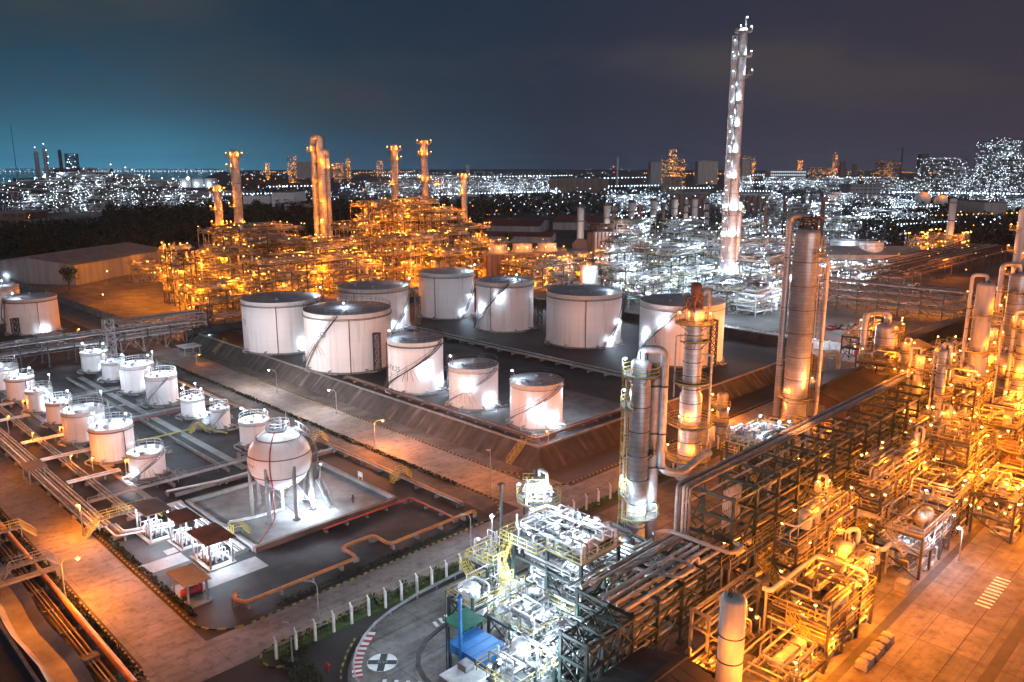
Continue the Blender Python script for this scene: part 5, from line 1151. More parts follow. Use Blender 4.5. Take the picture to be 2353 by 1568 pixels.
# green roof, blue canopy, blue pole, small boxes
t = thing('green_canopy','green ribbed sheet roof on posts beside the blue pole','canopy',W(48.0,55.2),Q); b = MB(); b.box(0,0,3.5,3.3,3.1,3.6)
for i in range(14): b.box(.02+i*.24,0,3.6,.1+i*.24,3.1,3.68)
b.build('roof', M['greens'], t)
for x in (.3,3.0):
    for y in (.3,2.8): b = MB(); b.beam((x,y,0),(x,y,3.5),.16); b.build('post', M['steelg'], t)
t = thing('deluge_valve','red deluge valve set under the green roof','valve',W(48.6,56.6),Q)
for k in range(3): b = MB(); b.cyl((.7*k,0,0),(.7*k,0,1.6),.2,n=10); b.cyl((.7*k,0,.9),(.7*k,0,1.1),.34,n=10); b.build('valve_body', M['red'], t)
t = thing('blue_canopy','blue flat roofed machine shelter with deep fascia','canopy',W(46.4,50.7),Q); b = MB(); b.box(0,0,2.9,3.9,4.9,3.02)
for i in range(5): b.box(0,.02+i*1.2,3.02,3.9,.06+i*1.2,3.06)
b.build('roof', M['blue'], t); b = MB(); b.box(-.1,-.06,2.2,-.02,4.96,3.08); b.box(-.02,-.12,2.2,3.96,-.04,3.08); b.build('fascia', M['blue'], t)
for x in (.15,3.7):
    for y in (.2,4.7): b = MB(); b.beam((x,y,0),(x,y,2.9),.18); b.build('post', M['blue'], t)
b = MB(); b.box(.6,.8,0,3.2,4.2,1.9); b.build('machine_housing', M['wallg'], t)
t = thing('blue_pole','tall bright blue vent pole in front of the green roof','pole',W(46.2,53.4),Q); b = MB(); b.cyl((0,0,0),(0,0,8.9),.19,n=14); b.build('shaft', M['blue'], t); b = MB(); b.cyl((0,0,8.9),(0,0,9.05),.32,n=14); b.cyl((0,0,9.05),(0,0,9.25),.3,.08,14); b.build('cap', M['blue'], t)
for z in (2.2,4.5,6.8): b = MB(); b.tor(0,0,z,.21,.04,14,4); b.build('flange', M['blue'], t)
t = thing('mast_pole','thin dark green mast left of the blue pole','pole',W(45.4,54.6),Q); b = MB(); b.cyl((0,0,0),(0,0,9.6),.07,.04,7); b.cyl((.35,0,0),(.35,0,5.4),.1,n=7); b.build('shaft', M['steelg'], t); b = MB(); b.bulb(0,0,9.6,.1); b.build('tip', M['steel'], t)
t = thing('control_cabin','light blue grey cabin with a cooling box on its roof','cabin',W(42.6,49.0),Q); b = MB(); b.box(0,0,0,3.2,3.2,2.7); b.build('wall', M['wallg'], t); b = MB(); b.box(-.1,-.1,2.7,3.3,3.3,2.82); b.build('roof', M['white'], t); b = MB(); b.box(1.8,1.6,2.82,2.9,2.8,3.5); b.build('cooling_unit', M['steel'], t); b = MB(); b.box(-.03,1.0,.1,0,1.9,2.1); b.build('door', M['steel'], t)
t = thing('hose_reel','red curved hose hoop on the inner pavement','fire hose',W(44.6,53.8),Q); b = MB(); b.pipe([(0,0,0),(0,0,.9),(.9,0,.9),(.9,0,.3)],.09,7); b.build('hoop', M['red'], t); b = MB(); b.cyl((0,0,0),(0,0,.3),.2,n=8); b.build('base', M['rust'], t)
for i,(a_,b_) in enumerate(((42.2,53.0),(37.4,63.8))):
    t = thing('hydrant',['red hydrant on the inner pavement at the bottom edge','orange red hydrant beside the striped kerb marking'][i],'hydrant',W(a_,b_),Q); b = MB(); b.cyl((0,0,0),(0,0,.9),.15,n=10); b.dome(0,0,.9,.15,.15,10,3); b.build('body', M['red'], t); b = MB(); b.cyl((-.3,0,.6),(.3,0,.6),.1,n=8); b.build('outlet', M['red'], t)
# painted marks on the curved pavement
b = MB(); z = .05; cx_, cy_ = 42.2, 61.1
b.add([(cx_+1.55*cos(2*pi*i/40), cy_+1.55*sin(2*pi*i/40), z) for i in range(40)],[tuple(range(40))]); mk = struct(b,'round_ground_mark',M['white'])
b = MB(); 
for ang in (radians(45),radians(135)):
    c, s = cos(ang), sin(ang); u = Vector((c,s,0)); v = Vector((-s,c,0))
    q = [Vector((cx_,cy_,z+.005+.003*(ang>1)))+u*i*1.5+v*j*.36 for i,j in ((-1,-1),(1,-1),(1,1),(-1,1))]; b.add([tuple(e) for e in q],[(0,1,2,3)])
struct(b,'green_cross_mark',M['steelg'])
cu = D.curves.new('ground_letters','FONT'); cu.body = 'AVI'; cu.size = .75; cu.align_x = 'CENTER'; cu.align_y = 'CENTER'; me = None
o = link('ground_letters', cu, None, W(cx_,cy_,.064), 0); me = D.meshes.new_from_object(o.evaluated_get(bpy.context.evaluated_depsgraph_get())); D.objects.remove(o); me.materials.clear(); me.materials.append(M['wallg']); o = link('ground_letters', me, None, W(cx_,cy_,.064), 0); o['kind'] = 'structure'
b = MB()
pts = [(44.6,66.4),(42.6,65.0),(41.0,63.6),(39.8,62.2),(38.9,60.6)]; k = 0
for p, q in zip(pts, pts[1:]):
    p = Vector((*p,z)); q = Vector((*q,z)); n = 5; s = Vector((-(q-p).y,(q-p).x,0)).normalized()*.5
    for i in range(n): b.cur = k%2; k += 1; e = p.lerp(q,i/n); f = p.lerp(q,(i+1)/n); b.add([tuple(e-s),tuple(f-s),tuple(f+s),tuple(e+s)],[(0,3,2,1)])
o = b.build('striped_edge_marking',[M['white'],M['red']],None,(0,0,0),Q); o['kind'] = 'structure'
b = MB()
def bars(x,y,n,dx,dy,l,w,ang):
    for i in range(n):
        c, s = cos(ang), sin(ang); u = Vector((c,s,0))*l/2; v = Vector((-s,c,0))*w/2; e = Vector((x+dx*i,y+dy*i,z)); b.add([tuple(e-u-v),tuple(e+u-v),tuple(e+u+v),tuple(e-u+v)],[(0,1,2,3)])
bars(40.3,58.2,4,.75,-.9,1.2,.4,.75); bars(50.6,62.6,3,.9,.1,1.1,.4,1.3); bars(56.6,64.2,3,.8,.1,1.0,.35,1.3); bars(98,20.6,10,.95,0,1.6,.42,1.57)
struct(b,'crosswalk_bars',M['white'])
b = MB(); P2 = [(60,62.2),(53,62.0),(50.4,61.6),(47.8,60.9),(45.7,59.5),(44.4,58.0),(43.6,56.0),(43.2,53.0)]
for p, q in zip(P2,P2[1:]): b.beam((*p,.09),(*q,.09),.5,.1)
struct(b,'inner_kerb',M['dsteel'])

# the orange lit yard
GY = 'units of the orange lit yard'
proc('two level yellow railed pump deck with glaring lamps, bottom right', 73.5,28.4,11.5,6.6,[2.6,4.6],31,'w',561,'dsteel','yellow',3.8,.55,1.0,2.4,2,3,group=GY,prad=(.07,.2))
proc('orange lit pipe unit between the pump deck and the arched vessel', 86,31.2,9,5.4,[2.4],32,'w',442,'dsteel','yellow',4.2,.4,1.2,2.6,2,3,group=GY,prad=(.08,.22))
proc('dark steel platform with two cool lamps over the orange pavement edge', 99,28.0,11,5.6,[3.2,5.6],33,'c',160,'dsteel','steel',4.0,.7,.9,2,1,2,group=GY,prad=(.06,.2))
proc('orange lit exchanger bank behind the cool lamped platform', 112,28.6,12,8,[3.0,5.4],34,'w',510,'dsteel','yellow',4.2,.5,1.4,2.4,3,3,group=GY)
proc('crowded orange lit pipe bank below the slim column', 126,29.2,14,8.2,[3.0,5.6],35,'w',510,'dsteel','yellow',4.4,.6,1.2,2.4,4,4,group=GY)
proc('crowded orange lit structure at the foot of the pale column', 144,29,16,10,[3.2,6.0,8.6],36,'w',544,'dsteel','yellow',5,.6,1.2,2.2,4,3,group=GY)
proc('orange lit structure between the pale and the banded right columns', 166,30,18,12,[3.4,6.6,9.6],37,'w',612,'dsteel','yellow',5,.6,1.1,2.0,4,3,group=GY)
proc('orange lit deck structure at the right edge below the drum', 133,18.5,12,9,[3.0,5.8],38,'w',510,'dsteel','yellow',4.4,.6,1.2,2.2,4,3,group=GY)
proc('orange lit structure cut by the right edge behind the drum', 158,14,18,12,[3.4,6.6,9.6],39,'w',510,'dsteel','yellow',5,.6,1.1,2,4,3,group=GY)
proc('small orange lit pump row under the high rack', 84,42.2,30,4.6,[1.6],40,'w',544,'dsteel','yellow',5,.15,1.0,1.6,3,4,group=GY,railing=False)
proc('orange lit pump row beside the white column', 63,35.0,9,3.2,[1.5],41,'w',442,'dsteel','yellow',4,.3,1.2,3,2,2,group=GY,railing=False)
proc('orange lit units behind the banded column at the road side', 108,52,22,9,[3.0,6.0],42,'w',714,'dsteel','yellow',5,.5,1.0,1.6,3,3,group=GY)
proc('orange lit units between the gable shed and the short fat column', 182,56,12,14,[3.2,6.2],43,'w',714,'dsteel','yellow',5,.6,1.0,1.6,3,3,group=GY)
proc('orange lit low pipe unit at the bottom edge right of the white column', 50.5,20.5,10,8,[2.0],44,'w',442,'dsteel','yellow',4.5,.3,1.0,2.2,2,3,group=GY,prad=(.07,.2),railing=False)
proc('orange lit pipe rows on the ground between white column and pump deck', 63.5,28.2,9,6,[1.6],45,'w',442,'dsteel','yellow',4.5,.2,.8,1.8,2,3,group=GY,prad=(.06,.16),railing=False)
proc('tall orange lit structure between the high rack and the pump deck', 80,35.2,16,2.6,[3,6,8.6],46,'w',646,'dsteel','yellow',4,.5,1.2,3,3,2,group=GY)
proc('tall orange lit structure between the rack and the exchanger bank', 102,34.4,20,4.6,[3,6,9],47,'w',646,'dsteel','yellow',5,.5,1.2,2.6,4,2,group=GY)
proc('tall orange lit structure beside the slim column foot', 127,37.6,10,2.6,[3,6,9.4],48,'w',646,'dsteel','yellow',4,.5,1.2,2.6,4,2,group=GY)
proc('orange lit upper structure behind the wide round vessel', 122,30,8,6,[4,8,11],49,'w',646,'dsteel','yellow',4,.5,1,2.2,4,2,group=GY)
proc('orange lit high structure between the pale column and the rack end', 158,40.5,14,8,[4,8,12],50,'w',714,'dsteel','yellow',5,.5,1,2.0,4,2,group=GY)
proc('orange lit structure left of the squat rusty drum', 150,23,10,6,[3.4,6.8],51,'w',646,'dsteel','yellow',5,.5,1,2.2,4,2,group=GY)
proc('orange lit far structure cut by the right edge', 186,22,24,14,[4,8,12],52,'w',714,'dsteel','yellow',6,.5,.9,1.6,4,3,group=GY)
column('slim orange lit column behind the exchanger bank', W(119,36.2), .6, 12.5, [(9.5,-150,150,1.1,(0,)),(5.4,-150,150,1.1,(40,))], 2, (60,.5,.2,1,.8), 'w', 300, 'pale', 'yellow', 100, GC)
column('slim orange lit column beside the cool lamped platform', W(108,35.4), .7, 8.5, [(6.5,-150,150,1.1,(0,))], 2, (-60,.5,.25,1,.8), 'w', 300, 'pale', 'yellow', 100, GC)
column('thick orange lit column right of the pale column', W(163,36), 1.3, 17, [(13,-150,150,1.3,(0,)),(7,-150,150,1.3,(40,))], 2.4, (60,.8,.3,1,1), 'w', 380, 'colclad', 'yellow', 100, GC)
for i,(a_,b_,w_,d_,lv,lb) in enumerate(((176,14,20,14,[4,8,12,16],'tall orange lit block behind the squat drum at the right edge'),(200,36,22,16,[4,8,12,16],'tall orange lit block behind the banded right column'),(214,8,24,20,[5,10,15],'wide orange lit block at the right edge beyond the drum'),(228,34,22,18,[5,10,15,20],'tallest orange lit block at the right beyond the banded column'),
  (256,20,26,22,[5,10,16],'far orange lit block under the three lamp column'),(262,56,24,16,[5,10],'orange lit block beside the wide brown rack'),(300,40,30,24,[6,12,18],'farthest orange lit block at the right edge'),(172,46,14,8,[4,8,12],'orange lit block left of the banded right column'),(140,34.5,10,6,[4,8,12,15],'four level orange lit tower block between slim and pale columns'),(118,22.6,10,5,[3,6],'low orange lit block at the pavement edge near the squat drum'),(204,74.5,22,8,[4,7],'orange lit pipe unit left of the dark roofed hall'))):
    proc(lb, a_,b_, w_,d_, lv, 900+i, 'w', 1100 if a_ < 200 else 2400, 'dsteel', 'yellow', 5.5, .5, .9, .55 if a_ > 195 else .9, 6, 2, group=GY, ls=1.2 if a_ < 195 else 1.6, prad=(.08,.24), stair=False)
for i,(a_,b_,r_,h_,lb) in enumerate(((206,30,1.5,24,'orange lit column right of the banded right column'),(232,28,1.8,30,'orange lit column behind the banded right column at the edge'),(128,35.5,.7,14,'thin orange lit column between the exchanger bank and slim column'),(172,41,1.1,20,'orange lit column between the pale and the banded right columns'),(146,45.2,.8,18,'thin orange lit column rising through the rack end'),(183,60,1.0,12,'thin orange lit column beside the short fat banded column'),(97,40.6,.5,10,'very thin orange lit column beside the railed walkway'))):
    column(lb, W(a_,b_), r_, h_, [(h_*.86,-150,150,1.2,(0,70)),(h_*.6,-150,150,1.2,(40,)),(h_*.34,-150,150,1.2,(0,-60))], 2.4, ((60,-80,40)[i%3],.7,.25,1,1.0), 'w', 500 if r_ > 1 else 260, 'clad' if i%2 else 'pale', 'yellow', 110, GC)
for i,(a_,b_,r_,h_,lb) in enumerate(((222,46,1.3,30,'slender orange lit column behind the banded right column, near the hall'),(244,40,1.5,33,'slender orange lit column far behind the tallest orange block'),(262,28,1.6,34,'thick orange lit column at the right edge below the three lamp column'),(196,48,1.0,23,'slim orange lit column left of the banded right column'),(160,33,1.0,24,'slim orange lit column right behind the pale column'),(186,30,1.2,21,'orange lit column in front of the banded right column'))):
    column(lb, W(a_,b_), r_, h_, [(h_*.93,-180,180,1.3,(0,-80)),(h_*.75,-150,150,1.2,(40,)),(h_*.56,-150,150,1.2,(0,)),(h_*.37,-150,150,1.2,(0,-60)),(h_*.18,-180,180,1.4,(20,))], 2.4, ((60,-80,40)[i%3],.7,.3,1,1.2), 'w', 700, 'colclad' if i%2 else 'pale', 'yellow', 110, GC)
for a_,b_,zz,w in ((196,26,13,6000),(215,26,14,8000),(240,24,16,9000),(206,50,12,5000),(250,48,12,7000),(150,30,11,3500),(128,27,10,3500),(180,36,13,4500)): plight(W(a_,b_,zz), WARM, w, .5)  # orange fill added among the right hand blocks
GH = 'thick horizontal pipes in the orange yard'
for i,(lb,pts,rr) in enumerate((('thick pale pipe running to the foot of the pale column',[(136,38.6,4.6),(136,33,4.6),(151,33,4.6),(151,36,4.6)],.5),('second thick pale pipe below the first by the pale column',[(134,36.5,3.4),(134,30,3.4),(146,30,3.4)],.45),
    ('long bent pale pipe over the pump deck, bottom right',[(73,35.4,6.4),(73,34.6,6.4),(84,34.6,6.4),(84,29,6.4),(84,29,1)],.28),('pale pipe bundle bending behind the arched vessel',[(92,38.4,5.2),(102,36.6,5.2),(102,30,5.2),(102,30,2)],.34),('pale arched pipe beside the cool lamped platform',[(96,37,3.8),(96,31.5,3.8),(99.4,31.5,3.8),(99.4,31.5,1)],.3))):
    t = thing('process_pipe',lb,'pipeline',(0,0,0),Q,GH); b = MB(); b.pipe(pts,rr,12,rr*2.4,5); b.build('pipe', M['pale'], t)
    for p, q in zip(pts[:3],pts[1:3]):
        b = MB(); m_ = Vector(p).lerp(Vector(q),.5); b.beam((m_.x,m_.y,0),(m_.x,m_.y,m_.z-rr),.2); b.build('support', M['steel'], t)
for i,(a_,b_) in enumerate(((75.5,25.0),(78.2,25.0),(80.9,25.0))):      # wrapped pallets on the kerb
    t = thing('wrapped_pallet',['nearest','middle','farthest'][i]+' of three pale wrapped pallets beside the orange pavement kerb','pallet',W(a_,b_),Q,'wrapped pallets'); b = MB(); b.box(.1,.1,.15,1.1,1.3,.85); b.box(1.16,.12,.15,2.16,1.28,.98); b.lathe(.6,.7,[(.62,.85),(.5,1.0),(.01,1.05)],8); b.lathe(1.66,.7,[(.62,.98),(.5,1.1),(.01,1.15)],8); b.build('load', M['slab'], t); b = MB()
    for q in (0,.6,1.2): b.box(.02,.02+q,0,2.28,.16+q,.15)
    b.build('pallet', M['brown'], t)
t = thing('wrapped_pallet','single wrapped pallet beside the dark steel platform leg','pallet',W(94.2,27.8),Q,'wrapped pallets'); b = MB(); b.box(0,0,.15,1.5,1.4,1.3); b.build('load', M['slab'], t); b = MB(); b.box(.02,.02,0,1.48,1.38,.15); b.build('pallet', M['brown'], t)
GL = 'glaring lamp posts of the orange yard'
for hd,bs,kd,lb,w,bz in (((1909,1211),(1909,1262),'w','glaring orange lamp on a post left of the arched vessel',1500,.42),((2001,1150),(2001,1205),'w','glaring orange lamp post below the wide round vessel',1500,.42),((2047,1136),(2047,1185),'w','second glaring orange lamp by the wide round vessel',1100,.36),
  ((1832,1384),(1832,1440),'w','brightest glaring lamp over the yellow railed pump deck',900,.46),((1826,1445),(1826,1490),'w','lower glaring lamp inside the pump deck',500,.36),((1912,1478),(1912,1520),'w','right glaring lamp on the pump deck',500,.36),((2110,1092),(2110,1150),'w','glaring lamp right of the slim column foot',1200,.36),((2084,1208),(2084,1290),'c','cool lamp over the left side of the dark steel platform',700,.26),((2203,1212),(2203,1290),'c','cool lamp over the right side of the dark steel platform',600,.24),
  ((2160,1010),(2160,1080),'w','orange lamp post between the slim and the pale column',1200,.3),((2240,1085),(2240,1150),'w','orange lamp post in front of the squat rusty drum',1200,.3),((1990,1040),(1990,1120),'w','orange lamp post behind the low yellow pipe way',1000,.26),((1866,1180),(1866,1260),'w','orange lamp post beside the railed walkway',900,.24),((2320,900),(2320,980),'w','orange lamp post near the right edge below the banded column',1400,.3)): lamp_post(hd,bs,kd,lb,GL,w,False,1,0,bz)
def car(label, a, b_, rot, m):
    t = thing('parked_car', label, 'car', W(a,b_), rot, 'cars parked behind the banded column'); b = MB(); b.box(-2.1,-.85,.35,2.1,.85,.95); b.build('body', M[m], t); b = MB(); b.add([(-1.3,-.8,.95),(1.1,-.8,.95),(1.1,.8,.95),(-1.3,.8,.95),(-.9,-.68,1.5),(.5,-.68,1.5),(.5,.68,1.5),(-.9,.68,1.5)],[(0,1,5,4),(1,2,6,5),(2,3,7,6),(3,0,4,7),(4,5,6,7)]); b.build('cabin', M['black'], t)
    for x in (-1.3,1.3):
        for y in (-.8,.8): b = MB(); b.cyl((x,y-.1,.33),(x,y+.1,.33),.33,n=12); b.build('wheel', M['black'], t)
for i,(x,y,m) in enumerate(((1912,758,'red'),(1928,756,'dsteel'),(1944,757,'wallg'),(1958,752,'dsteel'))):
    q = AB(at(x,y)); car(['small red car','dark car beside the red one','grey car','darkest car at the right end of the row'][i]+' parked behind the tall banded column', q[0], q[1], .6+.1*i, m)
# sodium coloured point lights added over the yard, without fixtures
for a_,b_,zz,w in ((68,30,9,5200),(82,26,8,5200),(94,25,9,5200),(108,23,9,5200),(122,24,10,5200),(140,24,12,6500),(156,25,12,6500),(176,26,14,7500),(86,58,9,2200),(112,60,12,3600),(122,66,12,3600),(140,50,16,4200),(160,52,14,4200),(190,56,12,3600),(118,36,8,2600),(96,38,8,2600),(112,12,9,5200),(136,8,10,5200)):
    plight(W(a_,b_,zz), WARM, w*1.05, .5)
plight(W(103,27.2,4.0), COOL, 420, .3)

for a_,b_,zz,w in ((58.5,31.0,7.6,600),(59.8,29.4,5.5,380),(59.2,27.0,7,900),(63.4,26.2,6,900)): plight(W(a_,b_,zz), WARM, w, .3)  # orange lights added to brighten the white column
for a_,b_,zz,w in ((55,58,7,300),(50,52,6,260),(66,58,13,420)): plight(W(a_,b_,zz), COOL, w, .4)  # general cool fill added round the white lit platform

spot(W(152,36,18), tuple(at(1822,972)+Vector((0,0,20))), (1,.30,.06), 90000, 75, .6)  # spots added to turn columns and tank orange, no floodlight stands here
spot(W(186,44,18), tuple(at(1560,845)+Vector((0,0,8))), (1,.30,.06), 130000, 24, .8)
spot(W(104,40,16), tuple(at(1578,1100)+Vector((0,0,16))), (1,.30,.06), 12000, 70, .6)
spot(W(84,36,14), tuple(at(1457,1310)+Vector((0,0,15))), (1,.30,.06), 7000, 70, .6)
r = random.Random(19)
for i in range(9):
    a_, b_ = [(48.5,126),(51,139),(60,126),(68,130),(49,152),(68,150),(60,172),(49,180),(68,178)][i]
    t = thing('valve_manifold',['small valve manifold in front of the nearest small tank','small valve manifold left of the large shaded tank','small valve manifold behind the sphere left shoulder','small valve manifold beside the tank behind the sphere','small valve manifold beside the glaring small tank','small valve manifold by the little lone tank','small valve manifold in the dark middle of the yard','small valve manifold beside the slender bright tank','small valve manifold beside the stained tank'][i],'valve',W(a_,b_),Q,'valve manifolds in the tank yard')
    b = MB(); tangle(b,-1.2,-1,.1,1.2,1,1.3,7,r,(.06,.12)); stuff(b.build('pipework',M['steel'],t)); b = MB(); b.box(-1.4,-1.1,0,1.4,1.1,.12); b.build('base',M['kerb'],t)
# ------------------------------------------------------------------ the orange refinery behind the tanks
GO = 'steel structures of the orange refinery'
OS = [
 (442,737,25,9,[4.5,9],'front left frame of the orange refinery, open two level green grid',.25),
 (536,716,26,9,[4.5,9],'second front frame of the orange refinery, beside the first open grid',.25),
 (402,704,9,9,[5,10,15,20],'narrow tall frame at the left end of the orange refinery',.5),
 (470,694,22,14,[6,12,17],'crowded three level structure behind the front left frame',.6),
 (600,706,26,12,[5,10,15],'three level structure behind the leftmost white tank',.5),
 (690,690,26,13,[5,10,14],'structure above the left roof edge of the half hidden white tank',.5),
 (770,676,24,12,[5,10],'low structure left of the half hidden white tank',.5),
 (560,668,24,15,[6,12,18,24],'four level structure at the foot of the second orange tower',.55),
 (645,664,24,14,[6,12,18],'crowded structure left of the triple orange columns',.55),
 (730,662,24,14,[6,12,17],'crowded structure under the triple orange columns',.55),
 (815,660,22,12,[6,12],'low structure right of the triple orange columns',.5),
 (880,655,24,14,[6,12,18],'structure behind the half hidden tank with many lamps',.55),
 (945,650,22,14,[6,12,18],'structure left of the farthest white tank',.55),
 (1010,655,24,12,[6,12],'low orange structure behind the farthest white tank',.5),
 (1085,648,24,12,[5,10,15],'orange structure between the farthest tank and the cooling tower',.5),
 (500,648,20,16,[7,14,21],'tall structure at the foot of the shortest left tower',.5),
 (600,640,24,16,[7,14,21],'wide dense structure between the left towers and the triple columns',.5),
 (855,628,20,16,[8,16,24,31],'tall four level structure with orange deck lamps below the short tower',.6),
 (925,622,24,18,[8,16,24,32],'tallest orange structure, between the two middle towers',.6),
 (995,622,22,16,[8,16,24,28],'tall orange structure right of the second middle tower',.55),
 (1058,625,20,14,[7,14,20],'orange structure at the foot of the rightmost orange tower',.55),
 (795,640,20,14,[7,14,22],'structure with an orange dome like top left of the tall ones',.55),
 (1000,636,22,12,[6,12,18],'orange structure in front of the second middle tower',.5),
]
for i,(x,y,w,d,lv,lb,dp) in enumerate(OS):
    proc(lb, 0,0, w,d,lv, 100+i, 'a', 1500 if i > 2 else 2000, 'dsteel' if i < 3 else ('steel','dsteel','rust')[i%3], 'yellow', 6, dp, 1.0, .42, 7 if i > 2 else 4, 2, group=GO, ls=1.5, loc=at(x,y), prad=(.12,.34), stair=(i%2 == 0), vm=('pale','clad','cladd'), pm='cladd')
GT = 'lamp studded columns of the orange refinery'
def otower(x, yb, yt, w, label, plats, arch=None, shell='clad', off=0, kind='a', pw=2600, g=GT, seed=0, bands=7, name='distillation_column'):
    p = at(x,yb); h = lift(p,yt); r = w/2/F_PX*p.y
    t = column(label, p, r, h, [(h*f,d0,d1,2.0,lm) for f,d0,d1,lm in plats], bands, arch, kind, pw, shell, 'yellow', None, g, seed=seed, name=name)
    for k,f in enumerate((.25,.42,.6,.78,.95)): plight(((-r-4) if k%2 else r*.3,-r-3.5,h*f), AMB, 700 if w > 9 else 350, .4, t)  # amber fill added up the column face
    return t
full = (-180,180)
otower(558,628,346,20,'tall orange lamp lit column, second from the left in the back refinery',[(.95,*full,(-80,60)),(.86,-140,0,(-100,)),(.55,-140,40,(-90,)),(.4,-140,40,(-90,40)),(.28,*full,(-60,))])
otower(514,628,424,18,'shorter orange lamp lit column, leftmost of the tall ones',[(.92,*full,(-90,60)),(.72,-160,0,(-90,)),(.55,*full,(-90,60)),(.38,*full,(-60,50))])
otower(734,614,334,14,'leftmost of the triple columns, hooked pipe on top',[(.95,-120,120,(-60,)),(.7,0,160,(70,)),(.45,0,160,(60,)),(.3,0,160,(70,))],(60,2.0,1.6,6,4))
otower(748,614,356,10,'middle of the triple orange columns',[(.93,-120,120,(0,)),(.8,-60,60,(20,)),(.6,-60,60,(0,)),(.4,-60,60,(-20,)),(.25,*full,(0,))])
otower(763,614,362,11,'rightmost of the triple columns, with a rounded pipe on top',[(.9,-30,120,(60,))],(-60,1.5,1.4,6,3))
otower(914,612,334,15,'first of two middle orange columns with a crowded top',[(.96,*full,(-90,60)),(.88,*full,(90,)),(.68,*full,(-60,)),(.5,*full,(-90,)),(.34,*full,(60,)),(.24,*full,(-60,))])
otower(981,608,322,15,'second of two middle orange columns, topped by two lamps',[(.97,*full,(-90,90)),(.88,*full,(90,-60)),(.68,*full,(-60,70)),(.5,*full,(90,)),(.36,*full,(-60,60)),(.24,*full,(60,))])
otower(1069,612,398,13,'rightmost slim column of the orange refinery',[(.95,*full,(-90,60)),(.78,*full,(-60,)),(.48,*full,(60,)),(.3,*full,(0,))])
otower(929,615,465,10,'short slim column between the two middle orange columns',[(.93,*full,(60,-60)),(.75,*full,(60,)),(.5,*full,(0,))])
otower(848,620,468,11,'short column left of the first middle orange column',[(.93,*full,(-60,60)),(.75,*full,(-60,)),(.55,*full,(0,))])
otower(389,694,560,8,'thin left twin column at the end of the orange refinery',[(.85,*full,(0,)),(.6,*full,(0,)),(.4,*full,(-30,))])
otower(403,690,563,8,'thin right twin column at the end of the orange refinery',[(.7,*full,(0,)),(.45,*full,(40,))])
r = random.Random(77)
for i in range(26):
    x = r.uniform(420,1120); y = r.uniform(640,705)-max(0,(x-700))*.08
    plight(at(x,y)+Vector((0,0,r.uniform(3,14))), AMB, 4600, .4)
for i in range(10):
    x = r.uniform(560,1080); plight(at(x,r.uniform(612,635))+Vector((0,0,r.uniform(14,30))), AMB, 4600, .4)
for x,y,w in ((330,690,2600),(300,675,2400),(380,720,2400),(470,735,1800),(560,722,1800),(210,662,700),(270,648,900),(340,628,700)): plight(at(x,y)+Vector((0,0,9)), AMB, w*2.0, .4)
# small orange pipe unit left of it, the long warehouse, the wall
proc('small yellow lit pipe unit in front of the long warehouse',0,0,12,10,[3.5,7],151,'w',500,'steel','yellow',5,.4,.6,1.2,4,2,group=GO,ls=1.3,loc=at(318,652))
p = at(176,656); e = at(392,612); d = e-p; ang = atan2(d.y,d.x); L_ = d.length
shed('long tan warehouse with grey roof left of the orange refinery',0,L_,0,46,8.6,11.5,'roofg','wallg','a',name='warehouse',cat='warehouse',loc=p,rot=ang)
b = MB(); L_ = 190; b.box(0,-.15,0,L_,.15,2.4)
for i in range(40): b.box(i*4.8-.2,-.3,0,i*4.8+.2,.3,2.6)
t = thing('boundary_wall','long low boundary wall beside the road left of the orange refinery','wall',W(88.8,236),Q+pi/2); b.build('wall', M['kerb'], t)
rng = random.Random(31); b = MB(); hedge_mesh(b,[(89.8,236),(89.8,330)],1.6,1.4,rng,10); tag(stuff(b.build('shrubbery',M['leaf'],None,(0,0,0),Q)),'strip of shrubs along the boundary wall by the road','shrubs')

# elevated pipe bridge along the back of the tank yard
GR2 = 'long elevated pipe bridges at the back of the yards'
pipe_rack('elevated grey pipe bridge behind the small tanks', 0,62,0,6,[4.2,6.4],6.2,'dsteel',7,61,GR2,True,rr=(.1,.26),pm=('pipe','cladd'),loc=W(31,222),rot=Q)
pipe_rack('trussed pipe bridge crossing over the mid road', 0,24,0,6,[5.6,8.4],6,'steel',5,62,GR2,True,rr=(.1,.22),loc=W(74,224),rot=Q)
pipe_rack('elevated pipe rack running on behind the leftmost big tank', 0,120,0,7,[3,5.2],6,'dsteel',8,63,GR2,False,rr=(.12,.26),pm=('pipe','clad'),loc=W(100,229),rot=Q)
t = thing('rail_bridge','railed walkway along the top of the pipe bridge','walkway',W(31,221.2),Q); b = MB(); b.box(0,0,6.9,66,.9,7.0); b.build('deck',M['deck'],t); b = MB(); b.rail([(0,0,7),(66,0,7)],1.1,.08,2.5); b.build('railing',M['steel'],t)
t = thing('stair_tower','dark lattice stair tower carrying the pipe bridge beside the mid road','tower',W(99,227),Q); b = MB(); b.lattice(0,0,0,10,3.4,.24,2.4); b.build('frame',M['dsteel'],t); b = MB(); b.box(-1.6,-1.6,4.9,1.6,1.6,5); b.box(-1.6,-1.6,9.9,1.6,1.6,10); b.build('landing',M['deck'],t)
t = thing('lattice_pylon','pale lattice pylon of the pipe bridge left of the mid road','tower',W(70.5,221.5),Q); b = MB(); b.lattice(0,0,0,10.5,2.2,.16,2.2); b.build('frame',M['steel'],t)
for i in range(9): plight(W(36+i*7.5,218,3.2), COOL, 160, .3)

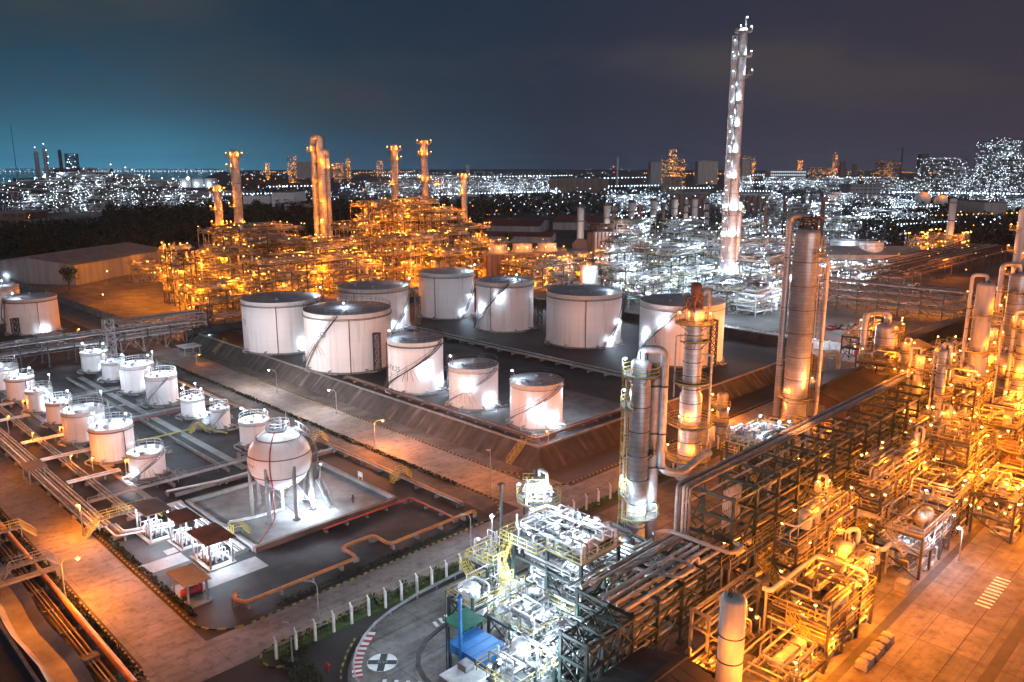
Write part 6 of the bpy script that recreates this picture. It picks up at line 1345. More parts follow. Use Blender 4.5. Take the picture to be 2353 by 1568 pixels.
# ------------------------------------------------------------------ generic far things
def bldg(label, x0, x1, yb, yt, depth, wallm='wallg', roofm='roofg', cat='building', name='building', windows=0, lit=False, rot=0.0, group=None, rowlamps=0, kind='c', z=0):
    p = at((x0+x1)/2, yb); h = max(2.5, lift(p,yt)); w = (x1-x0)/F_PX*p.y; t = thing(name,label,cat,p,rot,group)
    b = MB(); b.box(-w/2,0,0,w/2,depth,h); b.build('wall', M[wallm], t)
    b = MB(); b.box(-w/2-.4,-.4,h,w/2+.4,depth+.4,h+.5); b.build('roof', M[roofm], t)
    if windows:
        n = max(2,int(w/6))
        for k in range(windows):
            zz = h*(k+.5)/windows; b = MB()
            for i in range(n): xx = -w/2+w*(i+.2)/n; b.box(xx,-.12,zz-.7,xx+w/n*.6,-.02,zz+.9)
            b.build('window_row', M['win' if lit else 'dsteel'], t)
    else:
        b = MB(); b.box(-w*.12,-.15,0,w*.12,-.02,min(5,h*.6)); b.build('door', M['dsteel'], t)
    for i in range(rowlamps): lamp(t, -w/2+w*(i+.5)/rowlamps, -.3, h, kind, 2.0)
    return t
def cyltank(label, x0, x1, yb, yt, m='white', dome=.25, group=None, lights=0, kind='c', z=0, cat='storage tank', name='storage_tank', rail=True):
    p = at((x0+x1)/2, yb); r = (x1-x0)/2/F_PX*p.y; p.y += r; h = max(3, lift(p,yt)); t = thing(name,label,cat,p,0,group)
    b = MB(); b.lathe(0,0,[(r,0),(r,h)],32); b.build('shell',M[m],t); b = MB(); b.lathe(0,0,[(r+.1,h),(r+.1,h+.3),(r*.6,h+.3+r*dome*.6),(.01,h+.3+r*dome)],32); b.build('roof',M[m],t)
    if rail: b = MB(); b.tor(0,0,h+1.1,r,.12,32,4); b.tor(0,0,h*.9,r+.1,.15,32,4); b.build('rim_rail',M['steel'],t)
    for i in range(lights): a = -pi/2+radians(-50+100*(i+.5)/lights); plight((cos(a)*(r+5),sin(a)*(r+5),6),COOL if kind == 'c' else WARM,5200,.4,t)
    return t
def chimney(label, x, yb, yt, w, m='pale', bands=(), kind='c', group=None, base=None, lamps=0, cat='chimney', name='chimney', red=False):
    p = at(x,yb); h = lift(p,yt); r = w/2/F_PX*p.y; t = thing(name,label,cat,p,0,group)
    b = MB(); b.lathe(0,0,[(r*1.08,0),(r,h*.3),(r,h),(r*.8,h),(r*.8,h-1)],20); b.build('shaft',M[m],t)
    for f in bands: b = MB(); b.lathe(0,0,[(r+.06,h*f),(r+.06,h*(f+.07))],20); b.build('band',M['red' if red else 'dsteel'],t)
    for f in (.62,.92): b = MB(); b.lathe(0,0,[(r,h*f),(r*1.5,h*f),(r*1.5,h*f+.5),(r,h*f+.5)],16); b.build('ring_platform',M['deck'],t)
    if base: b = MB(); b.box(-r*2.4,-r*1.6,0,r*2.4,r*1.6,h*base*.5); b.add([(-r*2.4,-r*1.6,h*base*.5),(r*2.4,-r*1.6,h*base*.5),(r*2.4,r*1.6,h*base*.5),(-r*2.4,r*1.6,h*base*.5),(-r,-r,h*base),(r,-r,h*base),(r,r,h*base),(-r,r,h*base)],[(0,1,5,4),(1,2,6,5),(2,3,7,6),(3,0,4,7)]); b.build('duct_base',M['rust'],t)
    for i in range(lamps): lamp(t, r*1.5*cos(i*2.1-2), r*1.5*sin(i*2.1-2), h*(.62 if i%2 else .92), kind, 2.0)
    return t
def refinery(label, x, y, w, d, lv, seed, kind='c', lamps=14, lights=2, power=2500, steel='steel', ls=2.4, group='far lamp lit refinery units', vess=.35, pip=.22, bay=9, rot=.3, rad=(.3,.7), pm='clad', deckp=.45):
    return proc(label,0,0,w,d,lv,seed,kind,power,steel,'steel',bay,deckp,vess,pip,lamps,lights,group=group,ls=ls,loc=at(x,y),rot=rot,railing=False,prad=rad,stair=False,lz=True,xb=True,name='refinery_unit',vm=('white','clad','pale'),pm=pm)
# ------------------------------------------------------------------ tall tower and the white lit refinery in the middle right
p = at(1672,690); H_ = lift(p,64)
pl = [(.985,*full,1.6,(80,-20)),(.90,*full,2.0,(-90,80)),(.835,40,130,2.6,(85,))]
pl += [(.79-.0465*k*1.0, (-150 if k%2 == 0 else -90), (-40 if k%2 == 0 else 20), 1.6, (-90 if k%2 == 0 else -20,)) for k in range(9)]
pl = [(z,d0,d1,w,l) for z,d0,d1,w,l in pl] + [(.345,*full,2.6,(-60,60,0)),(.285,-170,-40,1.6,(-90,)),(.245,*full,2.6,(-60,20)),(.10,*full,2.8,(-60,30,90))]
tt = column('very tall slender column with lamps up its left side, tallest thing in view', p, 1.85, H_, [(H_*z,d0,d1,w,l) for z,d0,d1,w,l in pl], 8, None, 'c', 1500, 'clad', 'yellow', None, None, 1.5, name='fractionating_tower', cat='column', riser=[(-82,.9,.35,4,H_*.95),(-60,.7,.22,4,H_*.8)])
b = MB(); b.vvess(2.6,.6,2,1.0,H_*.36,16); b.build('side_vessel',M['clad'],tt)
b = MB(); b.lattice(-3.2,-1.4,0,H_*.97,1.5,.13,2.6); b.build('stair_lattice', M['steel'], tt)
for k in range(17): lamp(tt,-3.6,-2.7,H_*(.08+.053*k),'c',1.6,0,-1.6); plight((-2.9,-3.4,H_*(.1+.053*k)),COOL,110,.3,tt)
b = MB(); b.beam((.8,0,H_),(.8,0,H_+2.4),.2); b.build('top_mast',M['steel'],tt); lamp(tt,.6,0,H_+.8,'c',1.8,500)
for i,(a_,b_,zz,w) in enumerate(((232,118,16,110000),(250,100,22,110000))): spot(W(a_,b_,zz), tuple(at(1672,690)+Vector((0,0,H_*(.3,.62)[i]))), (1,.33,.12), w, 38, .8)  # unseen spots added to tint the tall column orange
GQ = 'process structures of the white lit refinery'
MS = [(1668,724,26,12,[4,8],'white lit pump and pipe deck at the foot of the very tall column'),(1735,730,24,14,[4,8],'white lit pipe deck right of the very tall column foot'),(1760,700,26,14,[5,10,15],'green and white pipe structure left of the banded column'),
 (1700,668,26,16,[6,12,18],'white lit crowded structure behind the very tall column'),(1560,640,26,12,[5,10],'green rack like structure left of the very tall column'),(1490,640,24,12,[5,10,14],'pale steel structure behind the tank with the red riser'),
 (1640,650,22,14,[6,12],'white lit structure left of the very tall column base'),(1780,655,24,16,[6,12,18],'white lit structure behind the banded column left side'),(1420,612,24,12,[6,12],'grey lit structure above the tank with the red riser'),
 (1620,610,22,14,[7,14],'teal lit structure with dark silo beside the white glare'),(1700,612,20,14,[7,14,20],'bright structure in front of the white reactors'),(1870,690,20,14,[5,10],'white lit structure right of the banded column'),
 (1850,560,30,16,[8,16,22],'dense white lit structure behind the arched top of the banded column'),(1790,545,30,16,[8,16,24],'dense white lit structure with lamps above the reactors'),(1930,560,34,12,[8,14],'green lit open frame behind the pair of white tanks'),
 (1450,565,26,14,[8,14],'white lit low unit between the tall chimneys'),(1560,560,30,14,[7,12],'grey lit unit below the row of chimneys'),(1460,600,30,12,[6],'low white lit unit beside the glaring white yard')]
for i,(x,y,w,d,lv,lb) in enumerate(MS):
    proc(lb,0,0,w,d,lv,300+i,'c',2000 if y > 600 else 4200,('steelg','steel')[i%2],'yellow',6,.45,.8,.75,7,2,group=GQ,ls=1.6 if y > 600 else 2.2,loc=at(x,y),prad=(.12,.34),stair=False,vm=('white','clad','pale'),pm='clad')
for x,y,z_,w in ((1668,735,6,1600),(1745,740,5,1600),(1800,720,5,1200),(1700,690,8,1600),(1740,620,12,3000),(1790,600,10,4500),(1720,600,8,3000),(1500,600,6,6000),(1545,598,6,6000),(1520,606,5,3500),(1640,590,8,2500),(1580,590,8,2000),(1880,610,8,2500),(1900,650,6,1500)): plight(at(x,y)+Vector((0,0,z_)), COOL, w*2.2, .4)
GV = 'white lit tall reactors'
for i,(x0,x1) in enumerate(((1697,1722),(1724,1747),(1749,1770),(1772,1793))):
    t = cyltank(['leftmost','second','third','rightmost'][i]+' of four tall white reactors lit from below',x0,x1,604,536,'white',.4,GV,1,'c',0,'reactor','reactor')
    r0 = (x1-x0)/2/F_PX*at((x0+x1)/2,604).y; b = MB(); b.beam((-r0,-r0,4),(r0,-r0,12),.35); b.beam((r0,-r0,12),(-r0,-r0,20),.35); b.build('brace',M['dsteel'],t)
bldg('glaring white flat building beside the white lit yard',1515,1584,604,560,22,'white','roofg',windows=0)
bldg('low white shed front left of the glaring building',1482,1530,604,588,10,'white','white')
bldg('dark teal clad silo house right of the glaring building',1606,1640,592,548,16,'wallg','rooff')
poly('white_lit_yard',[AB(at(1478,606)),AB(at(1590,606)),AB(at(1590,590)),AB(at(1485,588))],M['slab'],.06)
for i,(x,y,w,d,lv,lb) in enumerate(((1222,668,26,12,[5,9],'golden lit pipe unit right of the tank with two wall lamps'),(1290,650,22,10,[5,9],'golden lit low pipe unit left of the grey tank'),(1185,655,20,10,[4,8],'golden lit pipe unit below the cooling tower block'))):
    proc(lb,0,0,w,d,lv,800+i,'a',1900,'dsteel','yellow',6,.4,.9,.5,6,3,group=GO,ls=1.5,loc=at(x,y),prad=(.1,.28),stair=False,pm='cladd')
for i,(x,y,w,d,lv,lb) in enumerate(((1436,676,24,12,[5,9],'cool lit grey pipe unit between the red riser tank and the orange lit tank'),(1480,700,22,10,[4,7],'low cool lit unit behind the left side of the orange lit tank'),(1400,640,22,10,[6,11],'cool lit ribbed unit right of the grey tank'),(1540,668,24,12,[5,10,14],'cool lit unit behind the rust topped column'),(1600,690,22,12,[5,9],'cool lit unit left of the very tall column foot'),(1840,655,24,12,[5,10],'cool lit unit seen right of the banded column'),(1985,668,26,12,[4,8],'dim lit unit under the long many tiered rack'))):
    proc(lb,0,0,w,d,lv,820+i,'c',2000,'steelg','yellow',6,.4,.9,.5,5,3,group=GQ,ls=1.5,loc=at(x,y),prad=(.1,.28),stair=False,vm=('white','clad','pale'),pm='clad')
t = thing('teal_canopy','low teal roofed canopy behind the red riser tank','canopy',at(1440,712),-.2); b = MB(); b.box(0,0,3.6,16,7,3.8); b.build('roof',M['greens'],t)
for x in (.4,5.4,10.6,15.6):
    for y in (.4,6.6): b = MB(); b.beam((x,y,0),(x,y,3.6),.25); b.build('post',M['steel'],t)
plight(at(1440,722)+Vector((6,-2,3)),COOL,1800,.4)
for x,y,w in ((2100,705,16000),(2200,722,16000),(2000,690,12000),(2010,800,4500),(1985,745,3500),(2260,690,9000),(2010,650,5000),(2180,640,6000),(2330,650,6000),(1960,790,3000),(2080,760,3500)): plight(at(x,y)+Vector((0,0,9)), WARM, w, .5)  # warm fill added over dark ground round the racks
for x,y,w in ((1960,640,5000),(1900,640,5000),(1930,755,5000),(1880,780,2500),(1560,700,3000)): plight(at(x,y)+Vector((0,0,8)), COOL, w, .5)  # cool fill added beside the banded column and tanks
for i in range(4):
    q = W(213.4,82+i*13); t = thing('hydrant_cabinet',['first','second','third','fourth'][i]+' red hydrant cabinet along the white panelled wall','cabinet',q,Q,'red cabinets along the wall'); b = MB(); b.box(-.5,-.5,.3,.5,.5,1.5); b.build('box',M['red'],t); b = MB(); b.box(-.06,-.3,0,.06,.3,.3); b.build('stand',M['dsteel'],t)
p = at(1118,647); t = thing('cooling_tower','long brown cooling tower block with three fan stacks on its roof','cooling tower',p,.32); b = MB(); b.box(0,0,3,38,13,11.5); b.build('wall',M['brown'],t); b = MB(); b.box(-.3,-.3,11.5,38.3,13.3,12); b.build('roof',M['deck'],t); b = MB(); b.box(.6,.6,0,37.4,12.4,3); b.build('water_basin',M['kerb'],t)
b = MB(); b.rail([(0,0,12),(38,0,12),(38,13,12),(0,13,12)],1.1,.1,2.4,True); b.build('railing',M['yellow'],t)
for i in range(16): b = MB(); b.box(i*2.5,-.25,0,i*2.5+.25,0,11.5); b.build('column_rib',M['dsteel'],t)
for i in range(3): b = MB(); b.lathe(7+12*i,6.5,[(5.0,12),(4.3,13.6),(4.5,15.5),(4.2,15.5),(4.1,13.2)],24); b.build('fan_stack',M['pale'],t); plight((7+12*i,-1,17),AMB,1500,.4,t); plight((11+12*i,-3,4),AMB,900,.4,t)
for i in range(9): lamp(t,1+4.4*i,0,12,'w',1.6)
GCH = 'chimneys of the power station'
CH = [(1333,572,470,16,'pale','thick tan chimney standing apart at the left of the power station',.24),(1393,560,466,15,'pale','thick grey chimney behind the brick like boiler',0),(1409,560,474,11,'brown','slim banded tan chimney right of the thick grey one',0),(1450,530,461,14,'pale','grey chimney third of the thick ones',0),(1468,545,470,10,'red','slim reddish chimney beside the third thick one',0),
 (1500,522,457,14,'pale','thick pale pinkish chimney left of the silo block',0),(1521,530,466,10,'rust','slim brown chimney with platform left of the silo block',0),(1548,520,454,14,'pale','thick pinkish chimney in front of the silo block',0),(1574,530,459,10,'steel','slim grey banded chimney in front of the silo block',0),(1595,515,453,13,'pale','last thick pinkish chimney of the row',0),(1622,525,456,10,'steel','last slim banded chimney before the very tall column',0)]
for i,(x,yb,yt,w,m,lb,bs) in enumerate(CH): chimney(lb,x,yb,yt,w,m,(.8,.55,.3) if w < 12 else (.94,),'c',GCH,bs,1)
p = at(1362,592); t = thing('boiler','ribbed tan boiler block between the two left chimneys','boiler',p,.3); b = MB(); b.box(0,0,0,13,9,14); b.build('wall',M['wall'],t)
for i in range(6): b = MB(); b.box(.3+i*2.2,-.5,0,.9+i*2.2,0,15); b.build('buttress',M['rust'],t)
b = MB(); b.box(-.5,-.5,14,13.5,9.5,14.6); b.build('roof',M['dsteel'],t); b = MB(); tangle(b,0,0,14.6,13,9,19,20,random.Random(2),(.15,.4)); stuff(b.build('pipework',M['rust'],t)); plight((6,-9,5),AMB,2500,.4,t)
chim = [plight(at(x,y)+Vector((0,-12,9)), (1,.72,.6), w, .6) for x,y,w in ((1333,575,5200),(1400,560,4200),(1460,545,4200),(1510,535,4200),(1560,530,4200),(1610,530,4200))]
GSI = 'brown silos in lit rows'
for i in range(8): cyltank('brown silo %s in the row topped with cool lamps' % ['first','second','third','fourth','fifth','sixth','seventh','eighth'][i],1538+i*10.6,1548+i*10.6,508,447,'brown',.1,GSI,0,'c',0,'silo','silo',False)
for i in range(4): cyltank('dark silo %s of the small far silo group' % ['first','second','third','fourth'][i],1523+i*11,1533+i*11,440,407,'brown',.1,GSI,0,'c',0,'silo','silo',False)
t = thing('silo_gallery','cool lit gallery along the top of the brown silos','gallery',at(1580,508),0); p = at(1580,508); hz = lift(p,446); w = 90/F_PX*p.y; b = MB(); b.box(-w/2,0,hz,w/2,6,hz+1.5); b.build('deck',M['deck'],t)
for i in range(14): lamp(t,-w/2+w*i/13,-.5,hz+1.5,'c',2.6)
for i in range(5): cyltank('brown silo %s of the block right of the very tall column' % ['first','second','third','fourth','fifth'][i],1700+i*13,1713+i*13,490,452,'brown',.08,GSI,0,'c',0,'silo','silo',False)
t = thing('silo_gallery','cool lit gallery over the silo block right of the very tall column','gallery',at(1732,490),0); p = at(1732,490); hz = lift(p,451); w = 72/F_PX*p.y; b = MB(); b.box(-w/2,0,hz,w/2,6,hz+1.5); b.build('deck',M['deck'],t)
for i in range(12): lamp(t,-w/2+w*i/11,-.5,hz+1.5,'c',2.6)
plight(at(1580,515)+Vector((0,-40,20)),(1,.75,.65),9000,.6); plight(at(1732,495)+Vector((0,-50,20)),(1,.75,.65),12000,.6)
# warehouses
GWH = 'warehouses in the middle distance'
def wh(lb,x0,x1,yb,yt,dep,rm='roofr',wm='wallg',rot=-.18):
    p = at(x0,yb); w = (x1-x0)/F_PX*p.y; h = lift(p,yt)*.62; shed(lb,0,w,0,dep,h,h*1.5,rm,wm,'a',name='warehouse',cat='warehouse',group=GWH,loc=p,rot=rot)
wh('red roofed warehouse right of the orange columns',1100,1240,536,508,60)
wh('lower red roofed annex in front of the red warehouse',1098,1268,556,534,22)
wh('second dark red roofed warehouse behind the tan chimney',1270,1400,528,500,70)
wh('pale roofed low warehouse behind the red roofs',1010,1090,520,500,40,'white','white')
bldg('big brown flat warehouse among dark trees in the far middle',1262,1396,444,412,120,'brown','roofg','warehouse','warehouse',group=GWH)
bldg('white box building left of the triple orange columns',626,676,476,443,60,'white','roofg','warehouse','warehouse',group=GWH)
bldg('low tan shed right of the white box building',655,740,486,470,40,'wall','roofg','warehouse','warehouse',group=GWH)
bldg('grey office block in the far right middle',1953,2022,458,424,40,'wallg','brown',windows=4)
bldg('beige block building near the right edge',2258,2308,515,466,50,'wall','brown')
bldg('teal grey office block behind the very tall column',1770,1850,420,392,60,'wallg','roofg',windows=4,lit=True)
bldg('white office block far behind the banded column',1690,1740,470,446,40,'white','roofg',windows=2,lit=True)
bldg('container block with framed bays at the left edge',-10,62,531,489,30,'brown','steel',windows=3)
bldg('lower container block beside the framed one at the left',62,106,533,508,24,'brown','steel',windows=2)
p = at(1878,612); shed('grey roofed hall with a tan gable right of the banded column',0,52,0,14,6,9.5,'roofg','wall','a',name='hall',loc=p,rot=-.05)
bldg('dark warehouse at the far right under the white lit towers',2080,2140,445,428,60,'brown','rooff','warehouse','warehouse',group=GWH)
bldg('white low warehouse far left of the orange columns',560,620,470,452,50,'white','white','warehouse','warehouse',group=GWH)
bldg('long pale shed on the far plain',430,560,452,440,60,'wallg','wallg','warehouse','warehouse',group=GWH)
GTK = 'white tanks in the middle distance'
cyltank('left one of two white tanks right of the banded column',1919,1977,590,553,'white',.12,GTK,1); cyltank('right one of two white tanks, lit orange on its side',1979,2037,612,558,'white',.12,GTK,0)
plight(at(2040,622)+Vector((6,-6,6)),WARM,9000,.5); plight(at(1995,625)+Vector((0,-8,5)),WARM,2500,.5)
cyltank('grey tank behind the roof of the tank with the red riser',1334,1376,652,613,'tank',.1,GTK,1)
cyltank('small white tank left behind the grey tank',1374,1409,604,588,'white',.1,GTK,1); cyltank('small white tank right behind the grey tank',1399,1437,600,585,'white',.1,GTK,1)
for i in range(4): cyltank('%s of four pale far tanks on the left plain' % ['first','second','third','last'][i],380+i*29,407+i*29,431,411,'white',.08,'pale far tanks',1)
p = at(1919,512); t = thing('dome','reddish grey dome building right of the banded column top','dome',p,0); rr = 20/F_PX*p.y; b = MB(); b.dome(0,0,0,rr,rr*1.25,28,8); b.build('shell',M['wallg'],t); b = MB(); b.box(-rr*.3,-rr*1.05,0,rr*.3,-rr*.8,rr*.5); b.build('portal',M['brown'],t)
for i,(x,w) in enumerate(((2117,38),(2160,32))):
    p = at(x,482); rr = w/2/F_PX*p.y; t = thing('spherical_tank',['left','right'][i]+' of two orange topped spherical tanks in the far right','spherical tank',p,0,'far spherical tanks'); b = MB(); b.lathe(0,0,[(max(rr*.9*sin(pi*k/14),.01),rr*1.2-rr*.9*cos(pi*k/14)) for k in range(15)],24); b.build('shell',M['pale'],t)
    for k in range(6): b = MB(); b.cyl((rr*.85*cos(k*1.05),rr*.85*sin(k*1.05),0),(rr*.85*cos(k*1.05),rr*.85*sin(k*1.05),rr*1.2),rr*.05,n=6); b.build('leg',M['steel'],t)
    plight((0,-rr*1.2,rr*2.6),AMB,5000,.5,t)
GST = 'slim stacks in the middle right'
chimney('pale stack standing in the orange furnace cluster at the right',2176,590,457,15,'pale',(),'w',GST)
chimney('reddish slim stack with red lamps left of the banded column',1752,604,466,8,'rust',(),'c',GST,0,1)
chimney('slim stack with red lamps right of the banded column top',1884,560,452,9,'rust',(.9,),'c',GST,0,1,red=True)
chimney('short red capped stack behind the arched pipe',1799,545,455,8,'rust',(.9,),'c',GST,0,1,red=True)
chimney('thin red capped stack behind the banded column top',1850,540,450,7,'steel',(.9,),'c',GST,0,1,red=True)
chimney('grey tall chimney behind the triple orange columns',748,462,312,10,'wallg',(),'w',GST)
for i,(x,y) in enumerate(((2120,600),(2165,590),(2205,596))):
    proc(['left','middle','right'][i]+' furnace unit of the orange cluster under the pale stack',0,0,14,10,[5,10],400+i,'w',1800,'steel','yellow',5,.6,.9,.8,8,3,group='orange furnace units',ls=2.6,loc=at(x,y),prad=(.15,.35),stair=False)
for i in range(2): cyltank(['left','right'][i]+' squat drum at the foot of the pale stack',2132+i*42,2160+i*42,606,590,'pale',.3,'squat drums',0,name='drum',cat='drum')
p = at(2235,742); q = None
for s in range(10,200):
    w = p+Vector((-s*sqrt(.5),s*sqrt(.5),0))
    if proj(w.x,w.y,0)[0] < 1905: break
pipe_rack('long many tiered pipe rack crossing behind the dark roofed hall', 0,s,0,9,[3,5.4,7.8,10.2],7,'steelg',7,71,GR2,True,rr=(.14,.34),pm=('cladd','pipe'),loc=p,rot=Q+pi/2)
pipe_rack('wide brown pipe rack running to the far right behind the hall', 0,150,0,22,[5,8],10,'rust',12,72,GR2,False,rr=(.16,.36),pm=('cladd','rust'),loc=at(2075,668),rot=Q)
pipe_rack('green steel pipe rack in front of the white reactors', 0,58,0,8,[4,7,10],7,'steelg',6,73,GR2,True,rr=(.12,.3),pm=('clad','pipe'),loc=at(1690,652),rot=-.2)
pipe_rack('green steel rack left of the very tall column', 0,40,0,8,[4,7,10],7,'steelg',6,74,GR2,True,rr=(.12,.3),pm=('clad','pipe'),loc=at(1478,655),rot=-.15)
b = MB(); b.box(0,-.15,0,60,.15,2.6)
for i in range(16): b.box(i*4-.2,-.3,0,i*4+.2,.3,2.8)
t = thing('boundary_wall','white panelled wall along the service road behind the tank lit orange','wall',W(214,78),Q+pi/2); b.build('wall',M['white'],t)
# ------------------------------------------------------------------ far refineries on the horizon
FR = [(20,492,60,30,[12,24,30]),(62,490,60,30,[12,22]),(105,488,60,30,[12,24,34]),(150,486,70,30,[14,28,40]),(195,484,70,30,[14,26]),(240,482,60,30,[12,26,36]),(285,482,60,30,[12,24]),(325,484,60,30,[12,26]),(60,466,80,40,[15,30]),(120,462,80,40,[16,32,44]),(180,458,80,40,[16,30]),(250,458,80,40,[16,34]),(310,462,80,40,[14,28]),(370,474,60,30,[10,16]),(410,476,60,30,[9,14])]
nm = ['first','second','third','fourth','fifth','sixth','seventh','eighth']
for i,(x,y,w,d,lv) in enumerate(FR): refinery('%s unit of the %s row in the cool lit refinery far left' % (nm[i%8], 'near' if i < 8 else 'rear'), x-12, y, w*.8, d, lv, 500+i, 'c', 40, 1, 5000, 'dsteel', 2.2, rot=.1+.1*(i%3), rad=(.35,.9), deckp=.2)
GF = 'far columns of the cool lit refinery'
for x,yb,yt,w,sh,lb,k in ((97,470,348,9,'wallg','dark column with a lamp on top at the far left',1),(117,470,340,8,'steel','far left column ringed with cool lamps',7),(151,470,344,7,'dsteel','dark leaning looking chimney at the far left',0),(265,480,388,9,'dsteel','dark column in the middle of the far left refinery',1),(297,480,395,6,'wallg','dark column right part of the far left refinery',1),(312,480,400,6,'wallg','second dark column right part of the far left refinery',1),(221,478,408,13,'wallg','squat dark tower in the far left refinery',0),(41,470,408,6,'dsteel','short dark chimney at the far left',0),(328,482,412,7,'wallg','last column at the right end of the far left refinery',4)):
    p = at(x,yb); h = lift(p,yt); r0 = w/2/F_PX*p.y; t = thing('far_column',lb,'column',p,0,GF); b = MB(); b.lathe(0,0,[(r0,0),(r0,h-r0),(r0*.6,h-.2),(.02,h)],14); b.build('shell',M[sh],t)
    for q in range(k): lamp(t,r0*1.1*cos(-1.6+q),r0*1.1*sin(-1.6+q),h*(1-.11*q)-1,'c',4.0)
p = at(177,470); t = thing('scaffold_tower','tall square steel scaffold tower dotted with lamps at the far left','tower',p,.3); h = lift(p,354); w = 22/F_PX*p.y; b = MB(); b.lattice(0,0,0,h,w,.9,8); b.lattice(0,0,0,h*.95,w*.5,.6,8); b.build('frame',M['dsteel'],t); r = random.Random(6)
for q in range(30): lamp(t,r.uniform(-w/2,w/2),-w/2,r.uniform(.1,.93)*h,'c',3.2)
p = at(52,500); h = lift(p,285); t = thing('guyed_mast','very thin dark radio mast at the far left','mast',p,0); b = MB(); b.cyl((0,0,0),(0,0,h),.5,.15,6); b.build('shaft',M['dsteel'],t)
p = at(112,440); h = lift(p,406); t = thing('floodlight_mast','glaring cool floodlight mast at the far left','lamp mast',p,0); b = MB(); b.cyl((0,0,0),(0,0,h),.4,n=6); b.build('shaft',M['steel'],t); b = MB(); b.bulb(0,0,h,8); b.build('lamp_bulb',M['cool'],t)
for i,(x,y,s) in enumerate(((84,411,2.8),(434,410,3.4),(375,412,2.4),(400,412,2.0))):
    p = at(x,440); h = lift(p,y); t = thing('floodlight_mast',['small cool floodlight left of the glaring one at far left','cool floodlight mast above the pale far tanks','small cool floodlight left of the pale far tanks','small cool floodlight above the first pale tanks'][i],'lamp mast',p,0,'far floodlight masts'); b = MB(); b.cyl((0,0,0),(0,0,h),.35,n=6); b.build('shaft',M['steel'],t); b = MB(); b.bulb(0,0,h,s); b.build('lamp_bulb',M['cool'],t)
ORD = 'first second third fourth fifth sixth seventh eighth ninth tenth eleventh twelfth thirteenth fourteenth fifteenth sixteenth seventeenth eighteenth nineteenth twentieth twenty-first twenty-second twenty-third twenty-fourth twenty-fifth'.split()
# the right hand horizon towers
for i,(x,y,w,d,lv,k) in enumerate(((2150,452,90,40,[20,40,60],60),(2195,452,60,40,[18,36],40),(2240,450,60,40,[20,42],46),(2285,452,70,40,[22,44,66,88],80),(2315,452,50,40,[22,44,66,92],60),(2345,455,60,40,[20,40,58],50),(2020,446,80,40,[12,22],40),(2075,446,80,40,[12,22],46),(2110,450,60,40,[12,24],40))):
    refinery('%s from the left of the lamp studded white units on the far right skyline' % ORD[[2020,2075,2110,2150,2195,2240,2285,2315,2345].index(x)],x-14,y,w*.75,d,lv,600+i,'c',k,1,2600,'dsteel',2.4,'white lit units on the right skyline',.25,.08,12,.2,(.4,1.0),'clad',.2)
for i,(x,yb,yt,w,kd) in enumerate(((1543,438,346,20,'w'),(1545,438,372,60,'w'),(1836,420,372,12,'w'),(1915,418,352,10,'w'),(1885,418,388,50,'w'),(2040,420,372,60,'w'),(1625,420,372,50,'w'),(1720,420,362,30,'w'),(670,420,362,22,'w'),(775,420,378,26,'w'),(800,416,368,10,'w'),(872,412,372,16,'w'),(615,414,378,10,'w'))):
    p = at(x,yb); h = lift(p,yt); w_ = w/F_PX*p.y
    refinery('%s from the left of the orange lit towers on the far skyline' % ORD[[615,670,775,800,872,1543,1545,1625,1720,1836,1885,1915,2040].index(x)],x-w*.3,yb,w_*.8,w_*.5,[h*.35,h*.7,h],700+i,kd,22,1,9000,'rust',3.0,'orange lit units on the skyline',.2,.15,max(9,w_/3),.15,(.4,1.0))
for i,(x,yb,yt,w,m) in enumerate(((1520,432,373,50,'wallg'),(710,412,372,60,'wallg'),(760,412,385,70,'wallg'),(1625,424,372,44,'wall'),(1712,420,368,18,'wall'),(800,410,345,5,'steel'),(1075,410,380,8,'steel'),(1935,420,372,12,'brown'),(1962,420,378,9,'brown'),(1418,432,362,4,'steel'),(2117,436,355,18,'dsteel'),(2067,420,340,3,'dsteel'))):
    lb = ['grey box hall left of the orange skyline flame tower','grey hall behind the triple orange columns','low grey hall right of the triple orange columns','beige lamp edged hall left of the very tall column','beige lamp edged hall right of the very tall column','thin pale chimney right of the triple columns','short pale stack on the middle horizon','brown tower block on the right skyline','second thin brown tower on the right skyline','thin pale mast in the middle distance','grey water tower on the right skyline','needle thin mast with red lamp on the right skyline'][i]
    t = bldg(lb,x-w/2,x+w/2,yb,yt,w/F_PX*at(x,yb).y*.8,m,m,'skyline block','skyline_block',group='blocks on the skyline')
rr_ = random.Random(88)

FU = [(1020,448),(1060,452),(1100,446),(1145,450),(1190,452),(980,440),(900,452),(840,448),(1400,478),(1440,474),(1480,482),(1640,470),(1690,440),(1760,436),(1820,440),(1880,444),(1930,470),(2000,480),(2060,490),(1990,520),(2060,530),(2240,480),(2330,490),(1860,500),(1760,470)]
for i,(x,y) in enumerate(FU):
    k = y < 460; refinery('%s from the left of the small cool lit plants in the far middle' % ORD[sorted(FU).index((x,y))], x,y, rr_.uniform(30,60)*(1.4 if k else .7), rr_.uniform(14,26), [7,14,rr_.uniform(18,30)] if k else [6,12], 950+i, 'c', 22, 2, 5200 if k else 3000, ('steel','dsteel')[i%2], 2.2 if k else 1.6, 'small lit plants in the far middle', .3, .12, 9, rr_.uniform(-.3,.5), (.25,.6), 'clad', .3)
for i in range(26):
    x = rr_.uniform(560,2353); y = rr_.uniform(404,500) if x > 1300 else rr_.uniform(402,446); p = at(x,y); plight((p.x,p.y,rr_.uniform(14,24)), COOL if rr_.random() < .75 else WARM, 16000*(p.y/900)**1.3, 1)  # bare lights added so the far ground and haze glow
for i in range(8):
    x = rr_.uniform(0,380); y = rr_.uniform(404,470); p = at(x,y); plight((p.x,p.y,22), COOL, 24000*(p.y/900)**1.3, 1)  # same added ground glow on the far left
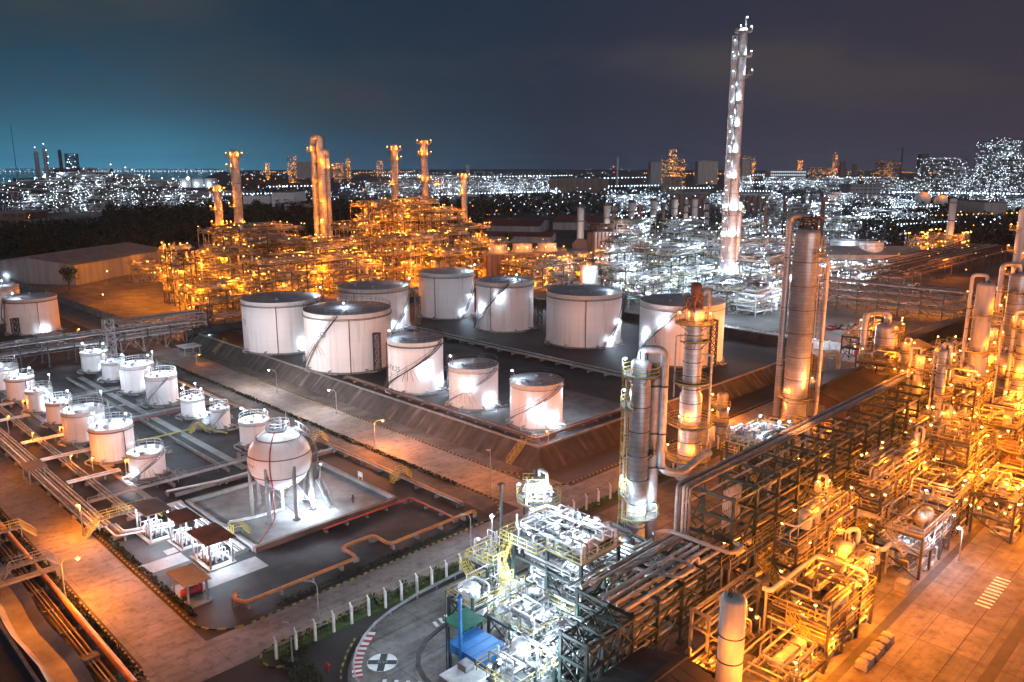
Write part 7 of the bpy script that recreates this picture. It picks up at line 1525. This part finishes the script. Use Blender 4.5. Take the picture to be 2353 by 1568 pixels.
def streets(name,label,m,rows,seed,size=.8):
    r = random.Random(seed); b = MB()
    for x0,y0,x1,y1,n in rows:
        p, q = at(x0,y0), at(x1,y1)
        for i in range(n):
            e = p.lerp(q,(i+r.uniform(-.2,.2))/n); s_ = size*min(3.2,max(.4,e.y/800))*r.uniform(.7,1.15); b.bulb(e.x,e.y,9,s_)
    o = b.build(name,m); o['kind'] = 'stuff'; o['label'] = label; o['category'] = 'lights'
streets('street_lights','rows of cool street and deck lights far away',M['coolf'],[(0,398,560,395,60),(180,396,520,397,40),(880,408,1130,412,40),(1120,412,1320,408,30),(1000,462,1290,452,44),(960,446,1130,440,30),(1380,416,1560,412,24),(1330,440,1520,436,26),(1690,408,1860,404,34),(1700,428,1900,424,34),(1900,412,2070,416,24),(2040,440,2353,436,50),(2050,455,2353,460,46),(1960,500,2160,494,30),(1880,530,2060,520,26),(2060,545,2200,535,20),(1420,522,1530,500,20),(1780,560,1900,552,20),(620,440,760,436,18),(480,462,640,458,20)],5,.75)
streets('amber_street_lights','rows of amber street lights far away',M['warmf'],[(1480,402,1690,404,34),(1800,400,1960,398,24),(2030,398,2160,402,24),(600,398,760,402,24),(820,400,960,398,20),(2150,520,2353,512,18)],6,.75)
# distant lights, forest
def scatter(name, label, m, regs, seed, zr=(2,14), size=.8):
    r = random.Random(seed); b = MB()
    for x0,y0,x1,y1,n in regs:
        for i in range(n):
            p = at(r.uniform(x0,x1), y0+(y1-y0)*r.random()); d = hypot(p.x,p.y); s = size*(.35+.9*r.random()**3)*min(2.6,max(.35,d/1000)); b.bulb(p.x,p.y,r.uniform(*zr),s)
    o = b.build(name,m); o['kind'] = 'stuff'; o['label'] = label; o['category'] = 'lights'
scatter('distant_cool_lights','far cool town and plant lights toward the horizon',M['coolf'],[(0,387,560,397,420),(0,400,560,436,70),(340,440,520,480,60),(520,395,1180,410,140),(520,440,1100,470,70),(1120,400,1400,450,80),(780,425,960,446,60),(960,432,1130,446,60),(1130,440,1290,456,50),(1130,456,1500,505,70),(1200,388,1500,400,40),(1380,440,1660,470,60),(1700,395,2050,440,150),(1680,470,2100,505,110),(1990,440,2353,470,140),(1900,470,2353,560,110),(1400,470,1680,520,120),(1680,505,1900,560,160),(2150,388,2353,440,120),(600,395,1000,402,60),(1640,500,2080,560,110),(1400,500,1640,600,70),(1860,630,2000,680,26)],41)
COOLR = [(0,388,560,396,160),(340,440,520,480,60),(520,395,1180,410,140),(500,440,1130,472,220),(1120,400,1400,450,120),(1130,440,1500,505,160),(1380,440,1660,470,80),(1680,395,2353,560,620),(1500,500,2080,600,260)]
scatter('distant_dim_lights','dim small town and plant lights in the middle distance',M['cooln'],COOLR,47,(1,10),1.0)
scatter('distant_warm_lights','far orange sodium lights toward the horizon',M['warmf'],[(600,392,900,405,60),(1480,392,1660,430,40),(1780,388,2130,405,90),(1900,408,2000,420,16),(560,395,700,440,22),(0,525,110,535,7),(700,430,1100,520,14),(1100,480,1300,560,10),(2090,560,2240,605,26),(2000,610,2353,640,18),(1030,575,1270,650,26)],42)
scatter('red_beacon_lights','small red beacon lights on far masts and chimneys',M['redf'],[(1716,352,1720,354,1),(880,388,884,390,1),(2066,344,2070,346,2),(1405,420,1412,424,3),(1920,416,1925,420,2),(660,350,665,352,1),(1970,375,1975,377,1)],43,(30,60))
def leafmass(name, label, regs, seed, m='leafd', hh=(6,12)):
    r = random.Random(seed); b = MB()
    for x0,y0,x1,y1,n in regs:
        for i in range(n):
            p = at(r.uniform(x0,x1), r.uniform(y0,y1)); h = r.uniform(*hh); w = h*r.uniform(.35,.55); b.cyl((p.x,p.y,0),(p.x,p.y,h*.5),.25,.12,5,False)
            for k in range(46):
                th = r.uniform(0,6.28); f = r.random()**.5; z = r.uniform(.22,1); q = Vector((p.x+w*f*cos(th)*(1.15-abs(z-.55)),p.y+w*f*sin(th)*(1.15-abs(z-.55)),h*z)); n_ = Vector((r.gauss(0,1),r.gauss(0,1),r.gauss(0,1))).normalized(); u = n_.orthogonal().normalized()*r.uniform(.5,1.1); v = n_.cross(u)
                b.add([tuple(q-u-v*.5),tuple(q+u-v*.6),tuple(q+u*.5+v),tuple(q-u*.6+v*.8)],[(0,1,2,3)])
    o = b.build(name,M[m]); o['kind'] = 'stuff'; o['label'] = label; o['category'] = 'trees'
leafmass('forest','dark woods in bands between the plants',[(0,535,380,600,420),(240,488,500,560,330),(420,480,720,560,330),(560,440,760,470,60),(720,470,1120,560,380),(1090,450,1420,500,330),(1120,410,1260,440,60),(1380,430,1520,450,70),(1420,500,1660,540,60),(1930,470,2353,520,180),(2040,515,2353,570,260),(1700,430,2000,455,110),(1940,500,2140,545,90),(1090,500,1100,560,12)],9)
def tree(label, p, h, seed, group=None):
    r = random.Random(seed); t = thing('tree',label,'tree',p,0,group); b = MB(); b.cyl((0,0,0),(0,0,h*.4),h*.035,h*.025,7)
    for k in range(5): a = k*1.3; b.cyl((0,0,h*(.25+.05*k)),(cos(a)*h*.25,sin(a)*h*.25,h*(.55+.07*k)),h*.018,h*.006,5)
    b.build('trunk',M['bark'],t); b = MB()
    cl = [(cos(k*2.4)*h*.26*r.random()**.5,sin(k*2.4)*h*.26*r.random()**.5,h*r.uniform(.45,.88),h*r.uniform(.12,.2)) for k in range(11)]
    for cx_,cy_,cz_,cr in cl:
        for k in range(70):
            n_ = Vector((r.gauss(0,1),r.gauss(0,1),r.gauss(0,1))).normalized(); q = Vector((cx_,cy_,cz_))+n_*cr*r.uniform(.6,1.05); u = n_.orthogonal().normalized()*r.uniform(.16,.34); v = n_.cross(u)*1.1; b.add([tuple(q-u-v*.5),tuple(q+u-v*.5),tuple(q+u*.5+v),tuple(q-u*.5+v)],[(0,1,2,3)])
    b.build('crown',M['leaf'],t)
GTR = 'single trees'
for i,(x,y,h,lb) in enumerate(((160,668,11,'dark round tree at the left end of the long warehouse'),(137,640,8,'smaller tree left of the round tree by the warehouse'),(1712,608,9,'left of two dark trees in front of the white reactors'),(1740,606,9,'right of two dark trees in front of the white reactors'),(1170,562,8,'dark tree beside the red roofed annex'),(1105,560,11,'tall dark tree left of the red roofed annex'),(1178,580,6,'round tree behind the cooling tower fan stacks'),(590,566,10,'dark tree right of the second orange tower'))): tree(lb,at(x,y),h,i+50,GTR)
b = MB(); P6 = [at(-400,399),at(470,396),at(470,386),at(-900,384.5)]
b.add([(v.x,v.y,.3) for v in [at(-300,432),at(420,430),at(520,388),at(-900,386)]],[(0,1,2,3)]); m_, nt, bs = nodes_of('sea_water'); bs.inputs['Base Color'].default_value = (.01,.03,.04,1); bs.inputs['Roughness'].default_value = .12; o = b.build('sea',m_); o['kind'] = 'structure'
print('LIGHTS', NL[0])
# ------------------------------------------------------------------ the air
def air():
    b = MB(); b.box(-5000,-300,-1,5000,5200,112); m = D.materials.new('night_haze'); m.use_nodes = True; nt = m.node_tree; nt.nodes.clear()
    v = nt.nodes.new('ShaderNodeVolumePrincipled'); o = nt.nodes.new('ShaderNodeOutputMaterial'); v.inputs['Density'].default_value = 4.5e-5; v.inputs['Color'].default_value = (.78,.88,1,1); v.inputs['Anisotropy'].default_value = .35
    nt.links.new(v.outputs[0], o.inputs['Volume']); h = b.build('haze', m); h['kind'] = 'stuff'
air()
cy.volume_bounces = 0
